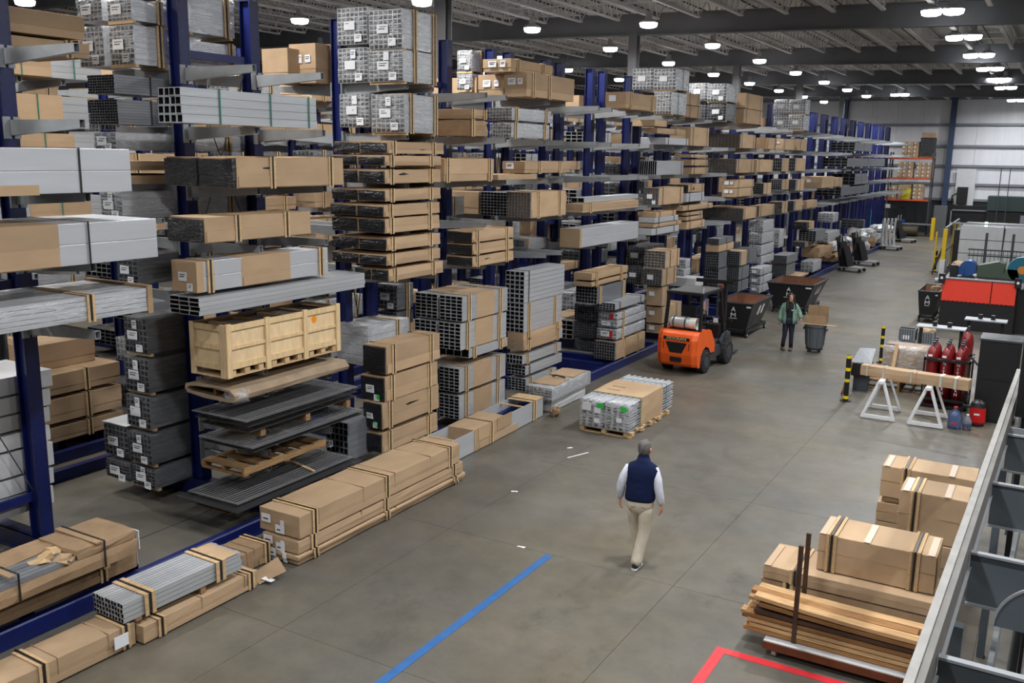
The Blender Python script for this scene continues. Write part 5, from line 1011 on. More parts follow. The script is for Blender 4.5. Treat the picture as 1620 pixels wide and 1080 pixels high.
# ---------------------------------------------------------------- right side: cartons, plank cart
def carton(label, x0, x1, y0, y1, z0, z1, bands=(), group=None, m=KRAFT, rz=0.0, tape=()):
    t = thing('carton', label, 'carton', ((x0 + x1) / 2, (y0 + y1) / 2, z0), rz, group); w2 = (x1 - x0) / 2; d2 = (y1 - y0) / 2; h = z1 - z0
    lump(-w2, w2, -d2, d2, 0, h, 4, 2, 2, 0.004, int(x0 * 91 + z0 * 37)).put('carton_body', m, t, bevel=0.008)
    G().box(-w2 - 0.001, w2 + 0.001, -d2 - 0.002, d2 + 0.002, h * 0.52, h * 0.53).put('seam', KRAFT2, t)
    for b in bands:
        x = -w2 + b * 2 * w2
        G().box(x - 0.012, x + 0.012, -d2 - 0.012, -d2 - 0.004, 0, h + 0.012).box(x - 0.012, x + 0.012, -d2 - 0.012, d2 + 0.008, h + 0.002, h + 0.012).put('strap', STRAP, t)
        for s in (-1, 1): G().box(x + s * 0.045 - 0.018, x + s * 0.045 + 0.018, -d2 - 0.014, -d2 - 0.002, 0.0, h + 0.014).put('edge_batten', WOOD, t); G().box(x + s * 0.045 - 0.018, x + s * 0.045 + 0.018, -d2, d2, h + 0.002, h + 0.014).put('edge_batten', WOOD, t)
    for b in tape:
        x = -w2 + b * 2 * w2; G().box(x - 0.04, x + 0.04, -d2 - 0.006, d2 * 0.8, h + 0.003, h + 0.007).put('clear_tape', TAPE, t)
    return t
g_ = 'cartons stacked at the lower right'
carton('brown carton on top at the back of the right hand carton pile', -1.9, -0.62, 14.3, 14.95, 0.74, 1.22, (0.27,), g_, tape=(0.06, 0.75))
carton('brown carton third from the floor at the back of the right hand pile', -1.86, -0.62, 14.32, 14.9, 0.66, 0.735, (), g_, KRAFT2)
carton('small brown carton upper low one at the back of the right pile', -1.92, -0.75, 14.3, 14.9, 0.35, 0.65, (), g_); carton('small brown carton on the floor at the back of the right pile', -1.92, -0.7, 14.3, 14.9, 0.02, 0.345, (), g_)
carton('tall brown carton with one double batten strap in the right pile', -1.47, -0.62, 13.0, 13.65, 0.66, 1.33, (0.24,), g_, tape=(0.1, 0.7)); carton('brown carton hidden under the tall strapped carton at right', -1.45, -0.62, 12.98, 13.65, 0.02, 0.65, (), g_)
carton('long brown carton with two strap pairs lying on the low cartons at right', -2.17, -0.8, 11.4, 12.1, 0.64, 1.12, (0.12, 0.82), g_, tape=(0.04, 0.42, 0.95))
carton('low long brown carton behind the plank cart, upper', -2.78, -0.75, 11.2, 12.0, 0.45, 0.63, (0.2,), g_, tape=(0.03,)); carton('low long brown carton behind the plank cart, lower', -2.8, -0.75, 11.22, 12.0, 0.14, 0.44, (0.17,), g_, KRAFT2)
pallet('wooden pallet under the low long cartons at right', -2.78, 11.2, 0.0, 2.0, 0.8)
pc = thing('plank_cart', 'low wheeled cart with steel stakes holding loose planks', 'cart', (-2.44, 10.1, 0))
G().box(0, 1.95, 0, 0.75, 0.13, 0.2).put('deck', PALEBOX, pc); G().box(0, 1.95, -0.012, 0.0, 0.1, 0.19).put('deck_edge', RUST, pc)
STK = mat('stake_brown', (70, 50, 38), 0.6, 0.2, var=0.15)
for x, y, h in ((0.32, 0.12, 1.22), (0.28, 0.68, 1.16), (1.75, 0.12, 0.6), (1.75, 0.68, 0.6)): G().box(x - 0.025, x + 0.025, y - 0.02, y + 0.02, 0.18, 0.18 + h).put('stake', STK, pc)
for x in (0.12, 1.8):
    for y in (0.08, 0.66):
        c = G().cyl((x - 0.025, y, 0.055), (x + 0.025, y, 0.055), 0.055, n=14).put('caster', PALEBOX, pc); G().box(x - 0.04, x + 0.04, y - 0.03, y + 0.03, 0.1, 0.13).put('caster_fork', DARKGREY, c)
rr = random.Random(11); k = 0
for lv in range(7):
    for row in range(3):
        y = 10.28 + row * 0.16; z = 0.21 + lv * 0.058; x0 = -2.76 + rr.uniform(-0.04, 0.16) + (0.1 if lv > 4 else 0); sag = rr.uniform(0, 0.012) if lv < 5 else rr.uniform(0.03, 0.07)
        m = STK if (lv == 4 and row < 1) else (PLANKL if rr.random() < 0.45 else PLANKW)
        if row == 1 and lv < 2: y += 0.02
        g = G(); e = 0.0
        for i in range(5):
            xx = x0 + i * 0.46
            g.v += [(xx, y - 0.07, z + e + sag * (1 - i / 4) ** 2), (xx, y + 0.07, z + e + sag * (1 - i / 4) ** 2), (xx, y + 0.07, z + 0.045 + sag * (1 - i / 4) ** 2), (xx, y - 0.07, z + 0.045 + sag * (1 - i / 4) ** 2)]
        for i in range(4):
            for q in range(4): g.f.append((i * 4 + q, i * 4 + (q + 1) % 4, i * 4 + 4 + (q + 1) % 4, i * 4 + 4 + q))
        g.f += [(3, 2, 1, 0), (16, 17, 18, 19)]
        lb = ['bottom', 'second', 'third', 'fourth', 'fifth', 'sixth', 'topmost'][lv] + ' layer ' + ['front', 'middle', 'back'][row] + (' dark metal bar' if m == STK else ' loose plank') + ' on the stake cart'
        tag(g.put('plank' if m != STK else 'metal_bar', m), lb, 'plank', 'planks on the stake cart')
# ---------------------------------------------------------------- machine frame in the right foreground
FB = mat('frame_beam_blue', (88, 97, 104), 0.5, 0.15, var=0.1, scale=2); FL = mat('frame_rail_gray', (148, 146, 142), 0.55, 0.1, var=0.12, scale=5, stretch=(1, 1, 1), dirt=((150, 96, 92), 2.5, 0.68)); FE = mat('frame_edge', (146, 150, 154), 0.5, 0.1)
mf = thing('machine_frame', 'long gray steel machine frame with dark cross beams in the right foreground', 'machine', (-0.5, 3.0, 0), -0.0185)
G().box(-0.06, 0.0, 0, 12.9, 2.57, 2.6).put('side_rail', FL, mf, bevel=0.004); G().box(-0.06, -0.045, 0, 12.9, 2.3, 2.57).put('side_rail', FL, mf)
G().box(0.035, 0.05, 0, 12.9, 2.3, 2.57).box(0, 0.05, 0, 12.9, 2.57, 2.585).put('inner_web', mat('frame_web', (112, 110, 106), 0.6, var=0.15, scale=4), mf); G().box(0.05, 0.075, 0, 12.9, 2.29, 2.305).put('lower_lip', FE, mf)
G().box(0.0, 2.2, 12.9, 12.97, 2.35, 2.6).put('end_beam', FL, mf)
for y in (1.45, 3.4, 5.4, 7.45, 9.5):
    b = G().box(0.06, 2.4, y, y + 0.012, 1.98, 2.44).put('cross_beam', FB, mf); G().box(0.06, 2.4, y - 0.03, y + 0.03, 2.43, 2.45).put('beam_flange', FE, b); G().box(0.06, 2.4, y - 0.03, y + 0.03, 1.97, 1.99).put('beam_flange', FE, b)
    for q in range(2): G().cyl((0.95 + q * 0.09, y - 0.006, 2.26), (0.95 + q * 0.09, y - 0.002, 2.26), 0.04, n=14).put('slot_hole', BLACK, b)
G().box(0.06, 2.4, 9.62, 9.64, 2.3, 2.5).put('cross_strip', FE, mf)
g = G(); nn = 20
arc = [(0.72 + 0.42 * math.cos(PI * i / nn), 2.02 + 0.42 * math.sin(PI * i / nn)) for i in range(nn + 1)]
g.prism(arc, 4.98, 5.0).put('curved_guard', FB, mf); g = G()
for i in range(nn): g.bar((arc[i][0], 4.98, arc[i][1]), (arc[i + 1][0], 4.98, arc[i + 1][1]), 0.02)
g.put('guard_rim', FE, mf)
for x, r, z in ((0.62, 0.085, 1.35), (0.95, 0.075, 1.3)):
    G().cyl((x, 2.0, z), (x, 7.2, z), r, n=18).put('white_pipe', PALEBOX, mf, smooth=True)
G().box(0.3, 0.34, 0, 12.5, 1.4, 1.75).put('lower_rail', FE, mf); G().box(0.42, 0.5, 2.0, 7.0, 1.0, 1.1).put('hose_tray', BLACK, mf)
G().loft([((0.7, 4.9, 1.4), .012, .012), ((0.68, 4.95, 1.7), .012, .012), ((0.72, 5.0, 1.95), .012, .012)], 8).put('cable', BLACK, mf)
G().box(1.2, 1.9, 2.0, 6.8, 0.4, 1.3).put('red_drive_box', mat('dull_red', (104, 34, 34), 0.6), mf); G().box(0.4, 2.3, 1.0, 12.4, 0.0, 0.08).put('pit_tray', BLACK, mf); G().box(0.5, 1.2, 7.5, 12.0, 0.3, 1.5).put('gear_housing', BLACK, mf)
for y in (0.1, 4.2, 8.4, 12.7):
    G().box(0.06, 0.14, y, y + 0.1, 0, 2.3).put('frame_leg', FB, mf); G().box(2.2, 2.3, y, y + 0.1, 0, 2.4).put('frame_leg', FB, mf)
bc = thing('control_cabinet', 'tall black control cabinet standing on the machine frame at the right edge', 'cabinet', (-0.1, 13.4, 0))
G().box(-0.13, 0.8, 0, 0.6, 2.45, 4.2).put('cabinet_body', BLACK, bc, bevel=0.01); G().box(-0.05, 0.72, -0.012, 0.0, 2.55, 4.1).put('cabinet_door', BLACK, bc); G().box(-0.05, 0.02, 0.1, 0.2, 0, 2.45).put('cabinet_leg', BLACK, bc)
# ---------------------------------------------------------------- saw horses, carton on them, bollards
def saw(x, y, label):
    t = thing('saw_horse', label, 'stand', (x, y, 0))
    for yy, s in ((-0.5, -1), (0.5, 1)):
        for sx in (-1, 1): G().bar((sx * 0.04, yy * 0.75, 0.86), (sx * 0.34, yy, 0.02), 0.06, 0.045).put('leg', WHITEP, t)
        G().bar((-0.33, yy, 0.06), (0.33, yy, 0.06), 0.045, 0.08).put('foot_brace', WHITEP, t)
    G().box(-0.06, 0.06, -0.45, 0.45, 0.8, 0.875).put('top_beam', WHITEP, t, bevel=0.01); return t
saw(-3.04, 21.98, 'white steel saw horse at left under the taped carton'); saw(-2.06, 21.95, 'white steel saw horse at right under the taped carton')
ct = floor_carton('long taped brown carton lying across the two white saw horses', 0.14, 0.28, 0, 2.3, 0, 0.24, (), 0, None, KRAFT, seams=2, flute=False)
ct.location = (-3.55, 22.05, 0.878); ct.rotation_euler = (0, 0, -PI / 2 - 0.14)
for y in (0.14, 0.5, 1.1, 1.7, 2.0): ring(G(), y, 0.06 if y > 1.5 else 0.035, 0.142, 0.242, 0.004).put('silver_tape', mat('silver_tape_', (190, 184, 176), 0.25, 0.2), ct)
YP = mat('bollard_yellow', (226, 200, 30), 0.5)
def bollard(x, y, h, label, r=0.05):
    t = thing('bollard', label, 'post', (x, y, 0)); G().cyl((0, 0, 0), (0, 0, h), r, n=14).put('post', BLACK, t); G().cyl((0, 0, 0), (0, 0, 0.02), r * 2.2, n=14).put('base', BLACK, t)
    for z in (0.06, h * 0.42, h * 0.66, h * 0.93): G().cyl((0, 0, z), (0, 0, z + 0.075), r + 0.004, n=14).put('yellow_band', YP, t)
bollard(-3.98, 22.8, 1.13, 'black and yellow banded post beside the left saw horse', 0.06); bollard(-4.0, 27.85, 1.08, 'black and yellow banded post behind the plastic wrapped box'); bollard(-5.4, 52.9, 1.2, 'distant black and yellow banded post by the yellow fence', 0.09)
tag(G().bar((-4.18, 23.35, 0.02), (-4.08, 23.9, 0.72), 0.16, 0.03, (1, 0, 0)).put('leaning_board', KDARK), 'dark brown board leaning behind the banded post', 'board')
fs = thing('sheet_metal_stack', 'tilted shiny sheet metal piece on a stand behind the banded post', 'metal', (-3.9, 24.0, 0))
G().add([(-0.22, -0.1, 0.72), (0.26, -0.1, 0.76), (0.28, 0.3, 1.06), (-0.1, 0.3, 1.04), (-0.22, -0.1, 0.73), (0.26, -0.1, 0.77), (0.28, 0.3, 1.07), (-0.1, 0.3, 1.05)], [(0, 1, 2, 3), (7, 6, 5, 4), (0, 4, 5, 1), (1, 5, 6, 2), (2, 6, 7, 3), (3, 7, 4, 0)]).put('sheet', SILVERD, fs); G().box(-0.2, 0.25, -0.1, 0.3, 0.4, 0.72).put('stand_body', BLACK, fs); G().box(-0.15, 0.2, 0, 0.2, 0, 0.4).put('stand_leg', DARKGREY, fs)
pallet('worn wooden pallet under the plastic wrapped box', -3.9, 24.3, 0.0, 1.75, 1.2, m=WOODD, h=0.3)
wbx = bundle('wrapped', -3.5, -2.45, 24.5, 25.4, 0.31, 1.14, 'plastic wrapped brown box on a pallet behind the saw horses', '', 'n=1,1'); [bpy.data.objects.remove(o) for o in list(wbx.children) if o.name.startswith('tubes')]
lump(-0.5, 0.5, 0.02, 0.88, 0, 0.8, 2, 2, 2, 0.005, 3).put('carton_body', KRAFT2, wbx); G().box(-0.48, -0.25, 0.1, 0.2, 0.835, 0.85).put('tool', BLACK, wbx)
for x, l in ((-3.2, 'left'), (-2.3, 'right')): tag(G().bar((x, 24.2, 0.0 + 0.3 * (l == 'left')), (x + 0.05, 24.4, 1.22), 0.08, 0.04).put('wood_stake', WOOD), l + ' wooden stake standing up behind the taped carton', 'stake')
# red gas cylinders
CY = mat('cylinder_red', (120, 18, 22), 0.35, var=0.12, scale=5, coat=0.2)
cf = thing('cylinder_rack', 'black steel rack holding the red gas cylinders', 'rack', (-2.4, 23.3, 0))
for z in (0.18, 1.12):
    for a in ((0, 1.0, 0, 0.04), (0, 1.0, 0.98, 1.02), (0, 0.04, 0.04, 0.98), (0.96, 1.0, 0.04, 0.98)): G().box(a[0], a[1], a[2], a[3], z, z + 0.06).put('rack_rail', BLACK, cf)
for x in (0.02, 0.98):
    for y in (0.02, 1.0): G().box(x - 0.02, x + 0.02, y - 0.02, y + 0.02, 0.0, 1.2).put('rack_post', BLACK, cf)
G().box(0, 1.0, 0, 1.02, 0.02, 0.08).put('rack_base', BLACK, cf); G().bar((0.98, 0.0, 1.3), (1.18, 0.0, 1.1), 0.04).put('handle', DARKGREY, cf)
cols = ['left', 'middle', 'right']; rows_ = ['front', 'middle', 'back']
for i in range(3):
    for k in range(3):
        x, y = -2.23 + i * 0.3, 23.5 + k * 0.3
        t = thing('gas_cylinder', f'dark red gas cylinder in the {rows_[k]} row, {cols[i]} one, of the black rack', 'cylinder', (x, y, 0.082), 0, 'red gas cylinders')
        G().loft([((0, 0, 0), 0.13, 0.13), ((0, 0, 1.12), 0.132, 0.132), ((0, 0, 1.22), 0.118, 0.118), ((0, 0, 1.3), 0.08, 0.08), ((0, 0, 1.34), 0.04, 0.04)], 20).put('shell', CY, t, smooth=True)
        G().cyl((0, 0, 1.34), (0, 0, 1.44), 0.022, n=10).cyl((-0.04, 0, 1.45), (0.04, 0, 1.45), 0.02, n=8).put('valve', DARKGREY, t)
        if k == 0:
            G().box(-0.09, 0.0, -0.133, -0.12, 1.12, 1.17).put('tag_label', PAPER, t)
            if i > 0:
                for j, ch in enumerate('NITROGEN'): text('letter', ch, 0.1, PAPER, t, (-0.03, -0.134, 0.98 - j * 0.1), (PI / 2, 0, 0))
t = thing('gas_cylinder', 'single dark red gas cylinder apart behind the black rack', 'cylinder', (-1.62, 24.75, 0), 0, 'red gas cylinders')
G().loft([((0, 0, 0), 0.14, 0.14), ((0, 0, 1.4), 0.14, 0.14), ((0, 0, 1.52), 0.12, 0.12), ((0, 0, 1.6), 0.08, 0.08), ((0, 0, 1.64), 0.04, 0.04)], 20).put('shell', CY, t, smooth=True); G().cyl((0, 0, 1.64), (0, 0, 1.78), 0.03, n=10).put('valve', DARKGREY, t)
for x, y, w_, z, l in ((-2.9, 25.6, 1.15, 1.5, 'near'), (-1.9, 27.0, 1.0, 1.58, 'far')):
    t = thing('tool_table', f'{l} gray plate table with black knobs behind the gas cylinders', 'table', (x, y, 0))
    G().box(0, w_, 0, 0.5, z, z + 0.03).put('table_top', FE, t)
    for q in (0.36, 0.66): G().cyl((w_ * q, 0.25, z + 0.03), (w_ * q, 0.25, z + 0.15), 0.055, n=12).put('knob', BLACK, t)
    for sx in (0.1, w_ - 0.1): G().box(sx - 0.04, sx + 0.04, 0.2, 0.3, 0, z).put('table_leg', BLACK, t)
G().cyl((0, 0, 0), (0, 0, .01), .01, n=6)
cb = thing('black_cabinet', 'black steel cabinet with a vented gray top behind the saw horses', 'cabinet', (-1.22, 22.62, 0))
G().box(0, 0.8, 0, 0.8, 0, 1.84).put('cabinet_body', BLACK, cb, bevel=0.008); G().box(0.06, 0.74, -0.014, 0.0, 0.98, 1.78).put('cabinet_door', BLACK, cb); G().box(0.06, 0.74, -0.014, 0.0, 0.08, 0.94).put('cabinet_door', BLACK, cb)
G().box(-0.02, 0.82, -0.02, 0.82, 1.84, 1.88).put('top_plate', DARKGREY, cb); G().loft([((0.25, 0.4, 1.88), 0.2, 0.26), ((0.25, 0.4, 1.884), 0.2, 0.26)], 24).put('vent', BLACK, cb); G().loft([((0.6, 0.4, 1.88), 0.14, 0.26), ((0.6, 0.4, 1.884), 0.14, 0.26)], 24).put('vent', BLACK, cb)
JG = mat('jug_blue', (120, 150, 214), 0.1, trans=0.8, spec=0.6); JC = mat('jug_clear', (206, 220, 236), 0.1, trans=0.8)
t = thing('water_jug', 'large blue water jug with a red cap on the floor', 'jug', (-1.5, 21.72, 0))
G().loft([((0, 0, 0), 0.13, 0.13), ((0, 0, 0.05), 0.14, 0.14), ((0, 0, 0.3), 0.14, 0.14), ((0, 0, 0.38), 0.09, 0.09), ((0, 0, 0.42), 0.035, 0.035), ((0, 0, 0.45), 0.035, 0.035)], 20).put('jug_body', JG, t, smooth=True); G().cyl((0, 0, 0.45), (0, 0, 0.48), 0.04, n=14).put('cap', REDL, t); G().box(-.05, .07, -.146, -.14, .12, .16).put('jug_label', REDL, t)
t = thing('water_bottle', 'smaller clear water jug beside the large blue one', 'jug', (-1.25, 21.72, 0))
G().loft([((0, 0, 0), 0.085, 0.085), ((0, 0, 0.2), 0.09, 0.09), ((0, 0, 0.28), 0.05, 0.05), ((0, 0, 0.32), 0.025, 0.025)], 16).put('jug_body', JC, t, smooth=True); G().cyl((0, 0, 0.32), (0, 0, 0.345), 0.028, n=10).put('cap', WHITEP, t); G().cyl((0, 0, 0.07), (0, 0, 0.15), 0.0915, n=16).put('jug_label', JG, t)
t = thing('shop_vacuum', 'red shop vacuum with a black lid on the floor by the black cabinet', 'vacuum', (-1.1, 22.25, 0))
G().loft([((0, 0, 0.05), 0.14, 0.14), ((0, 0, 0.1), 0.17, 0.17), ((0, 0, 0.42), 0.16, 0.16)], 20).put('drum', mat('vac_red', (196, 20, 26), 0.4), t, smooth=False); G().loft([((0, 0, 0.42), 0.165, 0.165), ((0, 0, 0.52), 0.14, 0.14), ((0, 0, 0.57), 0.07, 0.07)], 18).put('lid', BLACK, t); G().box(-.06, .05, -.175, -.168, .26, .3).put('drum_label', PAPER, t)
G().loft([((-0.1, -0.05, 0.4), .03, .03), ((-0.28, -0.05, 0.42), .03, .03), ((-0.36, 0.0, 0.3), .03, .03), ((-0.3, 0.0, 0.05), .03, .03)], 10).put('hose', BLACK, t); G().cyl((0, 0, 0), (0, 0, .05), .15, n=14).put('wheel_base', BLACK, t)
# crate cart beyond
t = thing('tool_crate', 'gray plastic crates with papers on a low stand beyond the wrapped box', 'crate', (-3.7, 28.7, 0))
GRY = mat('crate_gray', (120, 124, 128), .5)
for x, z in ((0, 0.55), (0.5, 0.5)):
    for a in ((0, 0.45, 0, 0.02), (0, 0.45, 0.48, 0.5), (0, 0.02, 0.02, 0.48), (0.43, 0.45, 0.02, 0.48)): G().box(x + a[0], x + a[1], a[2], a[3], z, z + 0.36).put('crate_side', GRY, t)
    for i in range(6): G().box(x + 0.04 + i * 0.065, x + 0.06 + i * 0.065, -0.014, -0.002, z, z + 0.34).put('crate_rib', DARKGREY, t)
G().box(0.02, .43, .1, .4, .88, .93).put('lid', BLACK, t); lump(0.52, 0.93, 0.02, 0.48, 0.8, 0.98, 3, 3, 2, 0.03, 44).put('carton_scraps', KRAFT, t); G().box(-0.05, 1.0, -0.05, 0.55, 0.44, 0.5).put('stand_top', FE, t)
for x in (0, 0.9): G().box(x, x + 0.06, 0, 0.5, 0, 0.44).put('stand_leg', DARKGREY, t)
G().box(0.1, 0.3, -0.008, -0.002, 0.6, 0.72).put('paper_label', PAPER, t)
# ---------------------------------------------------------------- orange guarded machine
m_ = thing('guarded_machine', 'black press machine with bright orange red guard panels', 'machine', (-3.28, 35.0, 0))
RP = mat('guard_orange_red', (214, 46, 16), 0.45, var=0.03)
G().box(0, 2.3, 0.1, 2.0, 0, 1.75).put('machine_body', BLACK, m_, bevel=0.01); G().box(0, 2.3, 0.0, 0.1, 0.0, 1.0).put('lower_skirt', BLACK, m_)
for a, b in ((0.02, 1.52), (1.55, 2.27)):
    G().add([(a, 0.06, 1.72), (b, 0.06, 1.72), (b, -0.03, 0.99), (a, -0.03, 0.99), (a, 0.09, 1.72), (b, 0.09, 1.72), (b, 0.0, 0.99), (a, 0.0, 0.99)], [(0, 3, 2, 1), (4, 5, 6, 7), (0, 1, 5, 4), (2, 3, 7, 6), (1, 2, 6, 5), (0, 4, 7, 3)]).put('guard_panel', RP, m_)
for i in range(17): G().box(0.05 + i * 0.135, 0.07 + i * 0.135, -0.045, -0.03, 0.96, 1.0).put('guard_bolt', RP, m_)
G().box(0, 2.3, 0.02, 0.2, 1.73, 1.77).put('top_edge', FE, m_)
for x in (-0.12, 2.2):
    c = G().box(x, x + 0.2, -0.1, 0.15, 1.6, 1.9).put('corner_bracket', BLACK, m_); G().cyl((x + 0.1, -0.11, 1.76), (x + 0.1, -0.1, 1.76), 0.045, n=12).put('reflector', WHITEP, c)
MB_ = mat('motor_blue', (28, 70, 128), 0.4); GH = mat('housing_green', (62, 76, 62), 0.5); TL = mat('wheel_teal', (24, 92, 112), 0.4)
mo = G().cyl((0.68, 0.9, 1.78 + 0.25), (0.68, 1.5, 1.78 + 0.25), 0.27, n=20).put('motor', MB_, m_); G().box(0.38, 0.58, 0.85, 1.0, 1.8, 2.1).put('terminal_box', MB_, mo)
G().prism([(0.98, 1.76), (1.78, 1.76), (1.82, 2.26), (1.6, 2.32), (1.0, 2.16)], 0.9, 1.6).put('belt_housing', GH, m_); G().prism([(1.75, 1.76), (2.3, 1.76), (2.2, 2.1), (1.85, 2.1)], 0.8, 1.3).put('side_housing', GH, m_)
fw = G().loft([((2.35, 0.8, 2.1), 0.44, 0.44), ((2.35, 0.95, 2.1), 0.46, 0.46)], 26).put('flywheel', TL, m_); G().cyl((2.35, 0.78, 2.1), (2.35, 0.8, 2.1), 0.14, n=16).put('flywheel_hub', mat('hub_orange', (190, 120, 40), .5), fw)
G().loft([((-0.05, 0.6, 1.78), .02, .02), ((0.05, 0.7, 2.05), .02, .02), ((0.3, 0.8, 2.0), .02, .02)], 8).put('hose', BLACK, m_); G().box(0.15, 0.38, 0.6, 0.9, 1.76, 2.15).put('pump', BLACK, m_)
G().box(2.3, 3.4, 0.3, 2.2, 0, 1.5).put('rear_cabinet', BLACK, m_); G().cyl((-0.25, 0.2, 1.62), (0.0, 0.2, 1.62), 0.09, n=12).put('roller_end', FE, m_)
# silver clad enclosure, yellow fence, gate
se = thing('clad_enclosure', 'silver metal clad machine enclosure behind the orange machine', 'machine', (-4.15, 50, 0))
CLAD = mat('clad_silver', (206, 208, 210), 0.3, 0.35, var=0.06, scale=1, stretch=(4, 1, 1))
for i in range(2):
    for k in range(4): G().box(i * 1.9 + 0.02, (i + 1) * 1.9 - 0.02, 0, 0.05, k * 0.66 + 0.02, (k + 1) * 0.66 - 0.01).put('clad_panel', CLAD, se)
G().box(0, 3.8, 0.05, 4, 0, 2.62).put('enclosure_body', DARKGREY, se); G().box(-0.25, -0.02, 0.3, 3.5, 0, 2.4).put('side_unit', BLACK, se)
for z in (2.72,): G().box(-0.5, 3.9, 0.0, 0.06, z, z + 0.06).put('top_rail', FE, se)
for x in (0, 1.9, 3.8): G().box(x - 0.03, x + 0.03, 0, 0.06, 2.62, 2.72).put('rail_post', FE, se)
G().bar((1.93, -0.02, 2.6), (1.9, -0.02, 1.2), 0.04).put('cable', BLACK, se); G().cyl((1.1, 0.2, 2.62), (1.1, 0.2, 2.85), 0.07, n=12).put('signal_lamp', mat('signal_green', (214, 250, 230), 0.4, emit=2.0), se)
yf = thing('yellow_fence', 'yellow safety fence with wire panels beside the far aisle', 'fence', (-4.75, 49.5, 0))
YF = mat('fence_yellow', (214, 178, 30), 0.5)
for x, y, h, r in ((-0.6, 2.4, 2.15, 0.04), (0, 0.3, 2.45, 0.09), (-0.1, 5.5, 2.4, 0.06), (-0.15, 8.5, 2.35, 0.06)): G().box(x - r, x + r, y - r, y + r, 0, h).put('fence_post', YF, yf)
G().bar((0, 0.3, 2.5), (-0.15, 8.5, 2.5), 0.08).put('fence_rail', FE, yf); G().bar((0, 0.3, 1.3), (-0.15, 8.5, 1.3), 0.05).put('fence_rail', DARKGREY, yf)
for i in range(14): G().box(-0.01, 0.01, 0.8 + i * 0.55, 0.83 + i * 0.55, 0.3, 2.46).put('fence_wire', DARKGREY, yf)
G().bar((-0.62, 2.3, 0.2), (-0.1, 1.0, 1.5), 0.5, 0.03, (1, 0, 0)).put('black_flap', BLACK, yf); G().box(-0.12, 0.12, 0.1, 0.5, 0, 0.95).put('white_post_guard', WHITEP, yf)
tag(G().cyl((-8.0, 74.5, 0), (-8.0, 74.5, 1.6), 0.14, n=14).put('bollard', YF), 'plain yellow bollard at the far end of the aisle', 'post')
sb = thing('scrap_bin', 'dark gray scrap bin with carton pieces by the yellow fence', 'bin', (-4.3, 47.0, 0))
for a in ((0, 1.3, 0, 0.04), (0, 1.3, 1.2, 1.24), (0, 0.04, .04, 1.2), (1.26, 1.3, .04, 1.2)): G().box(*a, 0.1, 0.95).put('bin_side', DARKGREY, sb)
G().box(0.04, 1.26, 0.04, 1.2, 0.1, 0.6).put('bin_floor', DARKGREY, sb); G().box(0, 1.3, 0, 1.24, 0, 0.1).put('bin_base', BLACK, sb); lump(0.15, 0.8, 0.2, 1.0, 0.6, 1.15, 3, 3, 2, 0.06, 41).put('carton_scraps', KRAFT, sb)
gt = thing('metal_gate', 'dark metal gate frame in front of the silver enclosure', 'gate', (-2.75, 44, 0))
for x in (0.15, 1.15): G().box(x - 0.05, x + 0.05, -0.05, 0.05, 0, 2.75).put('gate_post', DARKGREY, gt)
for z in (2.0, 1.75, 1.2): G().box(-0.5, 1.8, -0.02, 0.02, z, z + 0.06).put('gate_bar', DARKGREY, gt)
for i in range(14): G().box(-0.45 + i * 0.16, -0.43 + i * 0.16, -0.01, 0.01, 0.2, 2.0).put('gate_wire', DARKGREY, gt)
# ---------------------------------------------------------------- far end: pallet rack, wall things, trolleys
fr = thing('pallet_rack', 'pallet rack with orange beams against the far wall', 'rack', (-12.0, 78.6, 0))
for x in (0.05, 3.1, -3.0):
    for y in (0, 1.1): G().box(x - 0.05, x + 0.05, y - 0.05, y + 0.05, 0, 6.3).put('rack_post', DARKGREY, fr)
OB = mat('beam_orange', (206, 78, 44), 0.5)
for z in (5.82, 4.3, 2.66):
    for a, b in ((0.1, 3.05), (-2.95, 0.0)):
        for y in (0, 1.1): G().box(a, b, y - 0.03, y + 0.03, z - 0.06, z + 0.06).put('beam', OB, fr)
    G().box(-2.95, 3.05, 0.03, 1.07, z - 0.01, z + 0.03).put('shelf_deck', DARKGREY, fr)
G().box(0.0, 0.35, -0.08, -0.05, 2.0, 2.3).put('rack_sign', WHITEP, fr)
def pile(x, y, z, nx, nz, s, h, where, m=KRAFT):
    lab = f'small labelled brown carton on the far pallet rack, {where}'
    for i in range(nx):
        for k in range(nz):
            t = thing('small_carton', f'small carton {where} of the far pallet rack, {["bottom", "second", "third", "top"][k]} row, {["left", "middle", "right"][i]}', 'carton', (x + i * s, y, z + k * h), 0, 'far rack cartons ' + where)
            G().box(-s / 2 + 0.01, s / 2 - 0.01, 0, 0.8, 0, h - 0.01).put('carton_body', m, t); G().box(-s * 0.4, -s * 0.08, -0.01, 0, h * 0.5, h * 0.85).put('paper_label', PAPER, t)
pile(-11.0, 78.7, 5.86, 3, 4, 0.4, 0.31, 'left on the top shelf'); pile(-11.2, 78.7, 4.34, 3, 4, 0.38, 0.31, 'left on the middle shelf'); pile(-9.85, 78.7, 4.34, 3, 4, 0.38, 0.3, 'right on the middle shelf'); pile(-9.95, 78.7, 2.7, 2, 4, 0.38, 0.3, 'right on the lowest shelf'); pile(-11.85, 78.7, 2.7, 2, 3, 0.38, 0.33, 'far left on the lowest shelf')
yp = thing('wrapped_load', 'yellow wrapped carton load on the lowest shelf of the far pallet rack', 'load', (-10.75, 78.7, 2.7)); lump(-0.5, 0.5, 0, 0.9, 0, 1.15, 3, 3, 4, 0.02, 4).put('carton_block', KRAFT, yp); lump(-0.2, 0.53, -0.03, 0.93, -0.0, 0.9, 3, 3, 4, 0.04, 5).put('yellow_wrap', mat('wrap_yellow', (196, 186, 50), 0.4), yp)
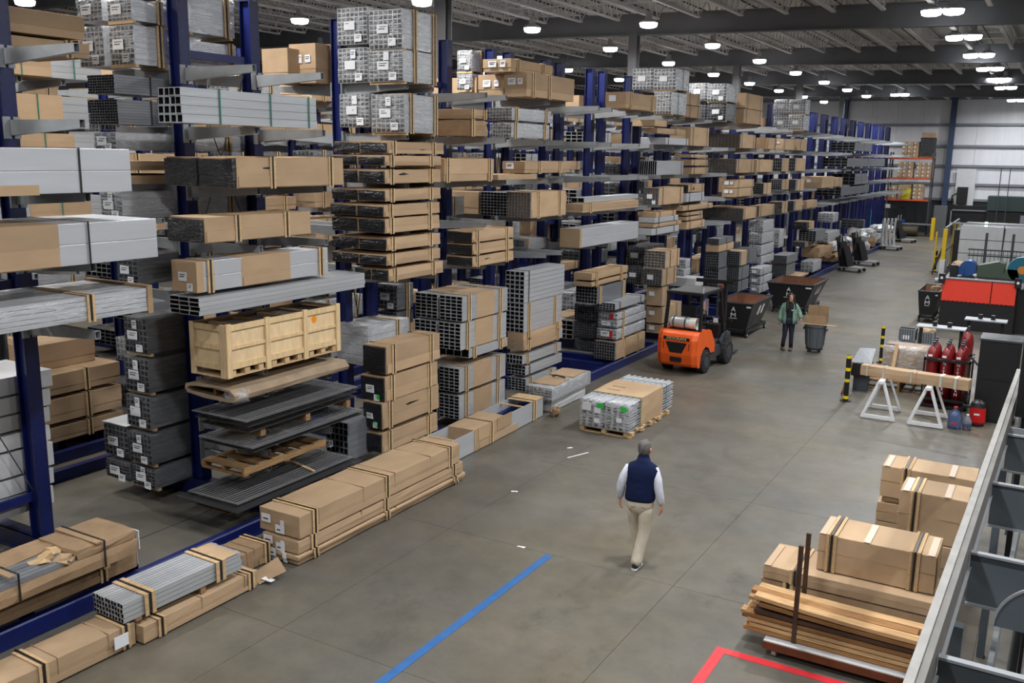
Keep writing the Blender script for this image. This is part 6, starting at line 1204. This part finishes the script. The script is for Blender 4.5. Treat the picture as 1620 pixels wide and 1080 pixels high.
bl = thing('wrapped_load', 'black wrapped load with a brown carton on top of the far pallet rack', 'load', (-9.4, 78.7, 5.86)); lump(-0.55, 0.55, 0, 0.9, 0.15, 1.55, 3, 3, 4, 0.015, 6).put('black_wrap', BLACKFILM, bl); G().box(-0.45, 0.52, 0.02, 0.85, 1.55, 1.9).put('carton_top', KRAFT, bl); G().box(-.55, .55, 0, .9, 0, .15).put('pallet_base', WOODD, bl)
wp = thing('wall_cover', 'large white board mounted on the far wall behind the black box', 'board', (-6.75, 81.6, 0)); G().box(-0.68, 0.68, 0, 0.08, 2.2, 5.1).put('board', WHITEP, wp)
G().box(-0.5, 0.25, -0.25, 0.0, 2.4, 3.7).put('black_unit', BLACK, wp); G().loft([((-0.5, -0.05, 3.2), .05, .05), ((-0.85, -0.05, 3.0), .05, .05), ((-0.8, -0.05, 2.4), .05, .05), ((-0.4, -0.05, 2.2), .05, .05)], 8).put('cable', BLACK, wp)
tag(G().box(-8.4, -7.5, 77.8, 78.4, 0, 2.35).put('tall_cabinet', mat('cabinet_gray', (92, 94, 96), 0.5)), 'tall gray cabinet at the far end next to the fence', 'cabinet')
db = thing('line_machine', 'dark green box machine on a black frame at the far right', 'machine', (-4.9, 79, 0)); G().box(0, 3.4, 0, 1.5, 2.05, 3.15).put('machine_box', mat('machine_green', (44, 58, 60), 0.5), db, bevel=0.03); G().box(0.05, 3.4, 0.1, 1.4, 0, 2.0).put('machine_base', BLACK, db); G().box(2.3, 2.9, -0.05, 0.08, 0.9, 1.8).put('panel_door', GIRT, db)
for i, x in enumerate((0.7, 1.3, 2.9)): G().box(x - 0.03, x + 0.03, -0.3, -0.24, 0.0, 5.2).put('conduit', DARKGREY, db)
dk_ = thing('dock_frame', 'pale door frame around a dark opening at the far wall', 'frame', (-7.5, 80.6, 0))
for a in ((0, 0.1, 0, 2.0), (2.55, 2.65, 0, 2.0), (0, 2.65, 1.9, 2.0)): G().box(a[0], a[1], 0, 0.1, a[2], a[3]).put('frame_bar', GIRT, dk_)
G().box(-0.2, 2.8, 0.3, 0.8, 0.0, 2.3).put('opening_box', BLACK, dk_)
tk_ = thing('work_bench', 'work bench with a dark drum at the far end of the aisle', 'bench', (-11.4, 77.5, 0)); G().box(0, 3.0, 0, 0.9, 0.85, 0.92).put('bench_top', GIRT, tk_)
for x in (0.1, 1.5, 2.9): G().box(x - 0.04, x + 0.04, 0, 0.9, 0, 0.85).put('bench_leg', DARKGREY, tk_)
G().cyl((1.0, -0.4, 0.42), (2.1, -0.4, 0.42), 0.38, n=16).put('drum', mat('drum_brown', (70, 62, 44), .5), tk_); G().box(0.4, 1.0, 0.2, 0.6, 0.92, 1.2).put('blue_tub', MB_, tk_)
tag(G().box(-12.9, -12.4, 76.6, 77.1, 0, 1.9).put('green_bin', mat('bin_green', (40, 150, 130), .5)), 'turquoise green upright bin at the far rack end', 'bin')
def trolley(label, x, y, n, slat=False):
    t = thing('panel_trolley', label, 'trolley', (x, y, 0), -0.15)
    G().box(-0.6, 0.6, -0.4, 0.4, 0.18, 0.24).put('deck', FE, t); G().bar((-0.55, 0.3, 0.2), (-0.55, 0.3, 1.9), 0.05).put('upright_bar', FE, t); G().bar((-0.55, -0.3, 0.2), (-0.55, -0.3, 1.9), 0.05).put('upright_bar', FE, t)
    for sx in (-0.5, 0.55):
        for sy in (-0.35, 0.35): G().cyl((sx, sy - 0.03, 0.09), (sx, sy + 0.03, 0.09), 0.09, n=12).put('caster', RUBBER, t)
    for i in range(n):
        a = -0.45 + i * 0.2
        if slat: G().loft([((a, -0.2 + .1 * i, 0.24), .06, .12, .5), ((a - 0.08, -0.2 + .1 * i, 1.2), .06, .12, .5), ((a - 0.02, -0.2 + .1 * i, 2.0), .05, .1, .5)], 10).put('wrapped_panel', PALEBOX, t)
        else: G().bar((a, 0, 0.24), (a - 0.3, 0, 1.75 - 0.25 * i), 0.9, 0.05, (1, 0, 0)).put('black_panel', BLACK, t)
trolley('trolley with leaning black panels in the aisle, nearer one', -9.1, 50.5, 3); trolley('trolley with leaning black panels in the aisle, second one', -9.0, 54.0, 3); trolley('trolley with upright pale wrapped panels far down the aisle', -9.3, 64.5, 4, True); trolley('last trolley with a black panel at the end of the aisle', -9.3, 71.0, 2)
for i, (x, y, z, s_) in enumerate(((-10.6, 52.3, 0.3, 0.5), (-10.5, 55.0, 0.3, 0.6), (-10.7, 59.0, 0.3, 0.87), (-10.5, 60.5, 0.3, 0.5), (-10.6, 63.0, 0.3, 0.6), (-10.5, 66.0, 0.3, 0.7), (-10.5, 69.0, 0.3, 0.5))):
    nm_ = ['first', 'second', 'third', 'fourth', 'fifth', 'sixth', 'last'][i]
    t = thing('wrapped_pile', f'{nm_} crumpled pale wrapped pile on the far base beams', 'bundle', (x, y, z), 0.1 * i, 'far low piles')
    lump(-0.5, 0.5, -0.8, 0.8, 0, s_, 3, 5, 2, 0.06, 80 + i).put('film_heap', PALEBOX if i % 2 else KRAFT2, t); lump(-0.35, 0.5, -0.6, 0.7, s_ + 0.06, s_ + 0.5, 3, 4, 2, 0.07, 90 + i).put('top_heap', SILVERW if i % 2 else PALEBOX, t)

# ---------------------------------------------------------------- people
SKIN = mat('skin_tone', (206, 148, 122), 0.55, spec=0.3)
def skin_mesh(name, nodes, edges, m, parent, root, sub=2, label=None):
    keys = list(nodes); me = bpy.data.meshes.new(name)
    me.from_pydata([nodes[k][0] for k in keys], [(keys.index(a), keys.index(b)) for a, b in edges], [])
    o = bpy.data.objects.new(name, me); COL.objects.link(o); o.parent = parent; me.materials.append(m)
    o.modifiers.new('skin', 'SKIN').use_smooth_shade = True
    d = me.skin_vertices[0].data
    for i, k in enumerate(keys):
        r = nodes[k][1]; d[i].radius = (r, r) if not isinstance(r, tuple) else r; d[i].use_root = (k == root)
    s = o.modifiers.new('sub', 'SUBSURF'); s.levels = sub; s.render_levels = sub
    if label: o['label'] = label
    return o
def hand(parent, wrist, d, palm_n, thumb_side, m=SKIN, s=1.0, curl=0.5):
    """palm with five unequal curled fingers; d = pointing direction, palm_n = palm normal, thumb_side = direction of the thumb"""
    w0 = Vector(wrist); d = Vector(d).normalized(); n_ = Vector(palm_n); n_ = (n_ - d * n_.dot(d)).normalized(); t = Vector(thumb_side); t = (t - d * t.dot(d) - n_ * t.dot(n_)).normalized()
    g = G(); up = tuple(n_)
    g.loft([(w0, 0.027 * s, 0.02 * s), (w0 + d * 0.03 * s, 0.034 * s, 0.019 * s), (w0 + d * 0.07 * s, 0.041 * s, 0.017 * s), (w0 + d * 0.092 * s, 0.038 * s, 0.013 * s)], 12, up=up)
    for i, (o_, l) in enumerate(((0.03, 0.068), (0.01, 0.076), (-0.01, 0.07), (-0.029, 0.054))):
        p0 = w0 + d * 0.08 * s + t * o_ * s; a = curl
        p1 = p0 + (d * math.cos(a * 0.5) + n_ * math.sin(a * 0.5)) * l * 0.5 * s; p2 = p1 + (d * math.cos(a * 1.3) + n_ * math.sin(a * 1.3)) * l * 0.3 * s; p3 = p2 + (d * math.cos(a * 2) + n_ * math.sin(a * 2)) * l * 0.25 * s
        g.loft([(p0, 0.0095 * s, 0.0095 * s), (p1, 0.0085 * s, 0.0085 * s), (p2, 0.008 * s, 0.008 * s), (p3, 0.006 * s, 0.006 * s)], 8, up=up)
    p0 = w0 + d * 0.035 * s + t * 0.03 * s; p1 = p0 + (d * 0.7 + t * 0.6 + n_ * 0.2).normalized() * 0.035 * s; p2 = p1 + (d * 0.9 + t * 0.2 + n_ * 0.3).normalized() * 0.03 * s
    g.loft([(p0, 0.013 * s, 0.013 * s), (p1, 0.011 * s, 0.011 * s), (p2, 0.008 * s, 0.008 * s)], 8, up=up)
    return g.put('hand', m, parent, smooth=True)
def shoe(parent, ankle, m, sole, yaw=0.0, s=1.0, boot=0.0):
    a = Vector(ankle); c, sn = math.cos(yaw), math.sin(yaw)
    def q(x, y, z): return (a.x + x * c - y * sn, a.y + x * sn + y * c, z)
    z0 = a.z - 0.09
    o = G().loft([(q(0, -0.075, z0 + 0.05), 0.03, 0.035), (q(0, -0.06, z0 + 0.055), 0.038, 0.05), (q(0, 0.02, z0 + 0.062), 0.043, 0.058), (q(0, 0.1, z0 + 0.045), 0.048, 0.038), (q(0, 0.17, z0 + 0.035), 0.042, 0.026), (q(0, 0.195, z0 + 0.03), 0.025, 0.016)], 14, up=(0, 0, 1)).put('shoe', m, parent, smooth=True)
    G().loft([(q(0, -0.085, z0 + 0.012), 0.03, 0.012), (q(0, -0.06, z0 + 0.012), 0.043, 0.013), (q(0, 0.1, z0 + 0.012), 0.052, 0.013), (q(0, 0.18, z0 + 0.013), 0.042, 0.012), (q(0, 0.205, z0 + 0.014), 0.022, 0.01)], 12, up=(0, 0, 1)).put('sole', sole, o)
    if boot: G().loft([(q(0, 0, z0 + 0.06), 0.05, 0.055), (q(0, -0.01, z0 + 0.2), 0.052, 0.056)], 14).put('boot_shaft', m, o, smooth=True)
def head(parent, c, yaw, hair, female=False, tilt=0.0):
    """face features and hair around a head centred at c (y forward in head space)"""
    e = bpy.data.objects.new('head', None)
    g = G().loft([((0, 0.0, -0.13), 0.05, 0.055), ((0, 0.012, -0.1), 0.058, 0.075), ((0, 0.008, -0.05), 0.07, 0.092), ((0, 0, 0.01), 0.077, 0.098), ((0, -0.006, 0.06), 0.074, 0.094), ((0, -0.01, 0.095), 0.055, 0.07), ((0, -0.01, 0.115), 0.02, 0.03)], 20)
    h = g.put('head', SKIN, parent, tuple(c), yaw, smooth=True); h.rotation_euler.x = tilt
    f = G().loft([((0, 0.09, 0.02), 0.008, 0.008), ((0, 0.108, -0.015), 0.012, 0.012), ((0, 0.115, -0.03), 0.014, 0.012), ((0, 0.095, -0.038), 0.01, 0.008)], 10, up=(1, 0, 0)).put('nose', SKIN, h, smooth=True)
    for s in (-1, 1):
        G().ball((s * 0.031, 0.082, 0.01), 0.012, 0.01, 0.008).put('eye', WHITEP, h, smooth=True); G().ball((s * 0.031, 0.09, 0.01), 0.006, 0.004, 0.006, 8, 6).put('iris', INK, h); G().box(s * 0.031 - 0.017, s * 0.031 + 0.017, 0.085, 0.095, 0.028, 0.034).put('eyebrow', hair, h)
        G().loft([((s * 0.076, -0.005, -0.035), 0.008, 0.012), ((s * 0.086, -0.012, -0.005), 0.01, 0.02), ((s * 0.084, -0.014, 0.022), 0.008, 0.014)], 10).put('ear', SKIN, h, smooth=True)
    G().box(-0.024, 0.024, 0.086, 0.093, -0.066, -0.058).put('mouth', mat('lips', (150, 80, 76), 0.5), h, bevel=0.003)
    if not female:
        g = G().loft([((0, -0.04, -0.085), 0.055, 0.05), ((0, -0.035, -0.04), 0.079, 0.076), ((0, -0.025, 0.01), 0.085, 0.09), ((0, -0.012, 0.06), 0.083, 0.1), ((0, -0.008, 0.1), 0.066, 0.085), ((0, -0.008, 0.128), 0.025, 0.035)], 20)
        rr = random.Random(2); g.v = [(x + rr.uniform(-.004, .004), y + rr.uniform(-.004, .004), z + rr.uniform(-.004, .004)) for x, y, z in g.v]
        # clear the face: pull the front lower part back behind the forehead
        g.v = [(x, min(y, 0.035 if z < 0.05 else 0.085), z) for x, y, z in g.v]
        g.put('hair', hair, h, smooth=True)
    else:
        g = G().loft([((0, -0.05, -0.38), 0.1, 0.03), ((0, -0.05, -0.25), 0.13, 0.05), ((0, -0.04, -0.12), 0.12, 0.07), ((0, -0.03, 0.0), 0.1, 0.09), ((0, -0.014, 0.06), 0.095, 0.108), ((0, -0.01, 0.1), 0.075, 0.095), ((0, -0.01, 0.135), 0.025, 0.035)], 20)
        g.v = [(x, min(y, 0.02 if z < 0.05 else 0.085), z) for x, y, z in g.v]; g.put('hair', hair, h, smooth=True)
        for s in (-1, 1): G().loft([((s * 0.06, 0.06, 0.09), 0.025, 0.03), ((s * 0.082, 0.055, 0.0), 0.025, 0.035), ((s * 0.1, 0.07, -0.15), 0.042, 0.04), ((s * 0.11, 0.1, -0.28), 0.045, 0.035), ((s * 0.11, 0.11, -0.42), 0.03, 0.02)], 10).put('hair_lock', hair, h, smooth=True)
    return h
def body_nodes(rs, ls, rl, ll, sc=1.0, lean=(0, 0)):
    lx, ly = lean
    n = {'pelvis': ((0, 0, 0.95), (0.11, 0.075)), 'waist': ((lx * .4, ly * .4, 1.1), (0.11, 0.075)), 'chest': ((lx * .8, ly * .8, 1.32), (0.12, 0.08)), 'neck0': ((lx, ly, 1.48), 0.062), 'neck1': ((lx, ly + .01, 1.57), 0.055)}
    e = [('pelvis', 'waist'), ('waist', 'chest'), ('chest', 'neck0'), ('neck0', 'neck1')]
    for k, arm in (('r', rs), ('l', ls)):
        for i, p in enumerate(arm): n[k + 'a%d' % i] = (p, (0.042, 0.036, 0.03, 0.025)[i])
        e += [('chest', k + 'a0')] + [(k + 'a%d' % i, k + 'a%d' % (i + 1)) for i in range(len(arm) - 1)]
    for k, leg in (('r', rl), ('l', ll)):
        for i, p in enumerate(leg): n[k + 'l%d' % i] = (p, (0.065, 0.05, 0.038, 0.032)[i])
        e += [('pelvis', k + 'l0')] + [(k + 'l%d' % i, k + 'l%d' % (i + 1)) for i in range(len(leg) - 1)]
    return n, e
def sleeve(parent, pts, radii, m, name='sleeve'):
    return G().loft([(p, r, r) for p, r in zip(pts, radii)], 14, up=(0, 1, 0)).put(name, m, parent, smooth=True)
# --- the man in the vest, walking away
man = thing('person', 'man in navy vest and beige trousers walking away across the aisle', 'person', (-4.64, 11.58, 0), 0.22); man.scale = (1.04, 1.04, 1.03)
rs = [(0.195, 0.02, 1.39), (0.25, -0.04, 1.15), (0.29, 0.0, 0.93)]; ls = [(-0.185, 0.01, 1.39), (-0.255, -0.03, 1.16), (-0.285, 0.07, 0.94)]
rl = [(0.1, 0, 0.9), (0.075, 0.02, 0.5), (0.0, -0.1, 0.1)]; ll = [(-0.1, 0.02, 0.9), (-0.085, 0.17, 0.52), (-0.03, 0.26, 0.12)]
n, e = body_nodes(rs, ls, rl, ll, lean=(0.02, 0.04)); skin_mesh('body', n, e, SKIN, man, 'pelvis')
BEIGE = mat('trouser_beige', (206, 196, 178), 0.8, var=0.07, scale=5, stretch=(3, 3, 1), bump=0.5, bscale=9, spec=0.2); NAVY = mat('vest_navy', (16, 28, 62), 0.85, var=0.1, scale=6, bump=0.3, bscale=12, spec=0.2); SHIRT = mat('shirt_white', (206, 208, 220), 0.75, var=0.05, scale=6, bump=0.5, bscale=10, spec=0.2)
def trousers(parent, hips, legs, m, w_, d_, z0, z1):
    g = G(); g.loft([((0, 0, z1), w_ * 0.95, d_ * 0.95, .85), ((0, 0, (z0 + z1) / 2 + .02), w_, d_, .85), ((0, 0.005, z0 + .05), w_ * 0.97, d_ * 0.98, .85), ((0, 0.01, z0 - .03), w_ * .8, d_ * .8, .9), ((0, 0.015, z0 - .06), w_ * .5, d_ * .5)], 22)
    for pts, rad in legs: g.loft([(p, r, r * 1.05) for p, r in zip(pts, rad)], 16)
    return g.put('trousers', m, parent, smooth=True)
trousers(man, 0, [([(0.085, 0, 0.92), (0.085, 0.0, 0.8), (0.078, 0.02, 0.66), (0.072, 0.03, 0.5), (0.035, -0.03, 0.3), (0.008, -0.085, 0.12), (0.0, -0.1, 0.055)], [0.088, 0.102, 0.092, 0.08, 0.076, 0.078, 0.074]),
    ([(-0.085, 0, 0.92), (-0.088, 0.05, 0.8), (-0.088, 0.12, 0.66), (-0.082, 0.17, 0.52), (-0.055, 0.21, 0.32), (-0.035, 0.25, 0.15), (-0.03, 0.26, 0.08)], [0.088, 0.1, 0.09, 0.078, 0.072, 0.074, 0.07])], BEIGE, 0.19, 0.135, 0.84, 1.02)
for s in (-1, 1): G().box(s * 0.075 - 0.045, s * 0.075 + 0.045, -0.135, -0.128, 0.9, 0.904).put('pocket', mat('seam_beige', (150, 140, 124), .8), man)
v = G().loft([((0, 0, 0.97), 0.2, 0.142, .8), ((0, 0.0, 1.0), 0.206, 0.147, .8), ((0.005, 0.01, 1.12), 0.198, 0.138, .8), ((0.01, 0.02, 1.26), 0.208, 0.14, .8), ((0.014, 0.026, 1.34), 0.22, 0.14, .75), ((0.016, 0.03, 1.4), 0.218, 0.13, .72), ((0.018, 0.035, 1.45), 0.185, 0.115, .7), ((0.02, 0.04, 1.5), 0.1, 0.09, .9), ((0.02, 0.045, 1.56), 0.078, 0.08)], 24).put('vest', NAVY, man, smooth=True)
G().loft([((0, 0, 0.955), 0.185, 0.13, .85), ((0, 0, 0.99), 0.188, 0.132, .85)], 20).put('shirt_hem', SHIRT, man, smooth=True)
G().loft([((0.02, 0.045, 1.54), 0.08, 0.082), ((0.02, 0.05, 1.585), 0.072, 0.076)], 18).put('vest_collar', NAVY, man, smooth=True)
for arm in (rs, ls):
    s = 1 if arm is rs else -1; a, b_, c_ = [Vector(p) for p in arm]
    sleeve(man, [a + Vector((-s * 0.09, 0.02, 0.0)), a + Vector((-s * 0.025, 0, 0.0)), a.lerp(b_, 0.5), b_, b_.lerp(c_, 0.45), c_.lerp(b_, 0.12), c_.lerp(b_, 0.08)], [0.05, 0.072, 0.066, 0.06, 0.057, 0.05, 0.046], SHIRT)
    G().loft([(c_.lerp(b_, 0.14), 0.044, 0.044), (c_, 0.042, 0.042)], 14).put('cuff', SHIRT, man, smooth=True)
    hand(man, c_.lerp(b_, -0.02), (0.02 * s, 0.12, -1), (-s, 0.25, 0), (0, 1, 0.1), s=1.12)
G().loft([(Vector(ls[2]) + Vector((0, 0, 0.012)), 0.036, 0.036), (Vector(ls[2]) + Vector((0, -.002, -0.004)), 0.036, 0.036)], 14).put('wrist_band', INK, man)
GREYH = mat('hair_grey', (92, 88, 86), 0.8, var=0.5, scale=30, stretch=(1, 1, 0.3))
head(man, (0.03, 0.075, 1.665), -0.3, GREYH)
NS = mat('shoe_dark', (30, 32, 38), 0.6)
shoe(man, (0.0, -0.1, 0.09), NS, WHITEP, -0.15); shoe(man, (-0.03, 0.26, 0.12), NS, WHITEP, 0.05)
# --- the woman by the bin
wo = thing('person', 'woman with long dark hair in a mint green jacket beside the gray bin', 'person', (-6.72, 28.1, 0), -2.92); wo.scale = (1.03, 1.03, 1.03)
rs = [(0.165, 0.0, 1.33), (0.25, -0.03, 1.12), (0.27, 0.08, 0.88)]; ls = [(-0.165, 0.0, 1.33), (-0.27, -0.02, 1.14), (-0.33, 0.14, 0.98)]
rl = [(0.085, 0, 0.86), (0.1, 0.02, 0.47), (0.13, -0.02, 0.1)]; ll = [(-0.085, 0, 0.86), (-0.09, 0.02, 0.47), (-0.1, 0.0, 0.1)]
n, e = body_nodes(rs, ls, rl, ll); n = {k: ((p[0], p[1], p[2] * 0.95) if k in ('pelvis', 'waist', 'chest', 'neck0', 'neck1') else p, r) for k, (p, r) in n.items()}; skin_mesh('body', n, e, SKIN, wo, 'pelvis')
DNAVY = mat('trouser_navy', (24, 28, 46), 0.85, var=0.1, scale=6); MINT = mat('jacket_mint', (118, 148, 132), 0.8, var=0.16, scale=9, bump=0.5, bscale=12, spec=0.2); DSH = mat('shirt_black', (18, 18, 24), 0.85)
trousers(wo, 0, [([(0.08, 0, 0.88), (0.085, 0, 0.76), (0.095, 0.02, 0.47), (0.12, 0.0, 0.25), (0.13, -0.02, 0.1)], [0.08, 0.09, 0.066, 0.06, 0.056]), ([(-0.08, 0, 0.88), (-0.085, 0, 0.76), (-0.09, 0.02, 0.47), (-0.095, 0.01, 0.25), (-0.1, 0.0, 0.1)], [0.08, 0.09, 0.066, 0.06, 0.056])], DNAVY, 0.168, 0.122, 0.79, 0.98)
G().loft([((0, 0, 0.86), 0.155, 0.115, .85), ((0, 0, 1.05), 0.15, 0.11, .85), ((0, 0, 1.22), 0.165, 0.115, .8), ((0, 0, 1.36), 0.15, 0.1, .8), ((0, 0, 1.43), 0.06, 0.06)], 20).put('shirt', DSH, wo, smooth=True)
g = G(); rings = [(0.8, 0.215, 0.16), (0.95, 0.205, 0.15), (1.08, 0.195, 0.142), (1.22, 0.2, 0.142), (1.35, 0.185, 0.13), (1.42, 0.11, 0.1), (1.46, 0.085, 0.085)]; nn = 22
for z, rx, ry in rings:
    op_ = 0.45 if z < 1.3 else 0.6
    for i in range(nn + 1):
        a = PI / 2 + op_ + (2 * PI - 2 * op_) * i / nn; g.v.append((rx * math.cos(a), ry * math.sin(a), z))
for k in range(len(rings) - 1):
    for i in range(nn): g.f.append((k * (nn + 1) + i, k * (nn + 1) + i + 1, (k + 1) * (nn + 1) + i + 1, (k + 1) * (nn + 1) + i))
jk = g.put('jacket', MINT, wo, smooth=True); so = jk.modifiers.new('solid', 'SOLIDIFY'); so.thickness = 0.02; so.offset = 1
for arm in (rs, ls):
    s = 1 if arm is rs else -1; a, b_, c_ = [Vector(p) for p in arm]
    sleeve(wo, [a + Vector((-s * 0.07, 0, 0.0)), a + Vector((-s * .01, 0, 0)), a.lerp(b_, 0.5), b_, b_.lerp(c_, 0.5), c_.lerp(b_, 0.05)], [0.07, 0.075, 0.068, 0.064, 0.058, 0.052], MINT)
    hand(wo, c_, (0.02 * s, 0.25, -1), (-s, 0.2, 0), (0, 1, 0.1), SKIN if s < 0 else mat('work_glove', (96, 104, 96), 0.8))
G().box(-0.1, -0.05, 0.152, 0.165, 1.2, 1.23).put('badge', WHITEP, wo)
head(wo, (0.0, 0.03, 1.57), 0.35, mat('hair_dark', (26, 20, 20), 0.6, var=0.2, scale=20), True)
BT = mat('boot_brown', (78, 62, 54), 0.7)
shoe(wo, (0.13, -0.02, 0.09), BT, INK, 0.25, boot=1); shoe(wo, (-0.1, 0.0, 0.09), BT, INK, -0.1, boot=1)
